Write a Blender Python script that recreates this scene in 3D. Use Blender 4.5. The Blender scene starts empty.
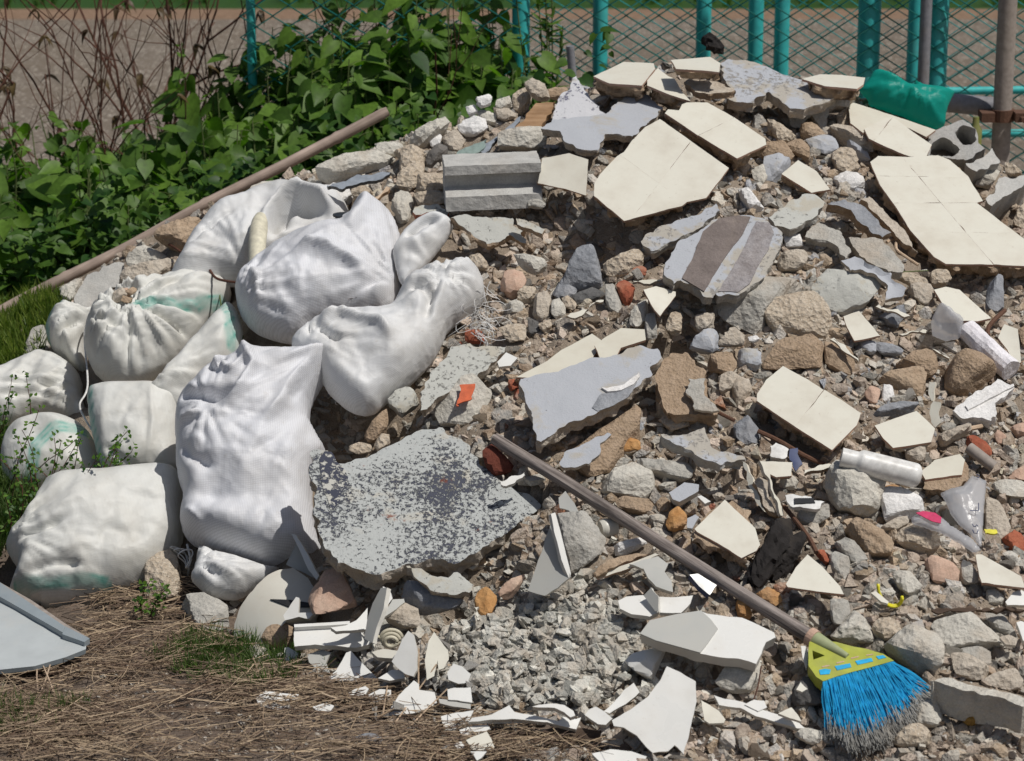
import bpy, bmesh, math, random
import numpy as np
from mathutils import Vector, Matrix
from mathutils.geometry import tessellate_polygon, delaunay_2d_cdt
random.seed(7)
RNG = np.random.default_rng(7)
SC = bpy.context.scene
COL = SC.collection
W_, H_ = 1024, 761
F = 2800.0
CAM = np.array([0.0, 0.0, 2.4])
PITCH = math.radians(16.5)
FWD = np.array([0, math.cos(PITCH), -math.sin(PITCH)])
UPV = np.array([0, math.sin(PITCH), math.cos(PITCH)])
RGT = np.array([1.0, 0, 0])

def ray(px, py):
    d = FWD + (px - 512) / F * RGT - (py - 380.5) / F * UPV
    return d / np.linalg.norm(d)

def project(P):
    P = np.asarray(P, float) - CAM
    dz = P @ FWD
    return np.stack([512 + F * (P @ RGT) / dz, 380.5 - F * (P @ UPV) / dz], -1)

# ------------------------------------------------------------------ noise
def _hash(i, j, k, s):
    n = (i * 374761393 + j * 668265263 + k * 2147483647 + s * 1274126177) & 0xFFFFFFFF
    n = ((n ^ (n >> 13)) * 1274126177) & 0xFFFFFFFF
    n = (n ^ (n >> 16)) & 0xFFFFFFFF
    return n.astype(np.float64) / 0xFFFFFFFF * 2 - 1

def vnoise(P, seed=0):
    P = np.asarray(P, float)
    I = np.floor(P).astype(np.int64); f = P - I
    u = f * f * (3 - 2 * f)
    x, y, z = I[..., 0], I[..., 1], I[..., 2]
    r = 0
    for a in (0, 1):
        for b in (0, 1):
            for c in (0, 1):
                w = (u[..., 0] if a else 1 - u[..., 0]) * (u[..., 1] if b else 1 - u[..., 1]) * (u[..., 2] if c else 1 - u[..., 2])
                r = r + w * _hash(x + a, y + b, z + c, seed)
    return r

def fbm(P, octs=4, seed=0, gain=0.5):
    P = np.asarray(P, float); r = 0; a = 1; t = 0
    for o in range(octs):
        r = r + a * vnoise(P * (2 ** o) + 17.3 * o, seed + o); t += a; a *= gain
    return r / t

# ------------------------------------------------------------------ the heap's own surface
_cols = [  # picture column, foot row, crest row, distance of the crest
    (-400, 590, 420, 7.7), (-150, 590, 385, 7.6), (0, 592, 330, 7.6), (100, 597, 272, 7.6), (200, 606, 222, 7.6), (300, 650, 180, 7.6),
    (400, 700, 148, 7.6), (500, 738, 108, 7.65), (600, 748, 78, 7.7), (700, 755, 70, 7.7), (800, 760, 84, 7.7),
    (900, 768, 112, 7.7), (1000, 775, 150, 7.6), (1150, 790, 250, 7.5), (1500, 830, 330, 7.3)]
def _colworld():
    U, YB, YC, ZC = [], [], [], []
    for px, fb, cr, dist in _cols:
        d = ray(px, fb); t = -CAM[2] / d[2]; yb = CAM[1] + t * d[1]
        d = ray(px, cr); t = dist / d[1]; zc = CAM[2] + t * d[2]; xc = t * d[0]
        U.append((px - 512) / F); YB.append(yb); YC.append(dist); ZC.append(max(zc, 0.02))
    return map(np.array, (U, YB, YC, ZC))
_U, _YB, _YC, _ZC = _colworld()

def heap(x, y, detail=True):
    x = np.asarray(x, float); y = np.asarray(y, float)
    u = x / (y * math.cos(PITCH) + 1.9 * math.sin(PITCH))
    yb = np.interp(u, _U, _YB); yc = np.interp(u, _U, _YC); zc = np.interp(u, _U, _ZC)
    t = (y - yb) / (yc - yb)
    front = np.clip(t, 0, 1)
    f = front * 0.86 + 0.14 * (1 - (1 - front) ** 2)
    h = zc * f
    back = np.clip((y - yc) / 1.15, 0, 1)
    h = np.where(y > yc, zc * (1 - back ** 1.4), h)
    if detail:
        P = np.stack([x, y, np.zeros_like(x)], -1)
        m = np.clip(h / 0.12, 0, 1)
        h = h + m * (0.05 * fbm(P * 2.6, 3, 5) + 0.016 * fbm(P * 11, 3, 9))
    h = h + 0.01 * fbm(np.stack([x, y, np.zeros_like(x)], -1) * 3.0, 3, 77)
    return h

_hx = np.arange(-3.2, 3.6, .01); _hy = np.arange(4.4, 11.5, .01)
_HG = heap(*np.meshgrid(_hx, _hy, indexing='ij'))
_tt = np.arange(4.8, 11.4, 0.006)
def hg(x, y):
    i = np.clip(((x + 3.2) / .01), 0, len(_hx) - 2); j = np.clip(((y - 4.4) / .01), 0, len(_hy) - 2)
    a = i.astype(int); b = j.astype(int); u = i - a; v = j - b
    return _HG[a, b] * (1 - u) * (1 - v) + _HG[a + 1, b] * u * (1 - v) + _HG[a, b + 1] * (1 - u) * v + _HG[a + 1, b + 1] * u * v
def hit(px, py):
    d = ray(px, py)
    P = CAM + _tt[:, None] * d
    c = P[:, 2] - hg(P[:, 0], P[:, 1]); below = c < 0
    m = (P[:, 1] > 6.5) & (P[:, 1] < 8.15); k = np.where(m)[0][int(np.argmin(c[m]))]
    if px > 170 and c[k] < .16 and (not below.any() or P[int(np.argmax(below)), 1] > 8.0): return P[k]   # just over the crest
    if below.any(): return P[int(np.argmax(below))]
    t = -CAM[2] / d[2]
    return CAM + t * d
def lifted(px, py, l):
    h = hit(px, py) + np.array([0, -.35, .93]) * l; d = ray(px, py); return CAM + d * np.dot(h - CAM, d)

def norm(v):
    v = np.asarray(v, float); return v / np.linalg.norm(v)

def frame(n, ang=0.0):
    n = norm(n); x = norm(np.array([1.0, 0, 0]) - n * n[0]); y = np.cross(n, x)
    if ang:
        c, s = math.cos(ang), math.sin(ang); x, y = c * x + s * y, -s * x + c * y
    return np.stack([x, y, n], 1)

def mat4(R, p):
    M = np.eye(4); M[:3, :3] = R; M[:3, 3] = p
    return Matrix(M.tolist())

def unproj(pts, p0, n):
    R = frame(n); out = []
    for px, py in pts:
        d = ray(px, py); t = np.dot(p0 - CAM, R[:, 2]) / np.dot(d, R[:, 2])
        out.append((CAM + t * d - p0) @ R)
    return np.array(out)[:, :2], R

WIN = {'A': (400, 60), 'B': (600, 60), 'C': (800, 60), 'D': (400, 200), 'E': (600, 200), 'F': (800, 200), 'G': (824, 320), 'H': (640, 330),
       'I': (440, 340), 'J': (280, 340), 'K': (280, 480), 'L': (460, 460), 'M': (640, 460), 'N': (824, 450), 'O': (824, 580), 'P': (640, 600),
       'Q': (460, 580), 'R': (220, 560), 'T': (340, 611), 'U': (0, 300), 'V': (160, 180), 'W': (160, 320), 'X': (300, 100), 'Y': (160, 460)}
WIN = {k: (v[0], v[1], 5.075) for k, v in WIN.items()}
WIN.update({'a': (500, 0, 3.804), 'b': (750, 0, 3.737), 'c': (0, 190, 3.804), 'd': (250, 190, 3.804), 'e': (500, 561, 3.804), 'f': (500, 190, 3.804),
            'g': (500, 380, 3.804), 'h': (250, 380, 3.804), 'i': (0, 561, 3.804), 'j': (250, 0, 3.804), 'z': (0, 0, 1.0)})
def P_(s):
    """'A: x,y x,y ...' -> picture points"""
    w, r = s.split(':'); x0, y0, k = WIN[w.strip()]
    return [(x0 + float(a.split(',')[0]) / k, y0 + float(a.split(',')[1]) / k) for a in r.split()]

# ------------------------------------------------------------------ mesh helpers
def mesh_np(name, V, Fs, smooth=False, mats=(), midx=None, sharp=None):
    me = bpy.data.meshes.new(name)
    V = np.asarray(V, float)
    if isinstance(Fs, np.ndarray):
        k = Fs.shape[1]; nf = len(Fs)
        me.vertices.add(len(V)); me.vertices.foreach_set('co', V.ravel())
        me.loops.add(nf * k); me.loops.foreach_set('vertex_index', Fs.astype(np.int32).ravel())
        me.polygons.add(nf); me.polygons.foreach_set('loop_start', np.arange(0, nf * k, k, dtype=np.int32))
    else:
        me.from_pydata(V.tolist(), [], [tuple(int(i) for i in f) for f in Fs]); nf = len(Fs)
    for m in mats: me.materials.append(m)
    me.update(calc_edges=True)
    if midx is not None: me.polygons.foreach_set('material_index', np.asarray(midx, np.int32))
    me.polygons.foreach_set('use_smooth', np.full(len(me.polygons), bool(smooth)))
    me.validate()
    if smooth and sharp:
        try: me.set_sharp_from_angle(angle=math.radians(sharp))
        except Exception: pass
    return me

def link(name, me, parent=None, M=None):
    o = bpy.data.objects.new(name, me); COL.objects.link(o)
    if parent is not None:
        o.parent = parent
        if M is not None: o.matrix_local = M
    elif M is not None: o.matrix_world = M
    return o

def empty(name, M):
    o = bpy.data.objects.new(name, None); o.empty_display_size = 0.05; COL.objects.link(o); o.matrix_world = M
    return o

LABELS = {}
def tag(o, label, cat, group=None):
    if label in LABELS and not group: print('DUP LABEL', label)
    LABELS[label] = o
    o['label'] = label; o['category'] = cat; o['kind'] = 'thing'
    if group: o['group'] = group
    return o

_tubecache = {}
def tube(points, radii, seg=8, caps=True, closed=False):
    P = np.asarray(points, float); n = len(P)
    r = np.full(n, radii, float) if np.isscalar(radii) else np.asarray(radii, float)
    T = np.gradient(P, axis=0) if n > 2 else np.repeat((P[-1] - P[0])[None], n, 0)
    T /= np.maximum(np.linalg.norm(T, axis=1, keepdims=True), 1e-9)
    a = np.array([0, 0, 1.0]) if abs(T[0, 2]) < 0.9 else np.array([1.0, 0, 0])
    N = np.cross(T[0], a); N /= np.linalg.norm(N)
    V = []; ang = np.arange(seg) * 2 * math.pi / seg
    for i in range(n):
        N = N - T[i] * np.dot(N, T[i]); N /= max(np.linalg.norm(N), 1e-9); B = np.cross(T[i], N)
        V.append(P[i] + r[i] * (np.cos(ang)[:, None] * N + np.sin(ang)[:, None] * B))
    V = np.concatenate(V); Fs = []
    m = n if closed else n - 1
    for i in range(m):
        for j in range(seg):
            a0 = i * seg + j; a1 = i * seg + (j + 1) % seg; b0 = ((i + 1) % n) * seg + j; b1 = ((i + 1) % n) * seg + (j + 1) % seg
            Fs.append((a0, a1, b1, b0))
    if caps and not closed:
        Fs.append(tuple(range(seg - 1, -1, -1))); Fs.append(tuple((n - 1) * seg + j for j in range(seg)))
    return V, Fs

class MB:
    def __init__(s): s.V = []; s.F = []; s.n = 0
    def add(s, V, Fs):
        s.V.append(np.asarray(V, float)); s.F += [tuple(i + s.n for i in f) for f in Fs]; s.n += len(V); return s
    def tube(s, p, r, seg=6, caps=True): return s.add(*tube(p, r, seg, caps))
    def box(s, lo, hi):
        x0, y0, z0 = lo; x1, y1, z1 = hi
        V = [(x0, y0, z0), (x1, y0, z0), (x1, y1, z0), (x0, y1, z0), (x0, y0, z1), (x1, y0, z1), (x1, y1, z1), (x0, y1, z1)]
        return s.add(V, [(3, 2, 1, 0), (4, 5, 6, 7), (0, 1, 5, 4), (1, 2, 6, 5), (2, 3, 7, 6), (3, 0, 4, 7)])
    def mesh(s, name, mats, smooth=False, sharp=None):
        return mesh_np(name, np.concatenate(s.V), s.F, smooth, mats, None, sharp)
    def build(s, name, mats, parent=None, smooth=False, M=None, sharp=None):
        return link(name, s.mesh(name, mats, smooth, sharp), parent, M)

_ico = {}
def ico(k):
    if k not in _ico:
        bm = bmesh.new(); bmesh.ops.create_icosphere(bm, subdivisions=k, radius=1)
        _ico[k] = (np.array([v.co[:] for v in bm.verts]), np.array([[v.index for v in f.verts] for f in bm.faces])); bm.free()
    return _ico[k]

def polytope(k, N, D, soft=0.0):
    V, Fs = ico(k); V = V / np.linalg.norm(V, axis=1, keepdims=True)
    dots = V @ N.T
    g = np.maximum(dots, 1e-4) / D
    if soft > 0:
        p = 1 / soft; r = 1 / (np.sum(g ** p, axis=1) ** (1 / p))
    else: r = 1 / g.max(axis=1)
    return V * r[:, None], Fs

def rock_shape(k, seed, flat=1.0, planes=14, rough=0.03, soft=0.03, jag=0.25):
    g = np.random.default_rng(seed)
    N = g.normal(size=(planes, 3)); N /= np.linalg.norm(N, axis=1, keepdims=True)
    N = np.concatenate([N, np.eye(3), -np.eye(3)])
    D = 1 - jag * g.random(len(N)); D[-6:] = 1.0
    D[-4] = D[-1] = 0.85
    V, Fs = polytope(k, N, D, soft)
    V = V * (1 + rough * fbm(V * 3.1 + seed, 3, seed)[:, None])
    V[:, 2] *= flat
    V /= np.abs(V[:, :2]).max()
    return V, Fs

HEROPOLY = []       # picture outlines already taken by a traced piece
HEROPLANE = []      # (world xy outline, point, normal, thickness): the heap stays below these
LM = []             # landmarks: (px, py, short name)

def resample(p, step, closed=True):
    p = np.asarray(p, float); q = np.concatenate([p, p[:1]]) if closed else p
    out = []
    for a, b in zip(q[:-1], q[1:]):
        L = np.linalg.norm(b - a); n = max(1, int(round(L / step)))
        out += [a + (b - a) * i / n for i in range(n)]
    return np.array(out)

def area2(p):
    x, y = p[:, 0], p[:, 1]; return 0.5 * np.sum(x * np.roll(y, -1) - np.roll(x, -1) * y)

def outnorm(p):
    d = np.roll(p, -1, 0) - np.roll(p, 1, 0)
    n = np.stack([d[:, 1], -d[:, 0]], 1); return n / np.maximum(np.linalg.norm(n, axis=1, keepdims=True), 1e-9)

def tess(loops):
    vv = [[Vector((a[0], a[1], 0)) for a in L] for L in loops]
    return [tuple(t) for t in tessellate_polygon(vv)]

def slab_mesh(name, p, t, mats, seed=0, jit=0.0015, step=0.008, side=0.25, chip=0.0, holes=(), wave=0.0, taper=0.0, z0=0.0, und=0.0, curve=None, smooth=True):
    """p: local 2D outline (top face at z=z0), t thick, mats=[top, side]; ragged sides"""
    p = np.asarray(p, float)
    if area2(p) < 0: p = p[::-1]
    loops = [resample(p, step)] + [resample(np.asarray(h, float)[::-1] if area2(np.asarray(h, float)) > 0 else h, step) for h in holes]
    g = np.random.default_rng(seed); V = []; Fs = []; mi = []; base = 0; tops = []; bots = []; tl = []
    nr = 5 if side > 0 else 2
    for li, L in enumerate(loops):
        n = len(L); nn = outnorm(L)
        P3 = np.concatenate([L * 1.0, np.zeros((n, 1))], 1)
        L = L + nn * (jit * 2.2 * fbm(P3 * 55, 2, seed)[:, None] - abs(jit) * 0.6)
        if chip: L = L - nn * (chip * np.clip(fbm(P3 * 22, 2, seed + 3) - 0.25, 0, 1) * 2)[:, None]
        tl.append(L)
        zt = wave * fbm(np.concatenate([L * 14, np.zeros((n, 1))], 1), 2, seed + 8) if wave else 0
        ids = []
        for r in range(nr + 1):
            f = r / nr; z = z0 - t * f
            off = 0 if r == 0 else side * t * (fbm(np.concatenate([L * 38, np.full((n, 1), z * 50)], 1), 3, seed + 5) - 0.15 * f) - taper * t * f
            Q = L + nn * np.reshape(off, (-1, 1)) if np.ndim(off) else L + nn * off
            zz = z + (0.12 * t * fbm(np.concatenate([L * 45, np.full((n, 1), r * 3.0)], 1), 2, seed + 6) if 0 < r else zt)
            V.append(np.concatenate([Q, np.full((n, 1), 1.0) * np.reshape(zz, (-1, 1)) if np.ndim(zz) else np.full((n, 1), zz)], 1))
            ids.append(base + np.arange(n)); base += n
        for r in range(nr):
            a, b = ids[r], ids[r + 1]
            for j in range(n):
                k = (j + 1) % n; Fs.append((a[j], b[j], b[k], a[k])); mi.append(1)
        tops.append(ids[0]); bots.append(ids[-1])
    T = tess(tl); it = np.concatenate(tops); ib = np.concatenate(bots)
    allp = np.concatenate(tl); done = False
    for a, b, c in T:
        ar = np.cross(allp[b] - allp[a], allp[c] - allp[a])
        if ar < 0: b, c = c, b
        Fs.append((ib[a], ib[c], ib[b])); mi.append(1)
    if und or curve:
        gs = .011; lo, hi = allp.min(0), allp.max(0); gx, gy = np.meshgrid(np.arange(lo[0], hi[0], gs), np.arange(lo[1], hi[1], gs)); G = np.stack([gx.ravel(), gy.ravel()], 1) + g.uniform(-.003, .003, (gx.size, 2))
        k = inside(tl[0], G)
        for h_ in tl[1:]: k &= ~inside(h_, G)
        if k.any():
            k2 = G[k]; dd = np.min([poly_dist(h_, k2) for h_ in tl], axis=0); G = k2[dd > .004]; eds = []; s0 = 0
            for h_ in tl: m_ = len(h_); eds += [(s0 + j, s0 + (j + 1) % m_) for j in range(m_)]; s0 += m_
            try:
                r_ = delaunay_2d_cdt([Vector(a) for a in np.concatenate([allp, G]).tolist()], eds, [], 0, 1e-7, True)
                vs = np.array([v[:] for v in r_[0]]); og = r_[3]; mp = {}
                newG = []
                for i_, o_ in enumerate(og):
                    q_ = [x for x in o_ if x < len(allp)]
                    if q_: mp[i_] = int(it[q_[0]])
                    else: mp[i_] = base + len(newG); newG.append(vs[i_])
                newG = np.array(newG).reshape(-1, 2)
                if und: zz = und * 1.6 * fbm(np.concatenate([newG * 16, np.full((len(newG), 1), seed * .7)], 1), 3, seed) * np.clip(np.min([poly_dist(h_, newG) for h_ in tl], axis=0) / .012, 0, 1) if len(newG) else np.zeros(0)
                else: zz = np.zeros(len(newG))
                V.append(np.column_stack([newG, z0 + zz])); F_ = np.array([f[:3] for f in r_[2]]); cc = vs[F_].mean(1); k = inside(tl[0], cc)
                for h_ in tl[1:]: k &= ~inside(h_, cc)
                for a, b, c in F_[k]:
                    if np.cross(vs[b] - vs[a], vs[c] - vs[a]) < 0: b, c = c, b
                    Fs.append((mp[a], mp[b], mp[c])); mi.append(0)
                done = True
            except Exception as e: print('cdt', e)
    if not done:
        for a, b, c in T:
            if np.cross(allp[b] - allp[a], allp[c] - allp[a]) < 0: b, c = c, b
            Fs.append((it[a], it[b], it[c])); mi.append(0)
    V = np.concatenate(V)
    if curve:
        ca, sa = math.cos(curve[1]), math.sin(curve[1]); u = V[:, 0] * ca + V[:, 1] * sa; V[:, 2] += curve[0] * u * u
    me = mesh_np(name, V, Fs, smooth, mats, mi, 38)
    return me
def poly_dist(q, P):
    D = np.full(len(P), 1e9)
    for a, b in zip(q, np.roll(q, -1, 0)):
        e = b - a; t = np.clip(((P - a) @ e) / max(e @ e, 1e-12), 0, 1); D = np.minimum(D, np.linalg.norm(P - a - t[:, None] * e, axis=1))
    return D
def inside(q, P):
    x, y = P[:, 0], P[:, 1]; r = np.zeros(len(P), bool)
    for (x0, y0), (x1, y1) in zip(q, np.roll(q, -1, 0)):
        c = ((y0 > y) != (y1 > y)) & (x < (x1 - x0) * (y - y0) / (y1 - y0 + 1e-12) + x0); r ^= c
    return r

def clip_half(p, a, b, keep=1, gap=0.0):
    """keep the part of polygon p left (keep=1) or right (-1) of line a->b"""
    a = np.asarray(a); d = np.asarray(b) - a; d = d / np.linalg.norm(d); nl = np.array([-d[1], d[0]]) * keep
    s = (np.asarray(p) - a) @ nl - gap; out = []
    for i in range(len(p)):
        j = (i + 1) % len(p)
        if s[i] >= 0: out.append(p[i])
        if (s[i] >= 0) != (s[j] >= 0):
            t = s[i] / (s[i] - s[j]); out.append(p[i] + t * (p[j] - p[i]))
    return np.array(out) if len(out) >= 3 else None
# ------------------------------------------------------------------ materials
def lin(c): return tuple(c) + (1.0,)
class NT:
    def __init__(s, name):
        s.m = bpy.data.materials.new(name); s.m.use_nodes = True; s.t = s.m.node_tree; s.b = s.t.nodes['Principled BSDF']
    def n(s, typ, **kw):
        nd = s.t.nodes.new(typ)
        for k, v in kw.items():
            if k.startswith('i_'):
                key = k[2:].replace('_', ' ')
                nd.inputs[int(key) if key.isdigit() else key].default_value = v
            else: setattr(nd, k, v)
        return nd
    def l(s, a, b): s.t.links.new(a, b)
    def coords(s, kind='Object'):
        return s.n('ShaderNodeTexCoord').outputs[kind]
    def noise(s, vec, scale, detail=3, rough=0.6, dist=0.0):
        nd = s.n('ShaderNodeTexNoise'); nd.inputs['Scale'].default_value = scale; nd.inputs['Detail'].default_value = detail
        nd.inputs['Roughness'].default_value = rough; nd.inputs['Distortion'].default_value = dist; s.l(vec, nd.inputs['Vector']); return nd.outputs['Fac']
    def ramp(s, fac, stops, interp='LINEAR'):
        r = s.n('ShaderNodeValToRGB'); e = r.color_ramp.elements; r.color_ramp.interpolation = interp
        while len(e) < len(stops): e.new(0.5)
        for el, (p, c) in zip(e, stops):
            el.position = p; el.color = lin(c) if not np.isscalar(c) else (c, c, c, 1)
        s.l(fac, r.inputs['Fac']); return r.outputs['Color']
    def mix(s, fac, a, b, mode='MIX'):
        m = s.n('ShaderNodeMix', data_type='RGBA', blend_type=mode)
        for sock, v in ((m.inputs[0], fac), (m.inputs[6], a), (m.inputs[7], b)):
            if hasattr(v, 'is_linked') or hasattr(v, 'node'): s.l(v, sock)
            elif np.isscalar(v): sock.default_value = v
            else: sock.default_value = lin(v)
        return m.outputs[2]
    def math(s, op, a, b=None, c=None):
        m = s.n('ShaderNodeMath', operation=op)
        for i, v in enumerate((a, b, c)):
            if v is None: continue
            if hasattr(v, 'node'): s.l(v, m.inputs[i])
            else: m.inputs[i].default_value = v
        return m.outputs[0]
    def bump(s, h, strength=0.5, dist=0.004, prev=None):
        b = s.n('ShaderNodeBump'); b.inputs['Strength'].default_value = strength; b.inputs['Distance'].default_value = dist
        s.l(h, b.inputs['Height'])
        if prev is not None: s.l(prev, b.inputs['Normal'])
        return b.outputs['Normal']
    def done(s, col, rough=0.85, nrm=None, spec=0.3):
        if hasattr(col, 'node'): s.l(col, s.b.inputs['Base Color'])
        else: s.b.inputs['Base Color'].default_value = lin(col)
        if hasattr(rough, 'node'): s.l(rough, s.b.inputs['Roughness'])
        else: s.b.inputs['Roughness'].default_value = rough
        s.b.inputs['Specular IOR Level'].default_value = spec
        if nrm is not None: s.l(nrm, s.b.inputs['Normal'])
        return s.m
    def offset(s, vec):
        """shift the pattern by the object's own random number, so copies differ"""
        r = s.n('ShaderNodeObjectInfo').outputs['Random']
        a = s.n('ShaderNodeVectorMath', operation='ADD'); m = s.math('MULTIPLY', r, 37.0)
        s.l(vec, a.inputs[0]); s.l(m, a.inputs[1]); return a.outputs[0]

def rough_stone(name, c1, c2, c3=None, bump=0.9, fine=260, coarse=22, pits=0.5, speck=None, source=None, tint=0.35, dirt=(.40, .32, .24), dirtamt=0.5):
    n = NT(name); v = n.offset(n.coords())
    a = n.noise(v, coarse, 4, 0.65); b = n.noise(v, fine, 3, 0.7); d = n.noise(v, 9, 3, 0.6, 0.4)
    if source == 'object': base = n.n('ShaderNodeObjectInfo').outputs['Color']
    elif source == 'attr':
        at = n.n('ShaderNodeAttribute', attribute_name='col'); base = at.outputs['Color']
    else: base = n.ramp(a, [(0.3, c1), (0.7, c2)])
    if source:
        k = n.ramp(a, [(0.3, 0.72), (0.7, 1.15)]); base = n.mix(1.0, base, k, 'MULTIPLY'); base = n.mix(n.ramp(n.noise(v, 30, 3, 0.7), [(0.42, 0.0), (0.62, 0.65)]), base, (.50, .43, .35))
    base = n.mix(n.ramp(d, [(0.5, 0.0), (0.72, dirtamt)]), base, dirt)
    if speck:
        w = n.n('ShaderNodeTexVoronoi'); w.inputs['Scale'].default_value = 150; n.l(v, w.inputs['Vector'])
        base = n.mix(n.ramp(w.outputs['Distance'], [(0.12, 0.8), (0.3, 0.0)]), base, speck)
    base = n.mix(1.0, base, n.ramp(b, [(0.25, 0.8), (0.75, 1.2)]), 'MULTIPLY')
    vo = n.n('ShaderNodeTexVoronoi'); vo.inputs['Scale'].default_value = fine * 0.35; n.l(v, vo.inputs['Vector'])
    h = n.math('ADD', n.math('MULTIPLY', a, 1.4), n.math('ADD', n.math('MULTIPLY', b, 0.35), n.math('MULTIPLY', vo.outputs['Distance'], pits)))
    return n.done(base, 0.92, n.bump(h, bump, 0.006), 0.15)

M = {}
M['concrete'] = rough_stone('concrete', (.36, .345, .31), (.49, .47, .425))
M['concrete_light'] = rough_stone('pale_concrete', (.47, .445, .39), (.64, .61, .54))
M['concrete_smooth'] = rough_stone('cast_concrete', (.41, .405, .385), (.54, .53, .50), bump=0.35, pits=0.25, dirtamt=0.2)
M['mortar'] = rough_stone('brown_mortar', (.34, .245, .165), (.48, .37, .265), bump=1.0, coarse=38, dirt=(.20, .14, .09))
M['mortar_grey'] = rough_stone('grey_mortar', (.42, .36, .29), (.56, .50, .42), bump=1.0, coarse=34)
M['sand'] = rough_stone('sandy_mortar', (.33, .24, .16), (.44, .33, .235), bump=0.9, coarse=60, fine=420, dirtamt=0.2)
M['conglomerate'] = rough_stone('conglomerate', (.44, .36, .27), (.58, .50, .40), bump=1.0, coarse=45, pits=0.9, speck=(.62, .58, .5))
M['brick'] = rough_stone('red_brick', (.30, .085, .05), (.40, .14, .08), bump=0.5, dirtamt=0.35)
M['darkbrick'] = rough_stone('dark_brick', (.12, .035, .025), (.18, .06, .04), bump=0.6, dirtamt=0.2)
M['terracotta'] = rough_stone('terracotta', (.48, .31, .23), (.60, .44, .34), bump=0.25, pits=0.1, dirtamt=0.5)
M['rust_stone'] = rough_stone('rusty_stone', (.42, .20, .07), (.55, .32, .14), bump=0.6)
M['bluestone'] = rough_stone('blue_grey_stone', (.20, .21, .23), (.34, .35, .37), bump=0.7, dirtamt=0.2)
M['darkstone'] = rough_stone('dark_stone', (.10, .10, .10), (.17, .165, .16), bump=0.6, dirtamt=0.2)
M['gravelcol'] = rough_stone('loose_stone', None, None, source='object', fine=300, coarse=40)
M['gravelstuff'] = rough_stone('fine_rubble', None, None, source='attr', fine=420, coarse=60, dirtamt=0.3)

def glaze(name, c, dust=0.35, rough=0.28, mortar=(.42, .36, .28), lines=False, scratch=0.25):
    n = NT(name); v = n.offset(n.coords())
    a = n.noise(v, 12, 4, 0.6); b = n.noise(v, 90, 4, 0.7); s = n.noise(v, 330, 2, 0.5)
    col = n.mix(n.ramp(a, [(0.40, 0.0), (0.75, dust)]), c, mortar)
    col = n.mix(n.ramp(b, [(0.62, 0.0), (0.74, scratch)]), col, mortar)
    r = n.ramp(a, [(0.35, rough), (0.7, 0.75)])
    return n.done(col, r, n.bump(n.math('ADD', n.math('MULTIPLY', a, 0.5), n.math('MULTIPLY', s, 0.1)), 0.25, 0.003), 0.45)
M['tile'] = glaze('ivory_glaze', (.71, .685, .59), dust=0.42, scratch=0.5)
M['tile_dusty'] = glaze('dusty_ivory_glaze', (.66, .63, .53), dust=0.5)
M['tile_edge'] = glaze('tile_body', (.50, .30, .22), dust=0.5, rough=0.8)
M['tile_pale_edge'] = glaze('pale_tile_body', (.72, .66, .55), dust=0.3, rough=0.7)
M['ceramic'] = glaze('white_sanitary_glaze', (.76, .755, .72), dust=0.25, scratch=0.3, rough=.2)
M['ceramic_cream'] = glaze('cream_sanitary_glaze', (.62, .60, .53), dust=0.35, scratch=0.3)
M['ceramic_edge'] = glaze('broken_ceramic_body', (.70, .68, .62), dust=0.3, rough=0.7)
M['ceramic_grey'] = glaze('grey_and_shade_glaze', (.46, .46, .43), dust=0.2)  # grey ceramic, and the painted shade on some white ceramic faces
M['white_plaster'] = rough_stone('white_plaster', (.68, .67, .65), (.82, .80, .78), bump=0.6, dirtamt=0.25, dirt=(.45, .38, .3))
M['foam'] = rough_stone('white_foam', (.70, .67, .70), (.84, .82, .84), bump=0.6, fine=180, dirtamt=0.2, dirt=(.5, .42, .36))

def plaster(name, c, spots, lo, hi, scale=55, bare=(.42, .39, .34), bareamt=(0.56, 0.62), rust=None, mod=0.35, bmp=0.7):
    n = NT(name); v = n.offset(n.coords())
    a = n.noise(v, 8, 5, 0.65, 0.3); b = n.noise(v, scale, 5, 0.75, 0.25); c2 = n.noise(v, 240, 3, 0.6); m = n.noise(v, 5, 2, 0.5)
    col = n.mix(n.ramp(c2, [(0.3, 0.0), (0.8, 0.5)]), c, tuple(x * 0.82 for x in c))
    col = n.mix(n.ramp(a, [(bareamt[0], 0.0), (bareamt[1], 1.0)]), col, bare)
    s = n.math('ADD', b, n.math('MULTIPLY', n.math('SUBTRACT', m, 0.5), mod))
    sp = n.ramp(s, [(lo, 0.0), (hi, 1.0)])
    col = n.mix(sp, col, spots)
    if rust:
        rr = n.noise(v, 14, 4, 0.7); col = n.mix(n.ramp(rr, [(0.66, 0.0), (0.72, 0.85)]), col, rust)
    h = n.math('ADD', n.math('MULTIPLY', a, 1.0), n.math('SUBTRACT', n.math('MULTIPLY', c2, 0.25), n.math('MULTIPLY', sp, 0.35)))
    return n.done(col, 0.85, n.bump(h, bmp, 0.006), 0.2)
M['lavender'] = plaster('blue_grey_plaster', (.44, .455, .485), (.20, .20, .22), 0.70, 0.74, 45, bareamt=(0.55, 0.66))
M['lavender_flaky'] = plaster('flaking_blue_plaster', (.44, .455, .485), (.30, .28, .26), 0.60, 0.64, 60, bareamt=(0.50, 0.56))
M['mottled'] = plaster('mottled_plaster', (.46, .475, .46), (.075, .08, .105), 0.55, 0.60, 125, bareamt=(0.56, 0.68), bare=(.50, .47, .40), rust=(.22, .07, .04), mod=.55, bmp=1.0)
M['torn'] = plaster('torn_coating', (.06, .065, .09), (.50, .49, .44), 0.53, 0.56, 60, bare=(.5, .47, .4), bareamt=(.6, .7))
M['spotted'] = plaster('spotted_plaster', (.60, .60, .62), (.13, .13, .2), 0.55, 0.58, 75, mod=.6)
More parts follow.
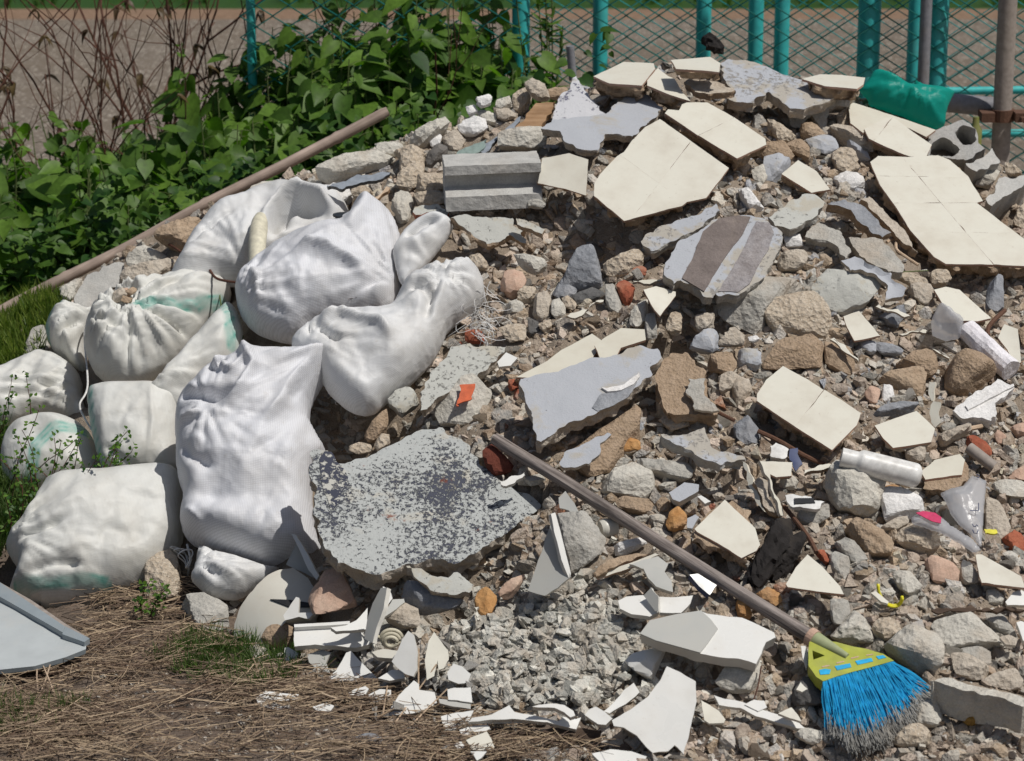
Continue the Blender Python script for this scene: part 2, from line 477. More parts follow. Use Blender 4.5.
M['pitted'] = plaster('pitted_plaster', (.50, .50, .46), (.22, .215, .20), 0.60, 0.64, 70, bare=(.46, .43, .36))
M['brownband'] = rough_stone('brown_cement_band', (.15, .125, .115), (.22, .185, .17), bump=0.5, dirtamt=0.15)
M['greyband'] = rough_stone('worn_cement_band', (.20, .18, .18), (.36, .34, .345), bump=0.7, dirtamt=0.15, coarse=30)

def simple(name, c, rough=0.5, bump=0.2, scale=60, var=0.25, spec=0.4, dirt=(.3, .24, .17), dirtamt=0.3):
    n = NT(name); v = n.offset(n.coords()); a = n.noise(v, scale, 4, 0.6); d = n.noise(v, 10, 3, 0.6)
    col = n.mix(1.0, c, n.ramp(a, [(0.3, 1 - var), (0.7, 1 + var * 0.5)]), 'MULTIPLY')
    col = n.mix(n.ramp(d, [(0.52, 0.0), (0.75, dirtamt)]), col, dirt)
    return n.done(col, rough, n.bump(a, bump, 0.003), spec)
M['pvc'] = simple('white_pvc', (.78, .77, .74), 0.35, 0.1)
M['pvc_cream'] = simple('cream_pipe', (.66, .62, .48), 0.5, 0.3)
M['pvc_grey'] = simple('grey_pipe', (.24, .24, .26), 0.45, 0.1)
M['black'] = simple('black_plastic', (.02, .021, .024), 0.4, 0.1, dirtamt=0.1)
M['char'] = simple('charred_wood', (.018, .015, .014), 0.9, 1.0, 90, dirtamt=0.1)
M['rust'] = simple('rusty_steel', (.13, .065, .04), 0.85, 0.6, 160, dirtamt=0.1)
M['rustpost'] = simple('weathered_steel', (.33, .285, .25), 0.7, 0.3, 60, dirtamt=0.2)
M['teal'] = simple('teal_paint', (.05, .47, .46), 0.45, 0.1, 30, 0.2, dirtamt=0.2)
M['tealdark'] = simple('teal_wire', (.02, .215, .185), 0.5, 0.1, 30, 0.2, dirtamt=0.1)
M['slate'] = simple('slate_grey_sheet', (.26, .29, .33), 0.6, 0.3)
M['greenglass'] = simple('dull_green_glass', (.26, .33, .30), 0.25, 0.1)
M['orange'] = simple('orange_paint', (.62, .13, .05), 0.7, 0.3)
M['yellow'] = simple('yellow_plastic', (.75, .68, .03), 0.4, 0.1, dirtamt=0.15)
M['lime'] = simple('lime_plastic', (.42, .45, .07), 0.4, 0.15, 25, 0.2, dirt=(.3, .3, .16), dirtamt=0.4)
M['limegrey'] = simple('faded_lime_plastic', (.36, .40, .22), 0.5, 0.15, 25, 0.2)
M['pink'] = simple('pink_print', (.62, .03, .13), 0.4, 0.2)
M['ink'] = simple('blue_ink', (.05, .07, .16), 0.5, 0.0, dirtamt=0)
M['sheet'] = simple('painted_sheet_metal', (.48, .51, .51), 0.3, 0.05, 20, 0.08, dirt=(.4, .33, .25), dirtamt=0.25)
M['sheetgrey'] = simple('grey_painted_metal', (.28, .32, .34), 0.35, 0.05, 20, 0.1)
M['moss'] = simple('ochre_lump', (.42, .24, .06), 0.95, 1.2, 170, 0.5, dirtamt=0.1)
M['straw'] = None

def wood(name, c1, c2, stretch=(1, 1, 0.04), scale=90, bump=0.7):
    n = NT(name); v = n.offset(n.coords()); mp = n.n('ShaderNodeMapping'); mp.inputs['Scale'].default_value = stretch; n.l(v, mp.inputs['Vector'])
    a = n.noise(mp.outputs[0], scale, 5, 0.7, 0.4); b = n.noise(v, 12, 3, 0.6)
    col = n.ramp(a, [(0.32, c1), (0.68, c2)]); col = n.mix(1.0, col, n.ramp(b, [(0.3, 0.75), (0.7, 1.15)]), 'MULTIPLY')
    return n.done(col, 0.8, n.bump(a, bump, 0.004), 0.2)
M['handle'] = wood('grey_brown_wood', (.075, .06, .052), (.45, .39, .355), bump=1.0)
M['bamboo'] = wood('old_bamboo', (.27, .205, .165), (.50, .395, .33), scale=60, bump=0.3)
M['plank'] = wood('brown_board', (.26, .15, .075), (.42, .27, .16), (0.1, 1, 1), 60)
M['darklath'] = wood('dark_lath', (.06, .04, .03), (.13, .09, .065), (0.05, 1, 1), 60)
M['lath'] = wood('pale_lath', (.46, .33, .22), (.62, .48, .35), (0.08, 1, 1), 60)
M['stem'] = wood('red_brown_stem', (.065, .028, .02), (.15, .068, .045))
M['greenstem'] = simple('green_stem', (.10, .13, .04), 0.7, 0.1, dirtamt=0)

def leafmat(name, c1, c2, trans=0.35):
    n = NT(name); at = n.n('ShaderNodeAttribute', attribute_name='rnd')
    col = n.ramp(at.outputs['Fac'], [(0.0, c1), (1.0, c2)])
    v = n.coords(); a = n.noise(v, 60, 2, 0.5); col = n.mix(1.0, col, n.ramp(a, [(0.3, 0.8), (0.7, 1.2)]), 'MULTIPLY')
    n.done(col, 0.5, None, 0.35)
    tr = n.n('ShaderNodeBsdfTranslucent'); n.l(n.mix(1.0, col, (1.0, 1.35, 0.45), 'MULTIPLY'), tr.inputs['Color'])
    mx = n.n('ShaderNodeMixShader'); mx.inputs[0].default_value = trans
    n.l(n.b.outputs[0], mx.inputs[1]); n.l(tr.outputs[0], mx.inputs[2]); n.l(mx.outputs[0], n.t.nodes['Material Output'].inputs['Surface'])
    return n.m
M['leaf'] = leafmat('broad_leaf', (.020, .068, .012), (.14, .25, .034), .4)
M['deadleaf'] = leafmat('dry_leaf', (.06, .035, .02), (.12, .08, .03), 0.2)
M['lowgrass'] = leafmat('low_grass', (.07, .13, .02), (.24, .30, .05))
M['darkgrass'] = leafmat('grass_blades', (.045, .09, .02), (.13, .19, .05))
M['strawm'] = leafmat('dry_straw', (.12, .075, .05), (.50, .38, .25), 0.1)
M['bristle'] = simple('blue_bristle', (.03, .42, .75), .4, .1, 40, .3, dirt=(.1, .3, .4), dirtamt=.3); M['bristletip'] = simple('dirty_bristle_tip', (.42, .41, .38), .8, .1, 40, .5)
M['fargrass'] = leafmat('far_grass', (.05, .12, .02), (.11, .20, .04))

CR = 0.16
def sackmat(name, c, wsc=100, wlo=.86,  stripe=(.16, .48, .40), weave=1.0, dirt=(.50, .44, .34), dirtamt=0.5, ao=0.0):
    n = NT(name); v = n.coords()
    a = n.noise(v, 6, 4, 0.6); b = n.noise(v, 60, 3, 0.6)
    col = n.mix(n.ramp(a, [(0.42, 0.0), (0.75, dirtamt)]), c, dirt)
    col = n.mix(n.ramp(b, [(0.6, 0.0), (0.8, 0.25)]), col, dirt)
    s = n.n('ShaderNodeAttribute', attribute_name='stripe')
    sn = n.noise(v, 35, 3, 0.6)
    st = n.math('MULTIPLY', s.outputs['Fac'], n.ramp(sn, [(0.25, 0.6), (0.6, 1.0)])); col = n.mix(st, col, stripe)
    f = n.n('ShaderNodeAttribute', attribute_name='fray')
    wx = n.n('ShaderNodeTexWave', wave_type='BANDS', bands_direction='X'); wx.inputs['Scale'].default_value = wsc ; wx.inputs['Distortion'].default_value = 1.2; wx.inputs['Detail Scale'].default_value = 1.0
    wy = n.n('ShaderNodeTexWave', wave_type='BANDS', bands_direction='Y'); wy.inputs['Scale'].default_value = wsc; wy.inputs['Distortion'].default_value = 1.2; wy.inputs['Detail Scale'].default_value = 1.0
    n.l(v, wx.inputs['Vector']); n.l(v, wy.inputs['Vector'])
    w = n.math('MULTIPLY', wx.outputs['Fac'], wy.outputs['Fac'])
    wm = n.ramp(w, [(0.0, wlo), (0.5, 1.03)]); col = n.mix(weave, col, n.mix(1.0, col, wm, 'MULTIPLY'))
    h = n.math('ADD', n.math('MULTIPLY', w, 0.13 * weave), n.math('MULTIPLY', b, 0.5))
    wv = n.n('ShaderNodeVectorMath', operation='ADD'); nz_ = n.n('ShaderNodeTexNoise'); nz_.inputs['Scale'].default_value = 9; n.l(v, nz_.inputs['Vector'])
    sv = n.n('ShaderNodeVectorMath', operation='SCALE'); sv.inputs['Scale'].default_value = .09; n.l(nz_.outputs['Color'], sv.inputs[0]); n.l(v, wv.inputs[0]); n.l(sv.outputs[0], wv.inputs[1])
    cr = None
    for sc_, wt in ((11, 1.0), (27, .45), (60, .16)):
        vo = n.n('ShaderNodeTexVoronoi'); vo.inputs['Scale'].default_value = sc_; n.l(wv.outputs[0], vo.inputs['Vector']); k = n.math('MULTIPLY', vo.outputs['Distance'], wt); cr = k if cr is None else n.math('ADD', cr, k)
    n1 = n.bump(cr, CR, 0.022)
    n.done(col, 0.5, n.bump(h, 0.4, 0.0022, n1), 0.35)
    tr = n.n('ShaderNodeBsdfTranslucent'); n.l(col, tr.inputs['Color']); mx = n.n('ShaderNodeMixShader'); mx.inputs[0].default_value = 0.17
    n.l(n.b.outputs[0], mx.inputs[1]); n.l(tr.outputs[0], mx.inputs[2]); n.l(mx.outputs[0], n.t.nodes['Material Output'].inputs['Surface'])
    return n.m
M['sack_white'] = sackmat('white_woven_plastic', (.86, .865, .865), dirtamt=0.38)
M['sack_blue'] = sackmat('bluish_woven_plastic', (.84, .85, .885), 80, .84, dirtamt=0.25)
M['sack_old'] = sackmat('weathered_woven_plastic', (.81, .81, .77), dirt=(.50, .45, .36), dirtamt=0.45, weave=0.6)
def film(name, c, alpha, rough=0.25, trans=0.4):
    n = NT(name); v = n.coords(); a = n.noise(v, 25, 4, 0.6)
    n.done(c, rough, n.bump(a, 0.5, 0.006), 0.5)
    tr = n.n('ShaderNodeBsdfTranslucent'); tr.inputs['Color'].default_value = lin(c); tp = n.n('ShaderNodeBsdfTransparent'); tp.inputs['Color'].default_value = lin(tuple(min(1, x + .3) for x in c))
    m1 = n.n('ShaderNodeMixShader'); m1.inputs[0].default_value = trans; m2 = n.n('ShaderNodeMixShader'); m2.inputs[0].default_value = 1 - alpha
    n.l(n.b.outputs[0], m1.inputs[1]); n.l(tr.outputs[0], m1.inputs[2]); n.l(m1.outputs[0], m2.inputs[1]); n.l(tp.outputs[0], m2.inputs[2])
    n.l(m2.outputs[0], n.t.nodes['Material Output'].inputs['Surface']); return n.m
M['tealfilm'] = film('teal_plastic_film', (.014, .50, .41), 0.88, .45, .5)
M['clearfilm'] = film('clear_plastic_film', (.72, .73, .76), 0.55)

def groundmat(name, c1, c2, c3, scale=14, peb=0.0, bump=1.0):
    n = NT(name); v = n.coords(); a = n.noise(v, scale, 5, 0.7); b = n.noise(v, scale * 9, 4, 0.7); c = n.noise(v, 1.2, 3, 0.6)
    col = n.ramp(a, [(0.3, c1), (0.7, c2)]); col = n.mix(n.ramp(c, [(0.4, 0.0), (0.65, 0.8)]), col, c3)
    col = n.mix(1.0, col, n.ramp(b, [(0.3, 0.7), (0.7, 1.3)]), 'MULTIPLY')
    if peb:
        vo = n.n('ShaderNodeTexVoronoi'); vo.inputs['Scale'].default_value = peb; n.l(v, vo.inputs['Vector'])
        sep = n.n('ShaderNodeSeparateColor'); n.l(vo.outputs['Color'], sep.inputs[0])
        k = n.math('MULTIPLY', n.ramp(vo.outputs['Distance'], [(0.30, 1.0), (0.48, 0.0)]), n.ramp(sep.outputs[0], [(0.45, 0.0), (0.9, 0.9)]))
        col = n.mix(k, col, (.52, .47, .40))
    return n.done(col, 0.95, n.bump(n.math('ADD', a, n.math('MULTIPLY', b, 0.4)), bump, 0.01), 0.1)
M['soil'] = groundmat('heap_soil', (.23, .18, .135), (.38, .315, .245), (.33, .275, .22), 30)
M['ground'] = groundmat('earth', (.09, .07, .055), (.22, .17, .135), (.16, .125, .10), 18)
M['gravelfield'] = groundmat('gravel_field', (.15, .125, .10), (.25, .21, .17), (.18, .145, .11), 24, 45)
M['dirtstrip'] = groundmat('orange_earth', (.20, .13, .085), (.28, .19, .13), (.24, .16, .11), 10)
# ------------------------------------------------------------------ builders for the traced pieces
SLOPE = (0.0, -0.42, 0.9)
def _plane(pts, n, lift, at=None):
    c = np.mean(pts, 0) if at is None else at
    n = norm(n); p0 = hit(*c) + n * lift
    q, R = unproj(pts, p0, n)
    return p0, n, q, R
def _reg(pts, p0, n, q, R, t, short=None, carve=True):
    HEROPOLY.append(np.array(pts))
    if carve:
        w = p0 + np.concatenate([q, np.zeros((len(q), 1))], 1) @ R.T
        HEROPLANE.append((w, p0, n, t))
    if short:
        c = np.mean(pts, 0); LM.append((c[0], c[1], short))
_sd = [100]
def sd(): _sd[0] += 7; return _sd[0]

def tileslab(short, label, pts, n=SLOPE, bed=0.035, joints=(), lift=0.05, bedmat='mortar', tile='tile', bedoff=0.0, chip=0.004, cat='tile slab', name='tile_slab', edge='tile_edge', bedpts=None, bright=None):
    p0, n, q, R = _plane(pts, n, lift); M4 = mat4(R, p0); _reg(pts, p0, n, q, R, bed + 0.006, short)
    if area2(q) < 0: q = q[::-1]
    root = empty(name, M4); tag(root, label, cat)
    polys = [q]
    for (a, b) in joints:
        ja, _ = unproj([a, b], p0, n); new = []
        for p in polys:
            for k in (1, -1):
                c = clip_half(p, ja[0], ja[1], k, -0.0002)
                if c is not None and abs(area2(c)) > 2e-4: new.append(c)
        polys = new
    for i, p in enumerate(polys):
        s = sd(); me = slab_mesh('tile', p, 0.0065, [M[tile], M[edge]], s, 0.0004, 0.007, 0.0, chip=chip * 0.5)
        dz = 0.0002 * ((i * 7) % 3)
        link('tile', me, root, Matrix.Translation((0, 0, dz)))
    bq = q if bedpts is None else unproj(bedpts, p0, n)[0]
    if area2(bq) < 0: bq = bq[::-1]
    nn = outnorm(resample(bq, 0.012)); bp = resample(bq, 0.012) + nn * bedoff
    s = sd(); P3 = np.concatenate([bp * 24, np.zeros((len(bp), 1))], 1)
    bp = bp + nn * (0.013 * fbm(P3, 3, s)[:, None] - .003)
    me = slab_mesh('mortar_bed', bp, bed, [M[bedmat], M[bedmat]], s, 0.004, 0.006, 0.62, chip=0.010, taper=0.35, z0=-0.0068)
    link('mortar_bed', me, root, Matrix.Identity(4))
    return root

def slab(name, short, label, cat, pts, n=SLOPE, t=0.03, mat='concrete', side='mortar_grey', lift=None, jit=0.0036, rough=0.34, chip=0.013, holes=(), wave=0.0, carve=True, patches=(), group=None, parent=None, taper=0.1, und=.0022, curve=None):
    if lift is None: lift = t + 0.01
    p0, n, q, R = _plane(pts, n, lift); _reg(pts, p0, n, q, R, t, short, carve)
    hl = [unproj(h, p0, n)[0] for h in holes]
    me = slab_mesh(name, q, t, [M[mat], M[side]], sd(), jit, 0.007, rough, chip, hl, wave, taper, 0.0, und, curve)
    o = link(name, me, None, mat4(R, p0))
    if label: tag(o, label, cat, group)
    for pn, pm, pp, h in patches:
        pq, _ = unproj(pp, p0, n)
        pme = slab_mesh(pn, pq, h, [M[pm], M[pm]], sd(), 0.0008, 0.006, 0.0, 0.0015, z0=h * 0.9)
        link(pn, pme, o, Matrix.Identity(4))
    return o

def hull2(p):
    p = sorted(map(tuple, p)); 
    def half(pp):
        h = []
        for a in pp:
            while len(h) > 1 and (h[-1][0] - h[-2][0]) * (a[1] - h[-2][1]) - (h[-1][1] - h[-2][1]) * (a[0] - h[-2][0]) <= 0: h.pop()
            h.append(a)
        return h
    a = half(p); b = half(p[::-1]); return np.array(a[:-1] + b[:-1])

def rock(name, short, label, cat, pts, mat='concrete', n=(0, -0.72, 0.69), depth=0.42, lift=0.25, rough=0.035, group=None, soft=0.014, level=None, smooth=False, tilt=0.35, extra=9):
    pts = np.array(pts, float); c = (pts.max(0) + pts.min(0)) / 2
    p0 = hit(*c); n = norm(n); q, R = unproj(pts, p0, n)
    hs = hull2(q); cen = (hs.max(0) + hs.min(0)) / 2; hs = hs - cen; ext = np.maximum(np.abs(hs).max(0), 1e-3)
    dz = depth * min(ext) * 1.6
    g = np.random.default_rng(sd()); hn = hs / ext
    Ns, Ds = [], []
    for i in range(len(hn)):
        a, b = hn[i], hn[(i + 1) % len(hn)]; e = b - a
        if np.linalg.norm(e) < 1e-4: continue
        nn = np.array([e[1], -e[0]]) / np.linalg.norm(e); d = nn @ a
        if d <= 0.02: continue
        z = g.uniform(-tilt, tilt)
        N3 = np.array([nn[0], nn[1], z]); L = np.linalg.norm(N3); Ns.append(N3 / L); Ds.append(d / L)
    for k in range(extra):
        a = g.uniform(0, 6.283); N3 = norm([math.cos(a) * g.uniform(.2, .9), math.sin(a) * g.uniform(.2, .9), g.choice([1, 1, -1])]); Ns.append(N3); Ds.append(g.uniform(.8, 1.0))
    for s_ in (1, -1): Ns.append(norm([g.uniform(-.25, .25), g.uniform(-.25, .25), s_])); Ds.append(g.uniform(.8, 1))
    size = max(pts.max(0) - pts.min(0)); lv = level or (4 if size > 42 else 3)
    V, Fs = polytope(lv, np.array(Ns), np.array(Ds), soft)
    V = V * np.array([ext[0], ext[1], dz])
    nr = V / np.maximum(np.linalg.norm(V, axis=1, keepdims=True), 1e-9); sc = min(ext); s = sd()
    V = V + nr * (rough * sc * (1.3 * fbm(V / sc * 1.8, 3, s) + 0.9 * fbm(V / sc * 6, 3, s + 1) + .9 * np.sign(vnoise(V / sc * 3.3, s + 7)) * np.abs(vnoise(V / sc * 3.3, s + 7)) ** .6))[:, None]
    V[:, :2] += cen
    me = mesh_np(name, V, Fs, smooth, [M[mat]], None, 50 if smooth else None)
    o = link(name, me, None, mat4(R, p0 + n * dz * lift))
    if label: tag(o, label, cat, group)
    HEROPOLY.append(pts)
    if short: LM.append((c[0], c[1], short))
    return o

def seg_dist(line, P):
    D = np.full(len(P), 1e9); T = np.zeros(len(P)); Lc = 0
    for a, b in zip(line[:-1], line[1:]):
        e = b - a; L = np.linalg.norm(e); t = np.clip(((P - a) @ e) / max(L * L, 1e-12), 0, 1); d = np.linalg.norm(P - a - t[:, None] * e, axis=1)
        m = d < D; D[m] = d[m]; T[m] = Lc + t[m] * L; Lc += L
    return D, T / max(Lc, 1e-9)

def smooth_outline(q, it=2):
    for _ in range(it):
        a = q; b = np.roll(q, -1, 0); q = np.stack([a * .75 + b * .25, a * .25 + b * .75], 1).reshape(-1, 2)
    return q

HOLE = []
CREASE = 1.1
def sack(short, label, pts, mat='sack_old', n=(0, -0.62, 0.78), depth=0.11, lift=0.05, folds=(), creases=(), stripes=(), gather=(), wr=1.0, seed=None, name='rubble_sack', cat='sack', hollow=(), step=0.0062, smoothit=1, at=None, rise=(), grad=(0, 0), power=0.5, backf=0.5, carve=True, lump=1.0):
    """closed cloth body: puffed from its outline; folds=(polyline px, width m, height m) ; gather=(px point, reach m, strength)"""
    seed = seed or sd(); n = norm(n)
    p0, n, q, R = _plane(pts, n, lift, at)
    q = smooth_outline(q, smoothit); lo = q.min(0) - step * 1.5; hi = q.max(0) + step * 1.5
    nx = int((hi[0] - lo[0]) / step) + 1; ny = int((hi[1] - lo[1]) / step) + 1
    X, Y = np.meshgrid(lo[0] + np.arange(nx) * step, lo[1] + np.arange(ny) * step, indexing='ij')
    P = np.stack([X.ravel(), Y.ravel()], 1); ins = inside(q, P).reshape(nx, ny); ins[0] = ins[-1] = False; ins[:, 0] = ins[:, -1] = False
    D = poly_dist(q, P).reshape(nx, ny)
    phi = np.where(ins, 0.01, 0.0)
    for k in range(500):
        s = 0.25 * (np.roll(phi, 1, 0) + np.roll(phi, -1, 0) + np.roll(phi, 1, 1) + np.roll(phi, -1, 1) + step * step * 4)
        phi = np.where(ins, s, 0)
        if k < 250: phi = np.where(ins, phi + (s - phi) * 0.0 + 0.0, 0) 
    # round profile near the rim, broad dome inside
    f = (phi / phi.max()) ** power
    rim = np.clip(D / 0.055, 0, 1); f = f * 0.66 + 0.34 * np.sqrt(np.clip(1 - (1 - rim) ** 2, 0, 1)); f = np.where(ins, f, 0)
    Z = depth * f
    P3 = np.stack([X, Y, np.zeros_like(X)], -1)
    inner = np.clip(D / 0.03, 0, 1)
    # what lies inside presses lumps into the cloth
    Z = Z + lump * f * depth * (0.30 * fbm(P3 * 5.5, 2, seed) + 0.06 * fbm(P3 * 17, 2, seed + 1))
    def px2(pp): return unproj(pp, p0, n)[0]
    # folds running out of the gathered places
    W = np.zeros_like(Z)
    for gp, reach, st in gather:
        g0 = px2([gp])[0]; dx, dy = X - g0[0], Y - g0[1]; r = np.hypot(dx, dy) + 1e-6; th = np.arctan2(dy, dx)
        cs = np.stack([np.cos(th) * 3.6, np.sin(th) * 3.6, r * 2.0], -1)
        a = vnoise(cs * 1.5, seed + 20); b = vnoise(cs * 3.6, seed + 21)
        rid = (1 - np.abs(a) * 2.2) * 0.6 + (1 - np.abs(b) * 2.2) * 0.4
        W += st * 0.026 * rid * np.exp(-(r / reach) ** 2) * np.clip(r / 0.03, 0.15, 1)
    # loose cloth wrinkles: warped ridges, patchy
    wp = P3 + 0.06 * np.stack([fbm(P3 * 5, 2, seed + 3), fbm(P3 * 5, 2, seed + 4), np.zeros_like(X)], -1)
    for sc, am, an in ((9, .0095, 0.5), (21, .0052, 2.1), (44, .0022, 3.6)):
        an2 = an + seed; c, s_ = math.cos(an2), math.sin(an2)
        u = wp[..., 0] * c + wp[..., 1] * s_; v = -wp[..., 0] * s_ + wp[..., 1] * c
        rid = 1 - np.abs(vnoise(np.stack([u * sc * 0.45, v * sc * 1.3, np.full_like(u, seed * .37)], -1), seed + 5)) * 2.4
        pat = np.clip(fbm(P3 * 4 + sc, 2, seed + 6) * 1.6 + 0.55, 0, 1.3)
        W += .6 * wr * am * np.sign(rid) * np.abs(rid) ** 1.25 * pat
    tri = lambda a: np.abs((a % 2) - 1) * 2 - 1
    for k_, (sc, fr, am) in enumerate(((2.6, 1.15, .0150), (4.2, 1.3, .0105), (8.0, 1.5, .0050), (15.0, 1.6, .0028), (30.0, 1.5, .0013))):
        an2 = seed * 1.7 + k_ * 1.1; c, s_ = math.cos(an2), math.sin(an2)
        u = wp[..., 0] * c + wp[..., 1] * s_; v = -wp[..., 0] * s_ + wp[..., 1] * c
        nn_ = fbm(np.stack([u * sc * .75, v * sc * 1.25, np.full_like(u, seed * .9 + k_)], -1), 2, seed + 30 + k_)
        pat = np.clip(vnoise(P3 * 5.5 + 7 * k_, seed + 40) * 1.5 + .6, .1, 1.2)
        W += CREASE * min(wr, 1.4) * am * tri(nn_ * fr * 2.2) * pat
    for ln, w, h in folds:
        d, t = seg_dist(px2(ln), P); d = d.reshape(nx, ny); t = t.reshape(nx, ny)
        W += 1.55 * h * np.exp(-(d / w) ** 2) * np.clip(np.sin(np.pi * np.clip(t, .03, .97)) * 1.6, 0, 1)
    gc = np.random.default_rng(seed + 77); ext_ = hi - lo; nc = int(np.clip(420 * (ext_[0] * ext_[1]) * min(wr, 1.3), 0, 46)); base_a = gc.uniform(0, 3.14)
    gps = [px2([gp])[0] for gp, _, _ in gather]
    for _ in range(nc):      # sharp tension creases
        c0 = lo + gc.random(2) * ext_
        if gps and gc.random() < .65: g0 = gps[gc.integers(len(gps))]; dv = c0 - g0; a_ = math.atan2(dv[1], dv[0]) + gc.normal(0, .12)
        else: a_ = base_a + gc.normal(0, .45)
        L_ = gc.uniform(.03, .13); dv = np.array([math.cos(a_), math.sin(a_)]) * L_; bend = np.array([-dv[1], dv[0]]) * gc.normal(0, .22)
        d, t = seg_dist(np.array([c0 - dv, c0 - dv * .4 + bend * .8, c0 + dv * .4 + bend * .8, c0 + dv]), P); d = d.reshape(nx, ny); t = t.reshape(nx, ny)
        W += gc.choice([1, 1, -1]) * gc.uniform(.003, .0095) * min(wr, 1.2) * np.exp(-d / gc.uniform(.006, .017)) * np.sin(np.pi * np.clip(t, 0, 1)) ** .7
    Wm = W * np.clip(D / .035, 0, 1) ** .8
    for _ in range(1): Wm = .6 * Wm + .10 * (np.roll(Wm, 1, 0) + np.roll(Wm, -1, 0) + np.roll(Wm, 1, 1) + np.roll(Wm, -1, 1))
    Z = Z + Wm + grad[0] * X + grad[1] * Y * ins
    for hp, hd in hollow:     # an opening: the cloth falls inside
        hq = px2(hp); hi_ = inside(hq, P).reshape(nx, ny); dd = poly_dist(hq, P).reshape(nx, ny)
        hc = hq.mean(0); kk = int(np.argmin(np.hypot(X - hc[0], Y - hc[1]))); HOLE.append((p0 + R @ np.array([hc[0], hc[1], Z.ravel()[kk]]), R))
        Z = np.where(hi_, Z - np.minimum(dd * 3.0, hd), Z); Z = Z + 0.006 * np.exp(-(dd / 0.006) ** 2) * (~hi_)
    stripe = np.zeros_like(Z)
    for ln, w in stripes:
        d, t = seg_dist(px2(ln), P); d = d.reshape(nx, ny)
        stripe = np.maximum(stripe, np.exp(-(d / w) ** 4) * 0.55, ) ; 
        for k in (-0.7, 0.0, 0.7): stripe = np.maximum(stripe, np.exp(-((d - abs(k) * w) / (w * 0.18)) ** 2))
    idx = -np.ones((nx, ny), int); keep = ins | np.roll(ins, 1, 0) | np.roll(ins, -1, 0) | np.roll(ins, 1, 1) | np.roll(ins, -1, 1)
    keep |= np.roll(np.roll(ins, 1, 0), 1, 1) | np.roll(np.roll(ins, -1, 0), -1, 1) | np.roll(np.roll(ins, 1, 0), -1, 1) | np.roll(np.roll(ins, -1, 0), 1, 1)
    idx[keep] = np.arange(keep.sum()); nk = keep.sum()
    # rim vertices snap to the true outline
    Vx = np.stack([X[keep], Y[keep]], 1); outm = ~ins[keep]
    if outm.any():
        PP = Vx[outm]; best = None; bd = np.full(len(PP), 1e9); bp = PP.copy()
        for a, b in zip(q, np.roll(q, -1, 0)):
            e = b - a; t = np.clip(((PP - a) @ e) / max(e @ e, 1e-12), 0, 1); c = a + t[:, None] * e; d = np.linalg.norm(PP - c, axis=1); m = d < bd; bd[m] = d[m]; bp[m] = c[m]
        Vx[outm] = bp
    zf = np.where(ins, Z, 0)[keep]
    zb = np.where(ins, -depth * backf * np.clip(f, 0, 1) - 0.002, 0)[keep]; zf[outm] = 0; zb[outm] = 0
    V = np.concatenate([np.column_stack([Vx, zf]), np.column_stack([Vx, zb])])
    a = idx[:-1, :-1]; b = idx[1:, :-1]; c = idx[1:, 1:]; d = idx[:-1, 1:]
    cell = (a >= 0) & (b >= 0) & (c >= 0) & (d >= 0)
    ci = ins[:-1, :-1] | ins[1:, :-1] | ins[1:, 1:] | ins[:-1, 1:]; cell &= ci
    Qf = np.stack([a[cell], b[cell], c[cell], d[cell]], 1); Qb = Qf[:, ::-1] + nk
    # weld front and back at the rim
    Fq = np.concatenate([Qf, Qb]); rem = np.arange(2 * nk); rim_i = np.where(outm)[0]; rem[rim_i + nk] = rim_i; Fq = rem[Fq]
    me = mesh_np(name, V, Fq, True, [M[mat]])
    at_ = me.attributes.new('stripe', 'FLOAT', 'POINT')
    vals = np.concatenate([stripe[keep], stripe[keep]])
    if len(me.vertices) == len(vals): at_.data.foreach_set('value', vals)
    o = link(name, me, None, mat4(R, p0))
    if label: tag(o, label, cat)
    _reg(pts, p0, n, px2(pts), R, depth * backf * 0.6, short, carve)
    return o

def rod(name, short, label, cat, px_pts, r, mat, lifts, seg=10, radii=None, wob=0.0, parent=None, seedn=0):
    """a rod through picture points; each point rests 'lift' above the heap"""
    P = [hit(a, b) + np.array([0, -0.25, 1]) * l for (a, b), l in zip(px_pts, lifts)]
    # keep the picture position: slide along the ray
    Q = []
    for (a, b), p in zip(px_pts, P):
        d = ray(a, b); t = np.dot(p - CAM, d); Q.append(CAM + d * t)
    return Q

def straight(A, B, k=12, wob=0.0, seed=0):
    A, B = np.array(A), np.array(B); t = np.linspace(0, 1, k)[:, None]; P = A + (B - A) * t
    if wob: P += wob * np.stack([vnoise(np.column_stack([t[:, 0] * 5, t[:, 0] * 0 + i, t[:, 0] * 0]), seed) for i in range(3)], 1) * np.sin(np.pi * t)
    return P
def at_dist(px, py, y):
    d = ray(px, py); return CAM + d * (y / d[1])
# ================================================================== tile slabs
NT_ = (0, -.30, .95); NF = (0, -.62, .78)
tileslab('crest tile slab', 'ivory tile slab lying flat on the left of the heap crest, thick mortar underneath', P_('a: 355,290 415,262 470,235 585,240 590,262 540,325 415,318'), (-.05, -.22, .97), .045, lift=.05)
tileslab('notched crest tile', 'ivory tile piece with curved notch sloping beside the flat crest slab', P_('a: 560,305 600,258 640,290 665,300 690,345 725,385 650,362 560,325'), (.1, -.3, .94), .045, lift=.05)
tileslab('small top tile', 'small rectangular ivory tile piece topmost on the heap with brown mortar layers', P_('a: 650,228 800,216 838,240 835,275 770,268 670,262'), (0, -.2, .98), .022, lift=.085)
slab('mortar_slab', None, 'thin pinkish mortar sheet right under the topmost ivory tile piece', 'mortar slab', P_('a: 690,310 720,300 800,306 860,318 905,345 800,362 740,350'), (0, -.25, .97), .02, 'mortar_grey', 'mortar', lift=.045)
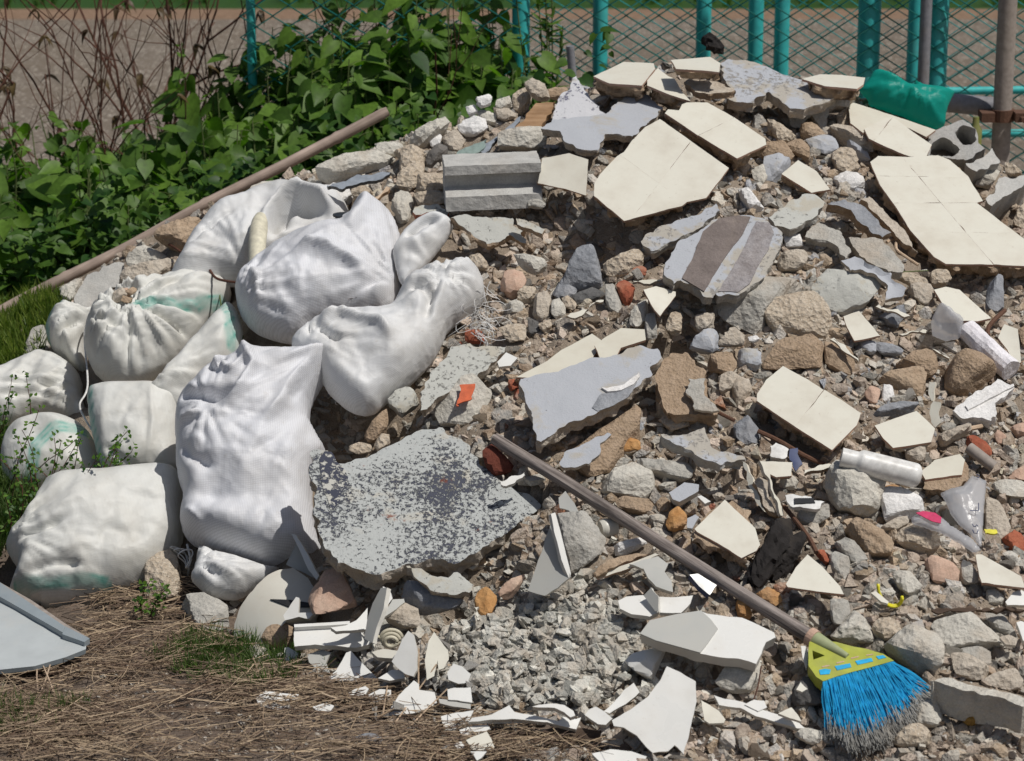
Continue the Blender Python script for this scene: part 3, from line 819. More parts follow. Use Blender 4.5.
tileslab('two-tile slab', 'large slab of two ivory tiles above the big three-tile slab', P_('B: 330,270 345,250 400,255 415,225 440,215 545,215 680,290 840,400 845,430 695,500 500,385'), (.05, -.42, .9), .045, joints=[(P_('B: 500,382')[0], P_('B: 680,292')[0])], lift=.075)
tileslab('big three-tile slab', 'largest slab of joined ivory tiles near the crest, pale and facing forward',
         P_('z: 660,119 691,141 729,168 706,198 687,202 682,206 624,221 594,196 594,184 600,174 617,156 624,152 632,140 645,127'), (0, -.56, .8), .035,
         joints=[((622, 156), (684, 202)), ((691, 141), (636, 213))], lift=.085)
tileslab('hexagonal tile piece', 'hexagon-like ivory tile piece propped beside the grooved concrete block', P_('A: 722,498 858,472 956,505 945,688 840,655 700,625'), (-.05, -.8, .6), .02, lift=.07)
tileslab('small shaded-edge tile', 'small ivory tile piece on brown mortar right of the two-tile slab', P_('b: 118,650 180,598 250,640 300,708 230,722'), (0, -.5, .86), .03, lift=.05)
tileslab('far crest tile', 'long low ivory tile slab on the crest left of the teal plastic sheet', P_('b: 195,295 260,277 340,280 430,290 425,315 400,332 280,322'), (.05, -.15, .98), .035, lift=.06)
tileslab(None, 'dusty greyish tile slab behind the cracked tile under the teal plastic', P_('C: 245,230 270,215 470,280 690,355 640,390 460,300 350,345 320,370 255,320'), (.12, -.3, .94), .03, lift=.04, tile='tile_dusty')
tileslab('cracked tile slab', 'broken ivory tile slab with a diagonal joint under the teal plastic sheet', P_('C: 325,350 430,295 475,290 560,355 670,430 640,495 560,490 500,470 350,400'), (.1, -.35, .92), .03, joints=[(P_('C: 470,292')[0], P_('C: 395,385')[0])], lift=.065)
tileslab('big right tile slab', 'biggest tiled slab at the right, several ivory tiles over thick brown mortar',
         P_('z: 870,162 878,156 908,157 938,155 950,160 968,176 983,201 977,203 994,216 1003,223 1030,243 1060,262 1060,268 1000,265 946,264 934,257 910,230 893,203 880,185'), (.05, -.45, .88), .055,
         joints=[((878, 176), (970, 177)), ((895, 203), (985, 203)), ((918, 176), (941, 203)), ((922, 232), (1020, 233))], lift=.09)
tileslab('slanting tile below', 'elongated ivory tile piece just below the big right tiled slab', P_('F: 680,455 740,440 810,455 970,600 900,615 820,612 720,520'), (.1, -.5, .85), .02, lift=.055)
tileslab('small square tile', 'small near-square ivory tile piece below the pitted concrete block', P_('F: 220,590 300,562 410,690 275,715 240,650'), (0, -.55, .83), .012, lift=.05)
tileslab('two-tile mid slab', 'two ivory tiles joined on dark mortar in the middle right of the heap',
         P_('z: 757,394 766,380 783,366 805,378 840,399 861,413 857,425 832,450 791,424 757,401'), (0, -.5, .86), .045, joints=[((822, 393), (794, 427))], lift=.085)
tileslab('pentagon tile', 'five-sided ivory tile on grey mortar right of the two-tile mid slab', P_('G: 255,535 470,460 565,550 545,620 350,650 300,600'), (0, -.5, .86), .028, lift=.06, bedmat='mortar_grey')
tileslab('dull square tile', 'dull ivory tile on sandy mortar at the end of the white tube', P_('N: 490,110 560,50 690,20 715,50 700,125 515,150'), (0, -.45, .88), .03, lift=.06, bedpts=P_('N: 500,190 500,110 560,50 690,20 735,45 755,90 740,150 620,190'), bedmat='sand', tile='tile_dusty')
tileslab('kite-shaped tile', 'kite-shaped ivory tile on a larger mortar lump beside the broom handle', P_('M: 275,350 430,200 500,265 585,345 610,430 590,460 515,497 400,425 290,365'), (0, -.55, .82), .045, lift=.085, bedpts=P_('M: 240,400 300,290 420,200 470,185 560,250 580,350 600,440 540,500 400,460 260,420'), bedmat='mortar')
tileslab('triangular tile', 'triangular ivory tile right of the charred black wood', P_('M: 740,630 790,545 850,478 930,545 1015,640 1035,682 900,668 750,645'), (0, -.55, .83), .008, lift=.06)
tileslab('right edge wedge tile', 'wedge-shaped ivory tile under the clear plastic wrapper near the right edge', P_('N: 770,530 800,530 900,585 1000,640 1025,700 800,675 785,640'), (0, -.5, .86), .008, lift=.05)
tileslab('upright far-right tile', 'narrow upright ivory tile beside the long white foam bar', P_('G: 880,90 915,20 985,45 1000,215 965,225 930,150'), (-.1, -.7, .7), .008, lift=.05)
tileslab(None, 'small ivory tile offcut with notch beneath the two-tile mid slab', P_('H: 610,665 775,670 770,740 690,750 640,720'), (0, -.5, .86), .01, lift=.05)
tileslab('long cream tile', 'long cream tile slab partly under the lavender plaster slab', P_('f: 60,712 180,650 230,610 350,545 385,570 380,600 330,670 200,720'), (0, -.42, .9), .02, lift=.035, tile='tile_dusty')
tileslab(None, 'second cream tile slab wedged behind the lavender plaster slab', P_('f: 360,590 400,560 460,525 550,530 555,570 460,600 440,640 380,640'), (0, -.42, .9), .02, lift=.035, tile='tile_dusty')
tileslab('tilted tile chip', 'small four-sided ivory tile chip beside the red brick lump', P_('E: 220,455 285,437 385,465 385,485 305,590 275,560'), (.1, -.6, .8), .006, lift=.07)
# tile edges seen side-on
slab('tile_shard', None, 'thin tile shard standing on edge, left of the two leaning shards below the mid slab', 'tile shard', P_('M: 513,0 540,0 562,70 632,262 600,240 545,130'), (-.5, -.6, .5), .012, 'tile', 'tile_pale_edge', lift=.07, rough=0, carve=False)
slab('mortar_slab', None, 'pinkish mortar slab held between two leaning tile shards', 'mortar slab', P_('M: 575,110 620,60 700,230 737,292 690,305 650,260 600,160'), (.1, -.7, .6), .03, 'mortar_grey', 'mortar', lift=.06, carve=False)
slab('tile_shard', None, 'long thin tile shard leaning on the right side of the pinkish mortar slab', 'tile shard', P_('M: 605,0 642,18 690,150 737,290 713,285 660,130'), (.5, -.6, .5), .010, 'tile', 'tile_pale_edge', lift=.078, rough=0, carve=False)
tileslab(None, 'upturned tile with rough mortar back and long pale edge below the broom handle', P_('L: 680,585 870,520 990,472 1010,480 860,550 700,605'), (0, -.75, .6), .006, lift=.055)
slab('mortar_slab', None, 'brown mortar back of an upturned tile below the broom handle', 'mortar slab', P_('L: 670,570 740,500 900,468 975,474 870,520 690,588'), (0, -.4, .9), .015, 'mortar', 'mortar', lift=.045)
slab('tile_shard', None, 'white ceramic rod-like shard lying between mottled slab and broom handle top', 'tile shard', P_('L: 195,105 330,55 345,80 235,132 205,125'), (0, -.6, .8), .012, 'ceramic', 'ceramic_edge', lift=.05, rough=0)
slab('tile_shard', None, 'tall thin tile sliver standing left of the brown sandy ball', 'tile shard', P_('G: 537,300 555,295 562,400 590,420 590,520 565,545 540,520'), (-.3, -.8, .5), .01, 'tile', 'tile_pale_edge', lift=.06, rough=0)
slab('tile_shard', None, 'flat tile sliver pointing left from the big pale boulder below the white tube', 'tile shard', P_('H: 830,705 900,690 1015,668 1040,668 1040,685 960,700 870,722 835,728'), (0, -.5, .86), .012, 'tile', 'mortar', lift=.06, rough=0)
for pts, lab, mt in ((P_('F: 150,700 165,697 270,770 250,775'), 'thin tile splinter left of the small square ivory tile', 'tile'),
        (P_('G: 25,95 45,90 185,205 180,222 150,195'), 'long tile splinter beneath the small square ivory tile', 'tile'),
        (P_('F: 380,540 400,532 500,550 565,590 530,592 400,560'), 'pale tile splinter above the small grey triangular shard', 'tile'),
        (P_('F: 500,680 560,662 650,655 655,668 560,682 520,690'), 'flat tile splinter pointing at the crumpled clear wrapper', 'tile_dusty'),
        (P_('G: 535,145 550,140 640,190 635,197'), 'needle-thin pale splinter above the brown sandy ball', 'tile'),
        (P_('f: 245,478 270,470 375,420 395,418 390,432 285,505'), 'cream tile strip beneath the upright blue-grey stone', 'tile'),
        (P_('E: 150,405 320,398 320,412 160,420'), 'thin pale lath-like strip above the tilted tile chip', 'tile_dusty'),
        (P_('Q: 75,130 85,125 100,210 88,205'), 'short pale splinter standing on the orange-cream stone', 'tile')):
    slab('tile_splinter', None, lab, 'tile splinter', pts, (0, -.6, .78), .008, mt, 'mortar_grey', lift=.055, rough=0, carve=False)

# ================================================================== plaster and concrete slabs
slab('plaster_slab', 'lavender crest sheet', 'broad pale lavender plaster sheet under the flat crest tile slab', 'plaster slab',
     P_('a: 150,490 200,455 400,430 490,350 560,360 640,415 560,480 505,520 400,510 380,580 300,565 245,540 225,500'), (0, -.3, .95), .022, 'lavender', 'mortar_grey', lift=.04)
slab('plaster_slab', 'spotted plaster sheet', 'white plaster sheet with dark blue spots left of the crest tile slab', 'plaster slab',
     P_('a: 200,455 215,382 245,340 290,285 330,345 370,400 400,432 392,458 300,470'), (-.05, -.45, .9), .02, 'spotted', 'mortar_grey', lift=.062)
slab('plaster_slab', 'pale crest sheet', 'large lavender-white plaster sheet at the crest right of the topmost tile piece', 'plaster slab',
     P_('a: 838,240 870,225 930,228 989,240') + P_('b: 60,245 150,285 200,300 330,350 290,380 205,410 150,405 70,345 20,385') + P_('a: 940,395 860,380 880,350 850,300'), (.05, -.28, .95), .03, 'lavender_flaky', 'mortar_grey', lift=.06)
slab('concrete_slab', None, 'broken grey slab edge hanging below the pale lavender crest sheet', 'concrete slab',
     P_('b: 150,405 205,410 290,380 330,352 380,372 370,400 300,410 290,480 270,500 230,440 190,480 150,470 140,430'), (.1, -.75, .6), .04, 'concrete_light', 'mortar_grey', lift=.03)
slab('plaster_slab', 'mottled slab', 'largest plaster slab in front, blotched with dark blue flakes and rust, propped over a hollow', 'plaster slab',
     P_('z: 328.9,450 335,461 345,464 376,452 407.7,435 425,429 439,427 457.7,436.5 470,446 476,456 488,470 500,481 518,491 535,497 541,505 536,512 519,525 491.5,545 460,563 448,563 441.6,559 425,561 406,565 390,570.6 375,576 364.7,574.6 350,566 337,564.7 329,553 323,545 317.4,531 313.5,509.5 312,490 306,465 309,453 316,449'),
     (.06, -.5, .86), .055, 'mottled', 'mortar_grey', lift=.09, wave=.004,
     patches=[('torn_coating', 'torn', P_('h: 262,300 285,272 312,275 330,312 352,330 375,372 368,410 348,430 340,470 322,492 305,496 296,455 278,420 268,370'), .002)])
slab('plaster_slab', 'lavender slab', 'smooth lavender plaster slab with a peeled corner in the centre of the heap', 'plaster slab',
     P_('z: 519,378 558,371 590,359 617,352 640,345 657,349 663,357 654,375 640,385 628,397 598,412 570,424 541,442 537,440 526,405'), (.02, -.48, .88), .042, 'lavender', 'mortar_grey', lift=.095,
     patches=[('bare_patch', 'bluestone', P_('I: 768,345 790,310 815,275 920,260 985,222 1000,215 960,290 880,335 800,362'), .0015), ('paint_curl', 'white_plaster', P_('I: 818,248 850,250 930,232 985,190 1010,172 1015,190 985,232 920,262 850,270'), .006)])
rock('mortar_lump', 'lavender-faced lump', 'brown mortar lump with a lavender painted face under the lavender slab', 'mortar lump',
     P_('I: 600,620 700,540 860,445 985,340 1015,350 1015,480 930,560 900,660 740,715 650,665'), 'sand', depth=.4, lift=.05)
slab('plaster_slab', None, 'small lavender plaster face resting on the brown lump above the broom handle', 'plaster slab',
     P_('I: 600,625 640,560 700,535 850,460 875,480 800,590 760,635 700,645 620,658'), (0, -.6, .8), .012, 'lavender', 'mortar_grey', lift=.085, carve=False)
slab('cement_slab', 'striped slab', 'blue-grey slab crossed by two brown cement bands', 'plaster slab',
     P_('E: 310,380 340,290 400,210 520,140 560,100 600,92 700,78 780,78 860,108 930,165 922,250 880,330 830,400 760,445 700,480 600,490 585,462 575,497 525,487 470,450 410,412 375,430 330,402'),
     (.08, -.5, .86), .03, 'lavender_flaky', 'concrete', lift=.085, chip=.006,
     patches=[('cement_band', 'brownband', P_('E: 522,165 600,98 700,82 762,90 722,180 642,285 528,470 414,402 460,310'), .004),
              ('cement_band', 'greyband', P_('E: 790,112 860,118 882,165 855,255 800,345 760,430 700,472 598,468 640,400 700,300 750,200'), .004)])
slab('plaster_slab', None, 'pale broken slab corner directly left of the striped slab', 'plaster slab', P_('E: 205,210 250,150 370,110 480,80 590,12 612,55 530,125 400,205 260,262 235,240'), (0, -.5, .86), .035, 'lavender_flaky', 'concrete', lift=.05)
slab('plaster_slab', None, 'grey slab wedge behind the right end of the striped slab', 'plaster slab', P_('z: 768,217 783,206 800,193 815,194 827,202 816,217 800,226 790,229 775,226'), (.05, -.4, .9), .025, 'pitted', 'concrete', lift=.05)
slab('concrete_slab', None, 'long grey slab edge dipping right beneath the mortar laths by the big right slab', 'concrete slab', P_('F: 140,20 230,-5 310,20 400,90 468,165 420,195 360,162 280,95 250,60'), (.2, -.55, .8), .03, 'bluestone', 'mortar', lift=.06)
slab('mortar_slab', None, 'long brown mortar strip running along the left edge of the big right slab', 'mortar slab', P_('F: 300,-10 350,-25 440,60 530,150 612,262 600,278 540,240 440,130 380,70'), (.2, -.55, .8), .022, 'mortar_grey', 'mortar', lift=.07)
slab('concrete_slab', None, 'flat greenish-grey concrete slab above the big pitted block', 'concrete slab', P_('F: 20,185 60,140 100,105 160,140 230,165 265,265 230,300 170,222 60,205'), (0, -.45, .9), .03, 'concrete', 'concrete', lift=.04)
slab('concrete_slab', 'smooth grey slab', 'smooth greenish-grey slab sloping below the mortar strip by the big right slab', 'concrete slab', P_('F: 245,190 300,180 420,200 480,260 530,320 520,365 440,372 350,320 290,262'), (.05, -.45, .9), .03, 'concrete', 'concrete', lift=.04)
slab('plaster_flake', 'lavender flake', 'twisted lavender paint flake across the middle of the right slope', 'plaster flake', P_('F: 208,310 240,295 282,280 332,312 400,350 470,368 470,402 545,450 522,500 430,512 442,440 380,392 300,372 250,362'), (.05, -.5, .86), .009, 'lavender', 'mortar_grey', lift=.075, wave=.02, carve=False)
rock('concrete_block', 'pitted block', 'large pale concrete block with small pits right of the striped slab', 'concrete chunk', P_('F: 90,430 130,375 300,380 430,405 400,450 330,510 310,562 200,592 110,560 60,480'), 'pitted', depth=.4, lift=.1)
rock('concrete_chunk', None, 'grey mottled concrete chunk directly under the striped slab', 'concrete chunk', P_('E: 608,500 700,470 850,400 1000,400 940,450 850,530 840,600 820,690 700,660 620,600'), 'concrete', depth=.5, lift=-.05)
rock('conglomerate_rock', 'cream pebbly rock', 'creamy pebbly mortar rock left of the small square ivory tile', 'mortar rock', P_('z: 761,318 773,300 800,294 815,297 826,318 832,327 825,342 800,337 774,338 766,325'), 'conglomerate', depth=.35, lift=.3)
rock('mortar_lump', 'brown lump pair', 'wide sandy brown mortar lump under the cream pebbly rock', 'mortar lump', P_('H: 620,210 640,150 700,65 760,45 830,42 925,80 925,150 915,200 800,195 700,215'), 'sand', depth=.4, lift=.3)
rock('mortar_lump', None, 'brown mortar lump with grey patch right of the wide sandy one', 'mortar lump', P_('H: 932,80 960,66 1015,75 1060,110 1085,160 1085,200 1060,260 1000,225 945,190'), 'mortar', depth=.4, lift=.25)
rock('mortar_lump', 'brown sandy ball', 'rounded brown sandy lump under the white foam bar', 'mortar lump', P_('G: 600,330 620,250 690,165 780,190 880,270 860,300 760,355 690,410 620,400'), 'sand', depth=.6, lift=.35, rough=.03, soft=.12)
rock('mortar_lump', None, 'flat brown mortar lump left of the rounded brown sandy lump', 'mortar lump', P_('G: 370,225 440,170 520,155 570,190 575,262 520,312 420,245'), 'sand', depth=.35, lift=.3)
rock('mortar_lump', None, 'brown lump with grey face above the pentagon tile', 'mortar lump', P_('G: 270,315 370,255 460,240 520,300 500,390 460,400 400,345 330,345'), 'mortar', depth=.4, lift=.2)
slab('mortar_slab', 'sandy slab', 'big sandy brown mortar slab with a broken pale edge right of the lavender slab', 'mortar slab', P_('H: 70,240 120,140 150,118 230,110 332,212 330,235 348,312 412,410 390,430 250,432 130,430 100,330'), (0, -.55, .83), .05, 'sand', 'mortar', lift=.075)
slab('tile_shard', None, 'grey-faced tile shard laid on the right part of the sandy mortar slab', 'tile shard', P_('H: 240,245 338,240 345,312 412,412 270,412 235,330'), (0, -.55, .83), .008, 'concrete', 'tile_pale_edge', lift=.092, rough=0, carve=False)
slab('plaster_slab', None, 'lavender-topped concrete slab with thick grey edge below the sandy slab', 'plaster slab', P_('H: 90,522 180,530 280,508 325,495 360,560 372,600 420,618 520,635 545,650 410,690 330,660 200,592'), (.1, -.48, .87), .035, 'lavender_flaky', 'concrete_smooth', lift=.06)
rock('concrete_chunk', 'angular grey chunk', 'angular smooth grey concrete chunk behind the broom handle', 'concrete chunk', P_('g: 385,425 395,395 510,328 585,380 587,440 552,468 520,462 440,458 380,440'), 'concrete_light', depth=.6, lift=.3, soft=.015)
rock('concrete_chunk', 'broken concrete chunk', 'broken concrete chunk behind the tall grey ceramic blade', 'concrete chunk', P_('L: 490,290 600,280 645,370 732,430 705,500 570,595 550,530 520,400'), 'concrete', depth=.6, lift=.3, soft=.015)
slab('plaster_slab', 'pitted pale slab', 'pale pitted plaster slab beside the lowest middle sack', 'plaster slab', P_('z: 419,392 432,370 451,346 470,343 488,345 506,347 504,353 493,366 479,377 452,390 440,398 428,410 420,411'), (0, -.45, .88), .028, 'pitted', 'mortar_grey', lift=.055)
rock('plaster_chunk', None, 'small rounded pale plaster chunk at the lower tip of the pitted slab', 'plaster chunk', P_('J: 545,335 600,270 650,250 700,290 690,345 620,398'), 'pitted', depth=.4, lift=.5)
OMC = rock('concrete_chunk', 'orange-marked chunk', 'grey concrete chunk with a rectangular orange paint mark', 'concrete chunk', P_('I: -30,395 10,320 60,285 100,220 180,212 230,260 252,330 210,380 150,445 60,430 0,440'), 'concrete_light', depth=.4, lift=.25)
slab('plaster_slab', 'ragged plaster slab', 'ragged crumbling plaster slab under the grooved concrete block', 'plaster slab', P_('D: 250,88 300,70 450,85 575,88 590,120 650,150 640,222 600,205 560,190 500,215 430,235 380,190 300,120'), (0, -.62, .78), .028, 'pitted', 'mortar', lift=.045, chip=.014, rough=.5)
slab('plaster_slab', None, 'small ragged plaster plate at the right end of the crumbling slab', 'plaster slab', P_('D: 590,95 650,100 740,150 720,170 690,165 650,150 600,122'), (0, -.45, .88), .015, 'pitted', 'mortar', lift=.05)
slab('plaster_slab', None, 'ragged plaster strip left of the grooved block with reddish streaks', 'plaster slab', P_('D: 55,45 100,28 180,20 260,55 250,88 150,70 80,75'), (0, -.45, .88), .02, 'pitted', 'brick', lift=.05)
rock('upright_stone', 'upright blue-grey stone', 'upright smooth blue-grey stone standing left of the striped slab', 'stone', P_('f: 225,400 262,335 290,240 310,218 335,212 365,230 375,270 385,330 402,392 350,375 290,402'), 'bluestone', n=(0, -.85, .5), depth=.55, lift=.3, soft=.08)
rock('stone', None, 'brown mortar foot lying under the upright blue-grey stone', 'mortar lump', P_('f: 255,415 290,400 350,372 402,392 395,412 320,438 290,440'), 'darkstone', depth=.4, lift=.1)
rock('stone', None, 'slanted blue-grey stone leaning on the left of the upright one', 'stone', P_('f: 198,395 240,330 290,300 300,320 290,400 250,418 210,415'), 'bluestone', depth=.4, lift=.1)
# brown rocks, chunks read straight from the photograph
R = rock
R('brick_piece', 'red brick lump', 'red brick lump beside the tilted tile chip', 'brick piece', P_('E: 80,440 125,420 178,462 160,520 130,548 95,500'), 'brick', depth=.6, lift=.5)
R('brick_piece', None, 'flat dark red brick piece above the red brick lump', 'brick piece', P_('E: 108,360 170,348 205,340 235,360 232,390 130,395'), 'brick', depth=.5, lift=.5)
R('brick_piece', None, 'small red brick bit at the left corner of the lavender slab', 'brick piece', P_('I: 348,212 400,205 408,245 362,268 345,240'), 'brick', depth=.6, lift=.6)
R('brick_piece', None, 'dark red brick half hidden at the top end of the broom handle', 'brick piece', P_('I: 215,560 260,530 310,570 370,640 350,680 270,690 230,640'), 'darkbrick', depth=.5, lift=.1)
R('brick_piece', None, 'orange brick piece under the frayed sack mouth', 'brick piece', P_('D: 328,680 350,665 410,668 432,700 425,735 330,730'), 'brick', depth=.5, lift=.5)
R('brick_piece', 'red brick by pipe', 'red brick slab beside the dark round pipe at the right', 'brick piece', P_('G: 720,600 750,585 800,620 852,680 830,700 760,690'), 'brick', depth=.3, lift=.4)
R('brick_piece', None, 'red brick fragment below the right edge clear wrapper', 'brick piece', P_('N: 900,450 960,410 1015,440 1020,520 980,540'), 'brick', depth=.4, lift=.1)
R('brick_piece', None, 'tiny red brick bit above the triangular ivory tile', 'brick piece', P_('M: 885,472 935,470 962,525 940,538'), 'brick', depth=.5, lift=.7)
R('brick_piece', None, 'long reddish brick block at the frame edge above the wrapper', 'brick piece', P_('N: 925,160 970,110 1030,70 1050,150 960,170'), 'terracotta', depth=.4, lift=.3)
R('brick_piece', None, 'dark brown square brick among pale rubble above the grooved block', 'brick piece', P_('A: 130,512 185,460 238,440 242,480 208,520 148,562 130,545'), 'darkstone', depth=.6, lift=.5)
R('terracotta_piece', 'pinkish stone', 'rounded pinkish terracotta slab among the white ceramic pieces', 'terracotta piece', P_('R: 520,160 555,125 595,113 635,150 665,205 697,280 690,300 640,325 485,345 468,290 500,230'), 'terracotta', depth=.3, lift=3.4)
R('stone', 'orange stone', 'orange stone above the broom handle left of the kite-shaped tile', 'stone', P_('M: 135,320 155,275 200,258 235,300 230,345 180,372 135,365'), 'rust_stone', depth=.6, lift=.5)
R('stone', None, 'orange pebble just above the end of the broom handle', 'stone', P_('P: 485,20 500,5 540,25 568,80 562,108 500,90'), 'rust_stone', depth=.6, lift=.6)
R('stone', None, 'orange-stained stone left of the triangular ivory tile', 'stone', P_('M: 590,690 640,655 700,690 715,730 680,755 620,730'), 'rust_stone', depth=.6, lift=.5)
R('stone', 'orange-cream stone', 'orange-cream stone at the upper left of the grey gravel heap', 'stone', P_('Q: 72,110 125,55 190,100 185,130 160,180 110,205 80,160'), 'rust_stone', depth=.5, lift=.6)
R('stone', None, 'orange pebble peeping out under the white tube', 'stone', P_('N: 305,190 350,180 398,205 390,222 330,215'), 'rust_stone', depth=.5, lift=.5)
R('stone', None, 'orange mortar lump under the lavender-faced lump', 'mortar lump', P_('g: 455,250 490,230 530,240 535,275 470,280'), 'rust_stone', depth=.5, lift=.7)
R('stone', 'tan stone by sack', 'tan weathered stone between the long dusty sack and the tied sack', 'stone', [(145, 572), (158, 560), (172, 556), (182, 575), (182, 600), (165, 606), (146, 604)], 'conglomerate', depth=.6, lift=.5)
R('stone', None, 'grey slanted stone at the grass edge below the tied sack', 'stone', [(185, 600), (205, 598), (228, 612), (230, 632), (210, 640), (188, 620)], 'concrete', depth=.5, lift=.5)
R('mortar_lump', None, 'brown crumbly lump at the lower right of the big curved basin piece', 'mortar lump', P_('R: 215,440 250,365 300,345 370,360 376,425 330,465 260,470'), 'sand', depth=.5, lift=1.2)
R('stone', None, 'rough tan-grey stone right of the tall upright cistern wall', 'stone', P_('R: 830,310 880,255 930,230 1000,260 1015,350 940,360 880,330'), 'mortar_grey', depth=.5, lift=.6)
slab('plaster_slab', None, 'pale broken slab corner sticking out under the front edge of the mottled slab', 'plaster slab', P_('K: 635,432 700,448 800,492 900,470 985,530 960,572 860,587 760,560 690,500'), (0, -.6, .8), .022, 'pitted', 'mortar_grey', lift=.075, carve=False)
R('concrete_chunk', None, 'dark grey slab-like chunk in the hollow under the mottled slab', 'concrete chunk', P_('K: 645,520 760,560 850,590 935,625 900,665 800,685 700,670 640,600'), 'bluestone', depth=.5, lift=.5)
R('brick_piece', None, 'dark brick at the back of the hollow right of the mottled slab', 'brick piece', P_('L: 195,680 260,620 330,595 325,625 270,690 210,715'), 'terracotta', depth=.4, lift=.6)
R('stone', None, 'round tan stone in the hollow under the middle white sack', 'stone', P_('J: 430,500 470,430 530,370 550,400 548,470 500,525 450,540'), 'sand', depth=.6, lift=.8)
R('stone', None, 'small tan stones corner beside the round tan stone in the hollow', 'stone', P_('J: 480,545 510,490 555,500 560,540 500,575'), 'conglomerate', depth=.5, lift=.8)
R('stone', None, 'flat tan stone tucked behind the upper edge of the mottled slab', 'stone', P_('J: 355,545 400,530 465,545 470,575 400,590 350,570'), 'conglomerate', depth=.4, lift=1.0)
R('ochre_lump', 'ochre ball', 'rough ochre ball below the grey concrete beam', 'foam lump', P_('O: 690,700 705,670 740,658 780,672 792,705 775,745 730,752 700,735'), 'moss', depth=.7, lift=.5, soft=.15, rough=.06)
# lower right rocks
R('boulder', 'flat pale boulder', 'broad flat pale boulder upper right of the broom bristles', 'boulder', P_('O: 543,250 600,210 740,178 800,220 880,310 910,340 840,345 700,362 640,375 600,330'), 'concrete_light', depth=.5, lift=.35)
R('boulder', 'white block', 'pale block touching the right corner of the lime broom head', 'boulder', P_('O: 310,345 350,300 430,258 500,280 590,370 592,440 560,498 440,450 400,430 330,380'), 'concrete_light', depth=.6, lift=.5)
R('boulder', None, 'pinkish boulder under the broad flat pale one', 'boulder', P_('O: 645,400 680,378 740,385 800,420 835,450 800,520 740,515 680,495 650,450'), 'mortar_grey', depth=.5, lift=.3)
R('boulder', None, 'low pinkish boulder above the grey concrete beam', 'boulder', P_('O: 790,520 850,480 960,450 1012,520 1000,550 940,565 860,545'), 'mortar_grey', depth=.4, lift=.25)
R('boulder', None, 'brown-grey wedge boulder at the right of the broad flat pale one', 'boulder', P_('O: 790,190 830,165 880,180 945,240 990,300 960,310 900,290 850,250'), 'concrete', depth=.45, lift=.2)
R('stone', None, 'thin grey slate leaning between the two pinkish boulders', 'stone', P_('O: 672,360 730,345 800,348 842,372 850,450 825,455 790,390 700,372'), 'concrete', depth=.3, lift=.5)
R('boulder', 'cream stone', 'cream stone above the lime broom head', 'boulder', P_('O: 240,260 270,215 330,203 380,240 398,280 340,310 295,322 255,290'), 'conglomerate', depth=.6, lift=.4)
R('boulder', None, 'white speckled crumbly stone directly above the broom collar', 'boulder', P_('O: 28,295 100,240 150,165 200,195 260,310 250,325 150,325 60,318'), 'concrete_light', depth=.5, lift=.3, rough=.07)
R('stone', None, 'squarish grey stone under the triangular ivory tile', 'stone', P_('O: 28,120 50,108 120,115 130,180 95,230 50,235 30,190'), 'concrete', depth=.6, lift=.4)
R('boulder', 'big pale boulder', 'big pale rugged boulder below the white tube', 'boulder', P_('N: 0,165 40,100 75,80 180,72 240,110 300,175 275,290 270,330 180,362 60,335 20,250'), 'concrete_light', depth=.65, lift=.35, rough=.055)
R('boulder', None, 'brown oval boulder below the big pale rugged one', 'boulder', P_('N: 112,395 160,365 230,400 290,440 345,510 330,565 235,562 150,470'), 'mortar', depth=.55, lift=.3)
R('boulder', 'rounded cream boulder', 'rounded cream boulder under the pink wrapper', 'boulder', P_('N: 352,460 385,420 430,400 540,400 568,450 568,525 510,542 400,510'), 'conglomerate', depth=.6, lift=.4)
R('stone', None, 'grey stone lying beside the yellow plastic band', 'stone', P_('N: 340,640 370,622 450,640 490,690 470,740 430,760 370,700'), 'concrete_light', depth=.5, lift=.4)
R('stone', None, 'pale sloping stone at the frame edge above the brown laminated stone', 'stone', P_('N: 845,180 900,162 960,175 1040,180 1040,260 900,235 860,210'), 'concrete_light', depth=.4, lift=.5)
R('stone', None, 'banded brown stone behind the clear plastic wrapper', 'stone', P_('N: 815,240 860,250 905,290 952,400 900,470 820,480 810,350'), 'mortar_grey', depth=.4, lift=.2, soft=.1)
R('stone', None, 'reddish square stone left of the wedge-shaped tile', 'stone', P_('N: 508,560 570,540 640,570 685,640 680,690 560,690 530,640'), 'terracotta', depth=.4, lift=.3)
R('stone', None, 'narrow grey stone standing beside the wedge-shaped tile', 'stone', P_('N: 688,600 705,570 745,590 782,640 780,680 720,690 692,660'), 'concrete', depth=.5, lift=.4)
R('stone', None, 'grey stone beneath the right edge wedge tile', 'stone', P_('N: 820,720 870,715 915,755 900,790 830,790'), 'concrete_light', depth=.5, lift=.4)
R('stone', None, 'grey slab-like stone left of the brown oval boulder', 'stone', P_('N: 50,480 100,460 170,510 215,575 170,600 110,560'), 'concrete', depth=.4, lift=.3)
R('stone', None, 'grey stone left of the yellow band beside the triangular tile', 'stone', P_('N: 25,540 60,515 130,545 130,640 100,680 40,610'), 'concrete', depth=.4, lift=.2)
R('plaster_shard', None, 'speckled white plaster shard right of the big pale boulder', 'plaster shard', P_('N: 268,212 330,205 400,222 440,260 505,300 490,330 400,345 300,372 285,300'), 'white_plaster', depth=.3, lift=.9)
R('stone', None, 'small flat shard under the speckled white plaster shard', 'stone', P_('N: 290,392 350,358 415,342 428,380 370,410 300,405'), 'mortar_grey', depth=.3, lift=.9)
R('stone', 'glassy grey stone', 'shiny grey angular stone right of the large curved white ceramic piece', 'stone', P_('P: 380,425 420,365 480,340 560,325 615,330 605,425 550,480 450,482 395,455'), 'concrete_light', depth=.5, lift=.5, soft=.015)
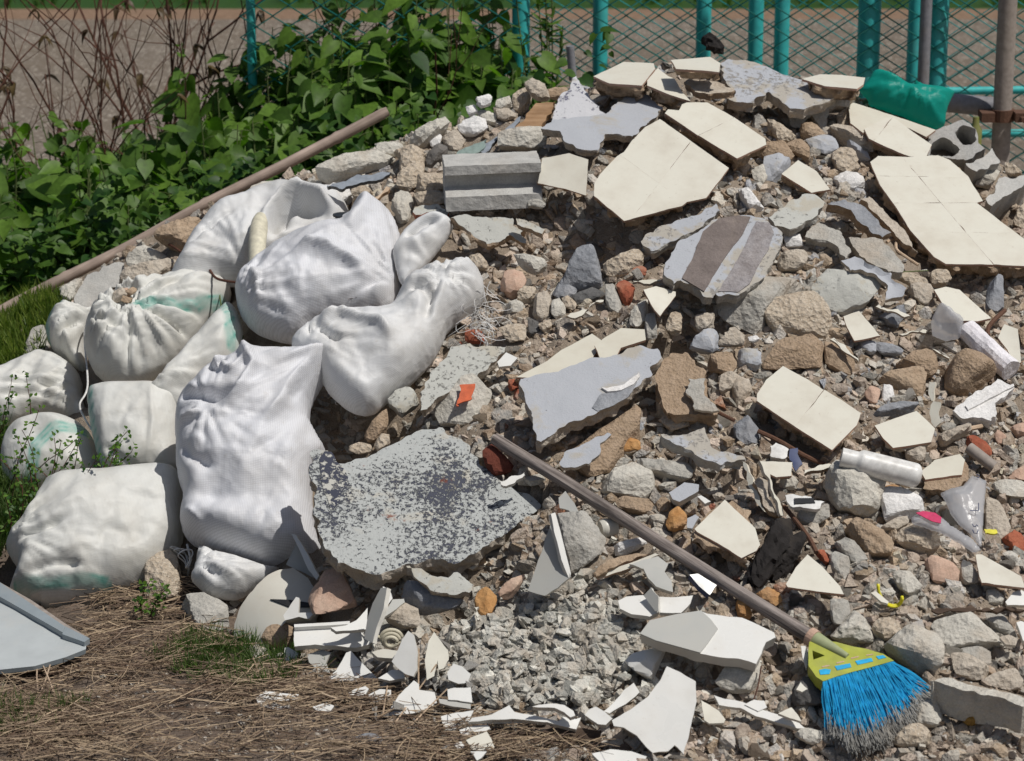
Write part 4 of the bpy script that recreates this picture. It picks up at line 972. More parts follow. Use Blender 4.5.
R('stone', 'dark stone', 'dark stone in the shadow left of the broom bristles', 'stone', P_('P: 765,490 830,410 890,420 935,470 905,550 790,545'), 'darkstone', depth=.6, lift=.4)
R('stone', None, 'pale crumbly stone at the bottom left of the broom bristles', 'stone', P_('P: 790,672 850,655 970,690 962,745 860,740 800,705'), 'concrete_light', depth=.6, lift=.4, rough=.07)
R('stone', 'stone below bristles', 'rounded pinkish stone below the right end of the bristles', 'stone', P_('O: 345,800 400,750 480,740 540,790 530,850 400,860 350,840'), 'conglomerate', depth=.6, lift=.3)
R('boulder', None, 'bluish pale stone at the right end of the bristle tips', 'boulder', P_('O: 430,660 520,610 590,650 600,720 560,760 470,740'), 'concrete_light', depth=.5, lift=.2, rough=.07)
R('stone', None, 'small rounded bluish stone lying on the straw in front', 'stone', P_('T: 68,652 110,630 150,622 200,632 217,655 180,678 100,682'), 'bluestone', depth=.5, lift=.6, soft=.08)
# centre rocks
for w, mt, lab in (
    ('D: 515,400 560,368 620,375 645,430 600,495 560,505 520,470', 'terracotta', 'brownish pink stone left of the leaning blue-grey stone'),
    ('D: 590,505 640,450 695,455 680,520 620,525', 'conglomerate', 'pale pink stone below the brownish pink one'),
    ('D: 690,480 740,470 770,520 760,600 720,628 680,590', 'mortar_grey', 'oval rough grey stone in the middle of the bare earth patch'),
    ('D: 770,520 810,508 838,555 840,605 790,612 765,580', 'concrete_light', 'rounded grey stone beside the cream tile strip'),
    ('D: 822,505 850,492 900,540 880,570 840,555', 'conglomerate', 'pale brown pebble above the cream tile strip'),
    ('D: 545,530 590,515 632,540 625,580 560,582', 'concrete_light', 'grey pebble right of the frayed sack edge'),
    ('D: 700,640 760,612 770,660 730,680', 'conglomerate', 'pinkish pebble below the oval rough grey stone'),
    ('D: 650,600 700,625 712,680 660,695 650,650', 'darkstone', 'dark shaded stone beneath the oval rough grey stone'),
    ('D: 500,670 560,640 640,650 640,720 560,735', 'conglomerate', 'pale mortar stone above the long cream tile'),
    ('D: 570,295 640,290 740,315 745,345 690,385 640,355', 'concrete_light', 'pale flat stone on the earth above the brownish pink stone'),
    ('D: 640,0 700,0 740,30 720,50 650,40', 'concrete', 'small grey stone at the foot of the grooved block'),
    ('D: 350,300 400,280 445,330 440,365 360,350', 'conglomerate', 'pale mortar patch stone above the frayed sack mouth'),
    ('f: 390,300 430,270 510,235 540,260 545,300 500,330 450,352 400,340', 'conglomerate', 'pinkish slab-like stone right of the upright blue-grey stone'),
    ('f: 400,370 435,365 470,470 460,495 420,470 400,430', 'concrete', 'grey stone leaning left of the red brick lump'),
    ('f: 490,500 520,440 560,420 560,500 530,530 495,525', 'concrete_light', 'pale wedge stone under the red brick lump'),
    ('f: 560,480 590,470 598,560 560,572 548,530', 'concrete', 'grey stone beneath the tilted tile chip'),
    ('f: 625,530 645,475 690,475 690,550 650,555', 'conglomerate', 'cream stone inside the dark hollow under the striped slab'),
    ('f: 740,490 815,472 812,520 790,540 745,545', 'mortar_grey', 'brown-grey stone in the dark hollow right of the cream one'),
    ('f: 720,600 790,540 830,535 820,620 800,632 720,612', 'lavender', 'bluish plaster wedge below the dark hollow'),
    ('f: 820,600 900,535 930,560 925,600 850,605', 'mortar_grey', 'brown wedge stone right of the bluish plaster wedge'),
    ('f: 790,655 830,625 880,630 900,680 870,720 810,700', 'sand', 'rounded tan stone left of the wide sandy brown lump'),
    ('f: 830,720 870,700 920,720 915,761 840,790', 'mortar_grey', 'speckled grey stone under the rounded tan one'),
    ('f: 905,680 910,610 990,620 985,690', 'lavender', 'blue-grey plaster chip right of the rounded tan stone'),
    ('E: 750,700 790,692 812,708 780,728 755,722', 'white_plaster', 'white pebble below the grey mottled chunk'),
    ('g: 885,180 940,140 985,200 980,250 930,262 895,230', 'bluestone', 'dark speckled stone at the crossing of the rusty rods'),
    ('g: 590,100 600,60 640,10 690,70 680,130 600,130', 'mortar_grey', 'mortar chunk against the left of the sandy slab'),
    ('g: 600,160 640,135 700,150 720,180 650,200', 'conglomerate', 'crumbly pebble cluster above the lavender-topped slab'),
    ('g: 880,30 900,0 950,0 960,60 900,120', 'mortar_grey', 'brown stone with a pale chip above the rusty rods'),
    ('M: 75,225 100,200 150,215 148,265 90,270', 'sand', 'brown rounded stone above the orange stone'),
    ('M: 45,285 90,278 135,300 130,335 60,320', 'concrete_light', 'pale pebble left of the orange stone'),
    ('L: 780,215 830,195 950,210 995,270 930,290 830,260', 'sand', 'long brown mortar stone beneath the angular grey chunk'),
    ('L: 780,440 850,420 920,400 950,430 880,465 800,490', 'white_plaster', 'white knobbly stone under the broom handle middle'),
    ('M: 0,0 160,20 240,60 245,110 200,120 0,60', 'concrete', 'ribbed grey concrete piece behind the angular grey chunk'),
    ('M: 790,290 870,240 955,235 960,300 870,355 810,330', 'concrete', 'dark grey rough stone below the white socket plate'),
    ('M: 710,90 760,80 800,110 790,150 730,155', 'concrete_light', 'small cube-like stone beneath the notched ivory offcut'),
    ('G: 200,380 240,340 285,360 270,430 230,430', 'terracotta', 'reddish brown stone left of the white jagged chip'),
    ('G: 290,400 300,335 345,345 358,400 310,430', 'white_plaster', 'white jagged chip above the long grey stone'),
    ('G: 245,490 290,450 400,425 475,430 465,455 380,480 260,505', 'bluestone', 'long grey stone lying above the pentagon tile'),
    ('G: 405,650 450,635 515,645 510,720 460,735 410,700', 'mortar_grey', 'two-coloured stone below the pentagon tile'),
    ('G: 575,600 600,580 740,530 745,570 660,620 600,655', 'mortar_grey', 'knobbly brown bar under the white plaster slab'),
    ('G: 860,590 880,560 920,590 930,640 880,640', 'terracotta', 'brown stone at the right behind the red brick slab'),
    ('G: 945,550 1000,530 1060,540 1060,610 980,600', 'terracotta', 'brown rounded stone at the frame edge below the white slab'),
    ('G: 980,60 1020,30 1060,50 1060,140 1010,150', 'sand', 'brown rough lump at the frame edge beside the upright tile'),
    ('F: 655,395 680,362 740,365 768,405 740,440 670,440', 'conglomerate', 'rounded pinkish stone under the corner of the big right slab'),
    ('F: 460,385 560,375 640,405 650,440 560,440', 'conglomerate', 'flat tan stone above the lavender flake'),
    ('F: 545,460 610,430 660,440 680,500 640,555 560,500', 'mortar_grey', 'grey stone with brown side left of the elongated tile'),
    ('F: 935,530 960,470 985,400 1030,380 1030,560 980,590 940,570', 'bluestone', 'upright bluish stone at the end of the elongated tile'),
    ('F: 400,600 470,560 530,545 530,600 490,660 440,640', 'bluestone', 'grey triangular shard above the flat tile splinter'),
    ('G: 175,105 260,120 265,170 230,175 185,150', 'lavender', 'bluish flake under the small square ivory tile'),
    ('G: 250,125 330,130 400,165 390,190 290,180 255,150', 'bluestone', 'blue-grey flake right of the bluish one'),
    ('F: 0,700 60,690 110,730 115,790 0,790', 'sand', 'sandy stone under the creamy pebbly rock'),
    ('E: 930,190 1015,180 1030,245 940,250', 'white_plaster', 'pale plaster piece right of the striped slab end'),
    ('E: 905,330 930,270 1015,260 1050,290 1045,345 1000,370 905,370', 'mortar_grey', 'rounded brown-grey block right of the striped slab'),
    ('B: 840,325 880,320 940,375 995,400 960,440 900,432 860,380', 'conglomerate', 'tan wedge with a pale corner right of the two-tile slab'),
    ('B: 815,500 850,440 920,430 985,505 960,530 880,530', 'sand', 'brown mortar lump between two-tile slab and shaded-edge tile'),
    ('B: 940,450 1015,420 1060,460 1060,520 1000,500', 'sand', 'brown mortar lump right above the small shaded-edge tile'),
    ('B: 835,530 920,505 970,520 920,600 880,640 835,640', 'lavender', 'lavender wedge with dark spots left of the shaded-edge tile'),
    ('B: 770,570 840,540 850,600 820,640 775,620', 'concrete_light', 'jagged grey chip below the corner of the two-tile slab'),
    ('B: 700,660 760,670 830,760 760,780 720,720', 'white_plaster', 'white wedge chip above the striped slab'),
    ('C: 185,290 250,250 262,330 230,390 195,350', 'conglomerate', 'upright pinkish stone left of the broken tile slab'),
    ('C: 130,370 170,350 260,370 370,450 350,500 240,440', 'mortar_grey', 'long layered mortar piece under the broken tile slab'),
    ('C: 150,500 200,465 260,480 300,570 250,600 180,570', 'conglomerate', 'round pebbly mortar cake between lavender and tile pieces'),
    ('C: 30,430 120,400 190,440 200,480 150,500 60,470', 'lavender', 'small lavender plaster tile left of the pebbly mortar cake'),
    ('C: 230,440 250,430 360,510 340,530 290,500', 'lavender', 'narrow lavender strip right of the pebbly mortar cake'),
    ('C: 160,620 230,580 310,600 330,640 270,680 200,670', 'white_plaster', 'white fibrous lump left of the big right slab'),
    ('C: 0,340 50,335 115,380 115,420 60,425 0,390', 'mortar', 'layered brown chip above the small shaded-edge tile'),
    ('C: 880,640 960,560 1000,600 960,660 900,650', 'concrete_light', 'pale stone between the hollow blocks and the big right slab'),
    ):
    w2 = P_(w); nm = {'terracotta': 'brick_stone', 'sand': 'mortar_lump', 'mortar': 'mortar_lump', 'lavender': 'plaster_chip', 'white_plaster': 'plaster_chip'}.get(mt, 'rubble_stone')
    R(nm, None, lab, nm.replace('_', ' '), w2, mt, depth=.5, lift=.45, rough=.05)
# upper left pale rubble
for w, mt, lab in (
    ('A: 565,215 600,175 640,155 672,190 650,240 610,278 575,270', 'conglomerate', 'cream angular block on the crest left of the brown board'),
    ('A: 630,140 660,120 745,150 755,200 710,210 670,190', 'mortar_grey', 'pinkish stone behind the cream angular block'),
    ('A: 750,170 800,150 850,150 850,200 800,205 755,200', 'mortar', 'dark-edged brown stone on the crest beside the spotted sheet'),
    ('A: 490,210 560,200 570,240 520,270 480,250', 'concrete_light', 'pale stone left of the cream angular block'),
    ('A: 385,220 440,185 468,190 460,230 410,250', 'white_plaster', 'highest white stone against the leaves'),
    ('A: 335,250 380,240 395,270 350,290', 'white_plaster', 'small white stone against the leaves, lower left of the highest'),
    ('A: 300,345 380,310 440,320 445,360 380,400 310,385', 'white_plaster', 'bright white lump in the pale rubble below the leaves'),
    ('A: 380,280 430,265 500,290 490,340 440,330', 'concrete_light', 'grey-white stone right of the bright white lump'),
    ('A: 470,250 560,270 590,300 540,320 490,300', 'mortar_grey', 'pinkish stone above the slate strip'),
    ('A: 40,440 100,390 170,340 240,305 250,360 180,400 120,460 80,480', 'concrete_light', 'long pale rough rock under the leaves'),
    ('A: 150,420 180,385 215,390 200,440 160,450', 'white_plaster', 'bluish white chip on the long pale rough rock'),
    ('A: 215,400 290,370 330,420 300,480 240,480', 'mortar_grey', 'mossy tan stone right of the dark brown brick'),
    ('A: 0,470 60,450 120,500 130,560 60,620 0,590', 'conglomerate', 'pale earthy block left of the dark brown brick'),
    ('X: 85,390 110,350 200,310 330,290 420,280 480,310 440,350 300,390 160,420', 'concrete_light', 'wide pale crumbly rock behind the bamboo pole end'),
    ('X: 380,230 470,220 530,240 500,290 400,290', 'concrete_light', 'pale rock touching the leaves above the wide crumbly one'),
    ('X: 470,270 560,240 640,280 620,330 520,310', 'conglomerate', 'pinkish pale rock left of the dark brown brick'),
    ('X: 500,400 560,340 640,330 620,420 555,480 505,470', 'conglomerate', 'smooth cream rock under the dark brown brick'),
    ('X: 590,420 650,390 760,400 780,460 700,490 600,470', 'conglomerate', 'cream rock with orange stain left of the grooved block'),
    ('X: 580,490 660,470 740,490 780,520 690,550 600,540', 'conglomerate', 'flat cream rock at the lower left of the grooved block'),
    ('X: 730,370 760,350 775,390 760,410', 'white_plaster', 'small white stone touching the grooved block corner'),
    ('X: 260,460 330,440 370,470 330,520 270,500', 'conglomerate', 'cream stone beside the pale lath'),
    ('X: 120,450 240,440 270,500 210,540 130,490', 'white_plaster', 'white crumbled plaster above the topmost sack'),
    ('X: 460,540 500,480 560,490 580,540 560,630 520,640 500,580', 'concrete_light', 'grey rock with reddish side above the open sack ear'),
    ('X: 380,480 440,470 450,530 400,540', 'mortar_grey', 'tan stone right of the pale lath'),
    ('c: 455,345 480,310 560,290 640,270 680,280 650,330 600,370 480,385', 'mortar_grey', 'brown-grey rock with holes beside the upper left sacks'),
    ('c: 485,270 560,220 640,260 660,275 560,300 490,300', 'concrete_light', 'pale hollow-sided rock above the brown-grey one'),
    ('c: 590,190 680,140 770,125 750,170 700,240 640,220', 'mortar', 'brown rock partly under the bamboo pole'),
    ('c: 515,170 545,130 600,140 580,180 530,195', 'concrete_light', 'small pale rock peeking over the bamboo pole'),
    ('c: 360,440 430,395 520,390 500,410 430,440 380,465', 'conglomerate', 'flat pale stone above the sack with the torn hole'),
    ('c: 230,390 290,350 320,350 300,400 270,440 240,430', 'concrete_light', 'pale grey stone left of the dark slanted slab'),
    ('c: 80,660 130,540 170,530 190,620 130,640', 'concrete', 'grey stone between low weeds and the twisted sack neck'),
    ):
    R('pale_stone', None, lab, 'stone', P_(w), mt, depth=.55, lift=.35, rough=.06)
slab('concrete_slab', None, 'dark slanted grey slab in shade under the bamboo pole', 'concrete slab', P_('c: 275,420 330,320 420,280 480,270 470,320 450,360 400,400 350,470 290,455'), (.35, -.8, .5), .03, 'concrete_smooth', 'concrete', lift=.04)
slab('concrete_slab', None, 'flat grey slab behind the bamboo pole above the topmost sack', 'concrete slab', P_('V: 280,150 330,110 450,30 560,-10 660,0 640,40 460,85 380,140'), (0, -.3, .95), .03, 'concrete_light', 'concrete', lift=.02)
slab('slate_strip', None, 'dark grey slate strip lying on the wide pale crumbly rock', 'slate strip', P_('X: 120,440 150,410 300,375 380,368 465,362 470,385 410,405 300,425 200,455 150,450'), (0, -.5, .86), .012, 'slate', 'darkstone', lift=.09, rough=.1, carve=False)
slab('lath', None, 'short pale wooden lath behind the standing sack ear', 'wood lath', P_('X: 318,548 330,530 440,440 462,445 455,465 350,548'), (-.1, -.5, .86), .012, 'lath', 'plank', lift=.09, rough=0, carve=False)
slab('wooden_board', 'brown board', 'short brown board behind the grooved concrete block', 'wooden board', P_('A: 555,385 580,350 690,215 795,208 770,270 700,372 690,370'), (0, -.45, .88), .02, 'plank', 'plank', lift=.05, rough=.08)
slab('slate_strip', None, 'long blue-grey slate strip left of the brown board', 'slate strip', P_('A: 395,470 430,430 520,350 612,285 605,325 500,405 430,482'), (0, -.45, .88), .014, 'slate', 'darkstone', lift=.06, rough=.1)
slab('glass_sheet', None, 'dull greenish glass shard between dark brown brick and grooved block', 'glass shard', P_('A: 240,520 300,460 370,420 440,400 430,450 400,475 330,490'), (0, -.5, .86), .008, 'greenglass', 'greenglass', lift=.08, rough=0, carve=False)
rock('concrete_piece', 'small upper block', 'oblong pale concrete piece on top of the grooved block', 'concrete piece', P_('A: 495,400 545,385 715,370 740,385 735,465 690,480 500,468'), 'concrete_light', n=(0, -.8, .6), depth=.8, lift=.6, soft=.01)

# white plaster slab, foam bar
slab('plaster_slab', 'white plaster slab', 'thick white plaster slab with rough edge below the white foam bar', 'plaster slab', P_('G: 640,460 720,400 880,295 970,340 940,380 870,420 890,500 850,520 800,500 700,500'), (0, -.5, .86), .03, 'white_plaster', 'white_plaster', lift=.06,
     patches=[('raised_strip', 'white_plaster', P_('G: 715,440 960,330 965,342 730,465'), .006)])
_pA, _pB = lifted(*P_('G: 725,50')[0], .06), lifted(*P_('G: 945,255')[0], .06)
mb = MB(); P0 = straight(_pA, _pB, 26); V, Fq = tube(P0, .028, 14); V = V + 0.004 * np.stack([fbm(V * 40 + 9 * i, 3, 3 + i) for i in range(3)], 1); mb.add(V, Fq)
o = mb.build('foam_bar', [M['foam']]); tag(o, 'long lumpy white foam bar sloping down below the big right tiled slab', 'foam bar')
HEROPOLY.append(np.array(P_('G: 680,40 750,5 1000,260 890,290'))); LM.append((980, 345, 'white foam bar'))
# ================================================================== sanitary ware
WIN['s'] = (780, 620, 5.856); WIN['t'] = (924, 100, 5.07); WIN['u'] = (930, 460, 6.34)
_cs = [0]
def cer(name, short, label, pts, n=(0, -.55, .83), t=.011, mat='ceramic', lift=.05, side='ceramic_edge', patches=(), cat='ceramic shard', carve=False, rough=0.0, jit=.0006, chip=.002, curve=None):
    _cs[0] += 1; curve = curve or ((.35, -.5, .6, -.3)[_cs[0] % 4], _cs[0] * 1.3)
    return slab(name, short, label, cat, P_(pts) if isinstance(pts, str) else pts, n, t, mat, side, lift=lift, jit=jit, rough=rough, chip=chip, patches=patches, carve=carve, und=.0008, curve=curve)
def wallpart(name, base_pts, h, parent, mat='ceramic', t=.009, lean=(0, 0)):
    """a thin ceramic wall standing on its parent's face along picture points"""
    M4 = parent.matrix_world; R3 = np.array(M4.to_3x3()); p0 = np.array(M4.translation)
    q, _ = unproj(base_pts, p0, R3[:, 2]); n = len(q)
    d = np.gradient(q, axis=0); d /= np.linalg.norm(d, axis=1, keepdims=True); nn = np.stack([-d[:, 1], d[:, 0]], 1) * t / 2
    hh = np.full(n, h) if np.isscalar(h) else np.array(h)
    V = []; Fq = []
    for i in range(n):
        for s_, z in ((1, 0), (1, hh[i]), (-1, hh[i]), (-1, 0)):
            V.append((q[i][0] + nn[i][0] * s_ + lean[0] * (z > 0), q[i][1] + nn[i][1] * s_ + lean[1] * (z > 0), z))
    for i in range(n - 1):
        for k in range(4): a = i * 4 + k; b = i * 4 + (k + 1) % 4; Fq.append((a, b, b + 4, a + 4))
    Fq.append((3, 2, 1, 0)); Fq.append(tuple((n - 1) * 4 + k for k in range(4)))
    return link(name, mesh_np(name, V, Fq, False, [M[mat]]), parent, Matrix.Identity(4))

b = slab('basin_fragment', 'big curved basin piece', 'large curved cream basin piece with a slot, just below the big front sack', 'basin fragment', P_('R: 50,340 60,290 85,235 150,160 240,75 300,40 365,20 440,68 478,130 520,142 502,215 482,285 430,300 335,312 260,370 212,450 120,447 68,410'),
         (-.1, -.62, .78), .03, 'ceramic_cream', 'ceramic_edge', lift=.085, jit=.0006, rough=.03, chip=.003, curve=(-2.6, .75), und=.001, carve=False)
slot = P_('R: 255,202 350,205 420,215 500,228 495,240 420,240 350,240')
me_q, _ = unproj(slot, np.array(b.matrix_world.translation), np.array(b.matrix_world.to_3x3())[:, 2])
link('slot', slab_mesh('slot', me_q, .004, [M['black'], M['black']], 5, 0, .01, 0, z0=.0035), b, Matrix.Identity(4))
cer('ceramic_fin', None, 'pale ceramic fin rising behind the big curved basin piece', 'Y: 664,372 690,378 745,470 805,585 790,608 752,560 700,440', (-.5, -.65, .6), .010, 'ceramic', .10)
cer('ceramic_shard', None, 'grey shaded ceramic wall between big front sack and pale fin', 'Y: 690,425 735,500 785,600 700,560 640,530', (-.3, -.8, .5), .01, 'ceramic_grey', .075)  # shading beside the fin, put into the grey colour
cer('bracket_piece', None, 'small white ceramic bracket lying across the slot of the basin piece', 'R: 350,240 385,185 405,190 400,265 485,265 450,300 400,290 330,305 320,280', (-.2, -.7, .7), .014, 'ceramic', .115)
c1 = cer('cistern_fragment', 'white cistern piece', 'white ceramic cistern piece with upright walls in front of the pinkish terracotta slab', 'R: 375,355 470,350 560,345 650,330 700,350 745,345 790,400 755,435 690,452 600,440 480,432 378,440 372,400', (0, -.45, .9), .016, 'ceramic', .055)
wallpart('wall', P_('R: 378,352 560,342 660,335'), .012, c1)
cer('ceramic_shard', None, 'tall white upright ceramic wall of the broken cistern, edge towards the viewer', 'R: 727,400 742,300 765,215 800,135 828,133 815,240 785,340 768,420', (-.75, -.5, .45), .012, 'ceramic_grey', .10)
cer('ceramic_shard', None, 'white wing of ceramic right of the tall upright cistern wall', 'R: 826,133 862,150 876,195 840,260 795,330 815,240', (.1, -.75, .65), .011, 'ceramic', .095)
cer('ceramic_shard', None, 'curved white ceramic sweep joining the cistern piece to its upright wall', 'R: 560,342 640,330 690,305 750,240 748,350 660,358 590,362', (.1, -.5, .85), .012, 'ceramic', .08)
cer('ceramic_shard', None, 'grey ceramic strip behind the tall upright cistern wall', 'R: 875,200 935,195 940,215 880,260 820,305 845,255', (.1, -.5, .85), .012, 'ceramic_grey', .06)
cer('ceramic_shard', 'white triangle shard', 'white triangular ceramic shard below the broken cistern piece', 'R: 545,600 590,560 640,470 665,462 720,520 800,598 780,612 600,615', (0, -.65, .75), .011, 'ceramic', .05)
cer('ceramic_shard', None, 'grey ceramic chip left of the white triangular shard', 'R: 440,478 520,452 565,470 540,520 560,575 500,560 450,520', (-.1, -.6, .78), .011, 'ceramic_grey', .045)
cer('ceramic_shard', None, 'small white pointed ceramic chip at the grass edge below the cistern piece', 'R: 325,445 345,440 400,470 390,500 340,520 325,500', (-.1, -.7, .7), .01, 'ceramic', .05)
cer('ceramic_shard', None, 'long low white ceramic chip right of the white triangular shard', 'R: 800,600 870,555 930,560 940,600 860,612', (0, -.5, .85), .01, 'ceramic', .05)
cer('ceramic_shard', None, 'white ceramic rim strip below the coiled cream hose', 'R: 770,465 830,450 905,460 890,500 800,490', (0, -.5, .85), .016, 'ceramic_cream', .06)
cer('ceramic_shard', 'tall pointed white shard', 'tall pointed white ceramic shard right of the coiled cream hose', 'R: 870,515 905,450 925,400 955,358 985,380 1003,470 1005,560 985,595 940,580 910,555', (-.25, -.75, .6), .011, 'ceramic', .085)
cer('ceramic_shard', None, 'curved ivory shard standing right of the tall pointed white one', 'T: 430,250 450,150 478,105 510,150 548,200 552,245 530,290 500,300 495,250 480,330 440,350', (.1, -.75, .6), .011, 'tile', .07)
cer('ceramic_shard', 'square white shard', 'broad square-cornered white shard in the straw at the front', 'T: 245,510 300,425 375,352 400,372 400,400 480,412 492,470 420,510 370,522 250,532', (0, -.6, .8), .011, 'ceramic', .05)
cer('ceramic_shard', None, 'white rectangular ceramic tile piece at the left foot of the grey gravel heap', 'T: 545,398 580,388 665,386 672,465 610,460 550,450', (0, -.6, .8), .010, 'ceramic', .05)
cer('ceramic_shard', None, 'grey-white rim shard just under the white rectangular tile piece', 'T: 500,445 550,452 665,470 665,500 580,490 505,470', (0, -.6, .8), .012, 'ceramic_grey', .045)
cer('ceramic_shard', None, 'bluish white shard standing above the white rectangular tile piece', 'T: 545,310 575,265 620,280 665,320 660,365 600,372 550,350', (-.1, -.7, .7), .010, 'ceramic', .05)
cer('ceramic_shard', None, 'lilac-white pentagon shard in the straw below the gravel heap', 'T: 512,535 590,512 678,505 655,555 630,585 545,612 520,580', (0, -.6, .8), .009, 'ceramic', .04)
cer('ceramic_shard', None, 'pale ivory tile piece lying lowest in the straw under the gravel heap', 'T: 638,655 690,630 745,612 770,650 785,690 740,712 670,705', (0, -.6, .8), .009, 'tile', .05)
cer('ceramic_shard', None, 'thin white shard behind the pale ivory piece lowest in the straw', 'T: 605,605 680,580 750,578 765,600 730,612 660,640 620,635', (0, -.5, .85), .009, 'ceramic', .035)
cer('ceramic_shard', None, 'small white shard below the pale ivory piece at the frame bottom', 'T: 660,712 745,712 720,745 695,758 680,735', (0, -.6, .8), .009, 'ceramic', .04)
cer('ceramic_shard', None, 'small white shard left of the pale ivory piece lowest in the straw', 'T: 578,675 615,662 635,690 600,705', (0, -.6, .8), .009, 'ceramic', .04)
cer('ceramic_shard', None, 'oval white plate chip in the straw left of the broad square-cornered shard', 'T: 135,430 200,395 260,400 262,440 200,480 160,465', (0, -.6, .8), .009, 'ceramic', .035)
cer('ceramic_shard', None, 'long white chip resting above the oval white plate chip', 'T: 30,425 75,395 130,380 148,395 130,425 60,440', (0, -.5, .85), .012, 'ceramic', .04)
cer('ceramic_shard', None, 'white half-buried shard at the left end of the dry straw', 'R: 180,700 230,665 300,672 400,680 395,740 300,760 200,740', (0, -.5, .85), .01, 'ceramic', .02)
cer('ceramic_shard', None, 'small white chip in the straw beside the half-buried shard', 'R: 470,745 540,725 580,740 560,770 490,765', (0, -.5, .85), .01, 'ceramic', .03)
rim = cer('washbasin_fragment', 'long white basin rim', 'long white curved basin rim along the bottom of the grey gravel heap', 'Q: 60,690 160,680 250,632 275,668 340,680 420,695 500,712 520,690 590,700 615,690 590,752 540,745 440,722 260,705 160,705 40,712', (0, -.6, .8), .014, 'ceramic', .055)
cer('ceramic_shard', None, 'hollow white rim shard lying on the long white basin rim', 'Q: 365,645 400,632 470,628 530,635 575,665 585,690 560,700 530,672 480,650 400,650', (0, -.6, .8), .016, 'ceramic', .08)
cer('ceramic_shard', None, 'white angular shard left of the largest white ceramic sheet', 'Q: 632,685 655,655 690,640 735,665 775,702 740,735 700,730', (-.1, -.6, .8), .016, 'ceramic', .05)
cer('ceramic_shard', None, 'curved white shard lying at the right foot of the gravel heap', 'Q: 728,668 780,620 830,560 882,520 915,570 870,610 830,640 760,680', (0, -.65, .75), .012, 'ceramic', .06)
cer('ceramic_sheet', 'largest white ceramic sheet', 'largest smooth white ceramic sheet in the foreground, leaning to the front', 'e: 425,605 500,562 560,515 610,450 635,400 690,425 745,458 748,535 722,650 700,735 665,700 640,722 580,730 520,665 470,635 432,628', (0, -.75, .66), .012, 'ceramic', .08, carve=True)
t1 = cer('tub_fragment', 'large curved white ceramic piece', 'large white ceramic piece with shaded left face and rounded rim left of the broom head', 'P: 0,172 50,105 180,75 310,55 340,68 520,90 610,130 680,165 690,190 640,215 620,270 590,325 500,300 400,290 300,272 80,207', (0, -.45, .9), .03, 'ceramic', .07, carve=True, rough=.05, curve=(0.0, 0.0))
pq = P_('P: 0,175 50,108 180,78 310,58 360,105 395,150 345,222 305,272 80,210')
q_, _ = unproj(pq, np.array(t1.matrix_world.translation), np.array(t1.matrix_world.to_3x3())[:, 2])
o = link('painted_shade_face', slab_mesh('painted_shade_face', q_, .004, [M['ceramic_grey'], M['ceramic_grey']], 9, 0, .02, 0, z0=.0035), t1, Matrix.Identity(4)); o['label'] = 'left face, its shade painted grey'  # shade of the left face, painted as a grey plate
cer('ceramic_shard', None, 'white winged ceramic shard right of the gravel heap top', 'e: 450,150 480,135 545,130 600,145 605,195 570,210 500,200 455,180', (0, -.4, .9), .012, 'ceramic', .05)
cer('ceramic_shard', None, 'small upright triangular ceramic fin between two white wings', 'e: 545,132 575,98 603,135 606,195 590,190', (-.5, -.7, .5), .01, 'ceramic_grey', .075)
cer('ceramic_shard', None, 'flat white right wing beside the small triangular fin', 'e: 603,135 660,138 735,130 725,160 690,197 610,193', (.05, -.5, .85), .012, 'ceramic', .055)
b3 = rock('ceramic_block', None, 'thick square-cornered white ceramic block above the largest white sheet', 'ceramic block', P_('e: 480,400 520,365 560,350 640,330 610,400 580,465 540,450'), 'ceramic', depth=.5, lift=.5, soft=.01, rough=.01)
cer('tile_shard', 'small ivory triangle', 'small ivory triangular shard right of the largest white ceramic sheet', 'P: 310,508 350,530 400,560 435,608 425,625 350,627 325,610', (0, -.6, .8), .009, 'tile', .04)
cer('ceramic_shard', None, 'long thin white ceramic strip near the bottom left of the bristles', 'P: 375,480 430,500 520,515 600,548 700,580 800,615 848,652 800,650 700,622 590,590 510,548 400,532', (0, -.6, .8), .014, 'ceramic', .045)
cer('ceramic_shard', None, 'white triangle chip lying on the long thin ceramic strip', 'P: 700,575 768,545 800,580 820,618 760,600', (0, -.6, .8), .01, 'tile', .06)
cer('ceramic_shard', None, 'white rounded chip above the long thin ceramic strip', 'P: 530,530 580,505 630,510 645,545 600,565', (0, -.6, .8), .01, 'ceramic', .05)
cer('tile_shard', None, 'small white triangular tile chip in the broom shadow', 's: 95,410 120,362 165,405 130,425', (0, -.6, .8), .008, 'tile', .07)
cer('tile_shard', None, 'white narrow shard behind the lime broom head', 's: 120,150 160,145 168,220 155,290 130,220', (0, -.6, .8), .008, 'ceramic', .04)
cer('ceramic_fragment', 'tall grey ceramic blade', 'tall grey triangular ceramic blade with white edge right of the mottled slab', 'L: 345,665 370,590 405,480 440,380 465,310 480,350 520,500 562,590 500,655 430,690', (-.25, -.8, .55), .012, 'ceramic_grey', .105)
cer('ceramic_strip', None, 'white narrow ceramic strip running down beside the tall grey blade', 'L: 463,272 485,266 520,400 568,575 560,600 515,505 478,360', (.6, -.6, .5), .010, 'ceramic', .118)
cer('ceramic_shard', None, 'small grey pointed ceramic shard above the tall grey blade', 'L: 497,190 535,155 580,215 642,332 600,300 550,255 505,245', (-.1, -.75, .6), .010, 'ceramic_grey', .085)
cer('ceramic_shard', None, 'white jagged chip above the mottled slab corner and brick', 'I: 290,110 335,60 395,90 360,130 300,135', (0, -.6, .8), .012, 'ceramic', .06)
cer('ceramic_shard', None, 'grey curved ceramic shard below the broom handle middle', 'M: 15,545 60,530 120,560 160,610 168,672 80,642 40,600', (0, -.6, .8), .014, 'ceramic_grey', .06)
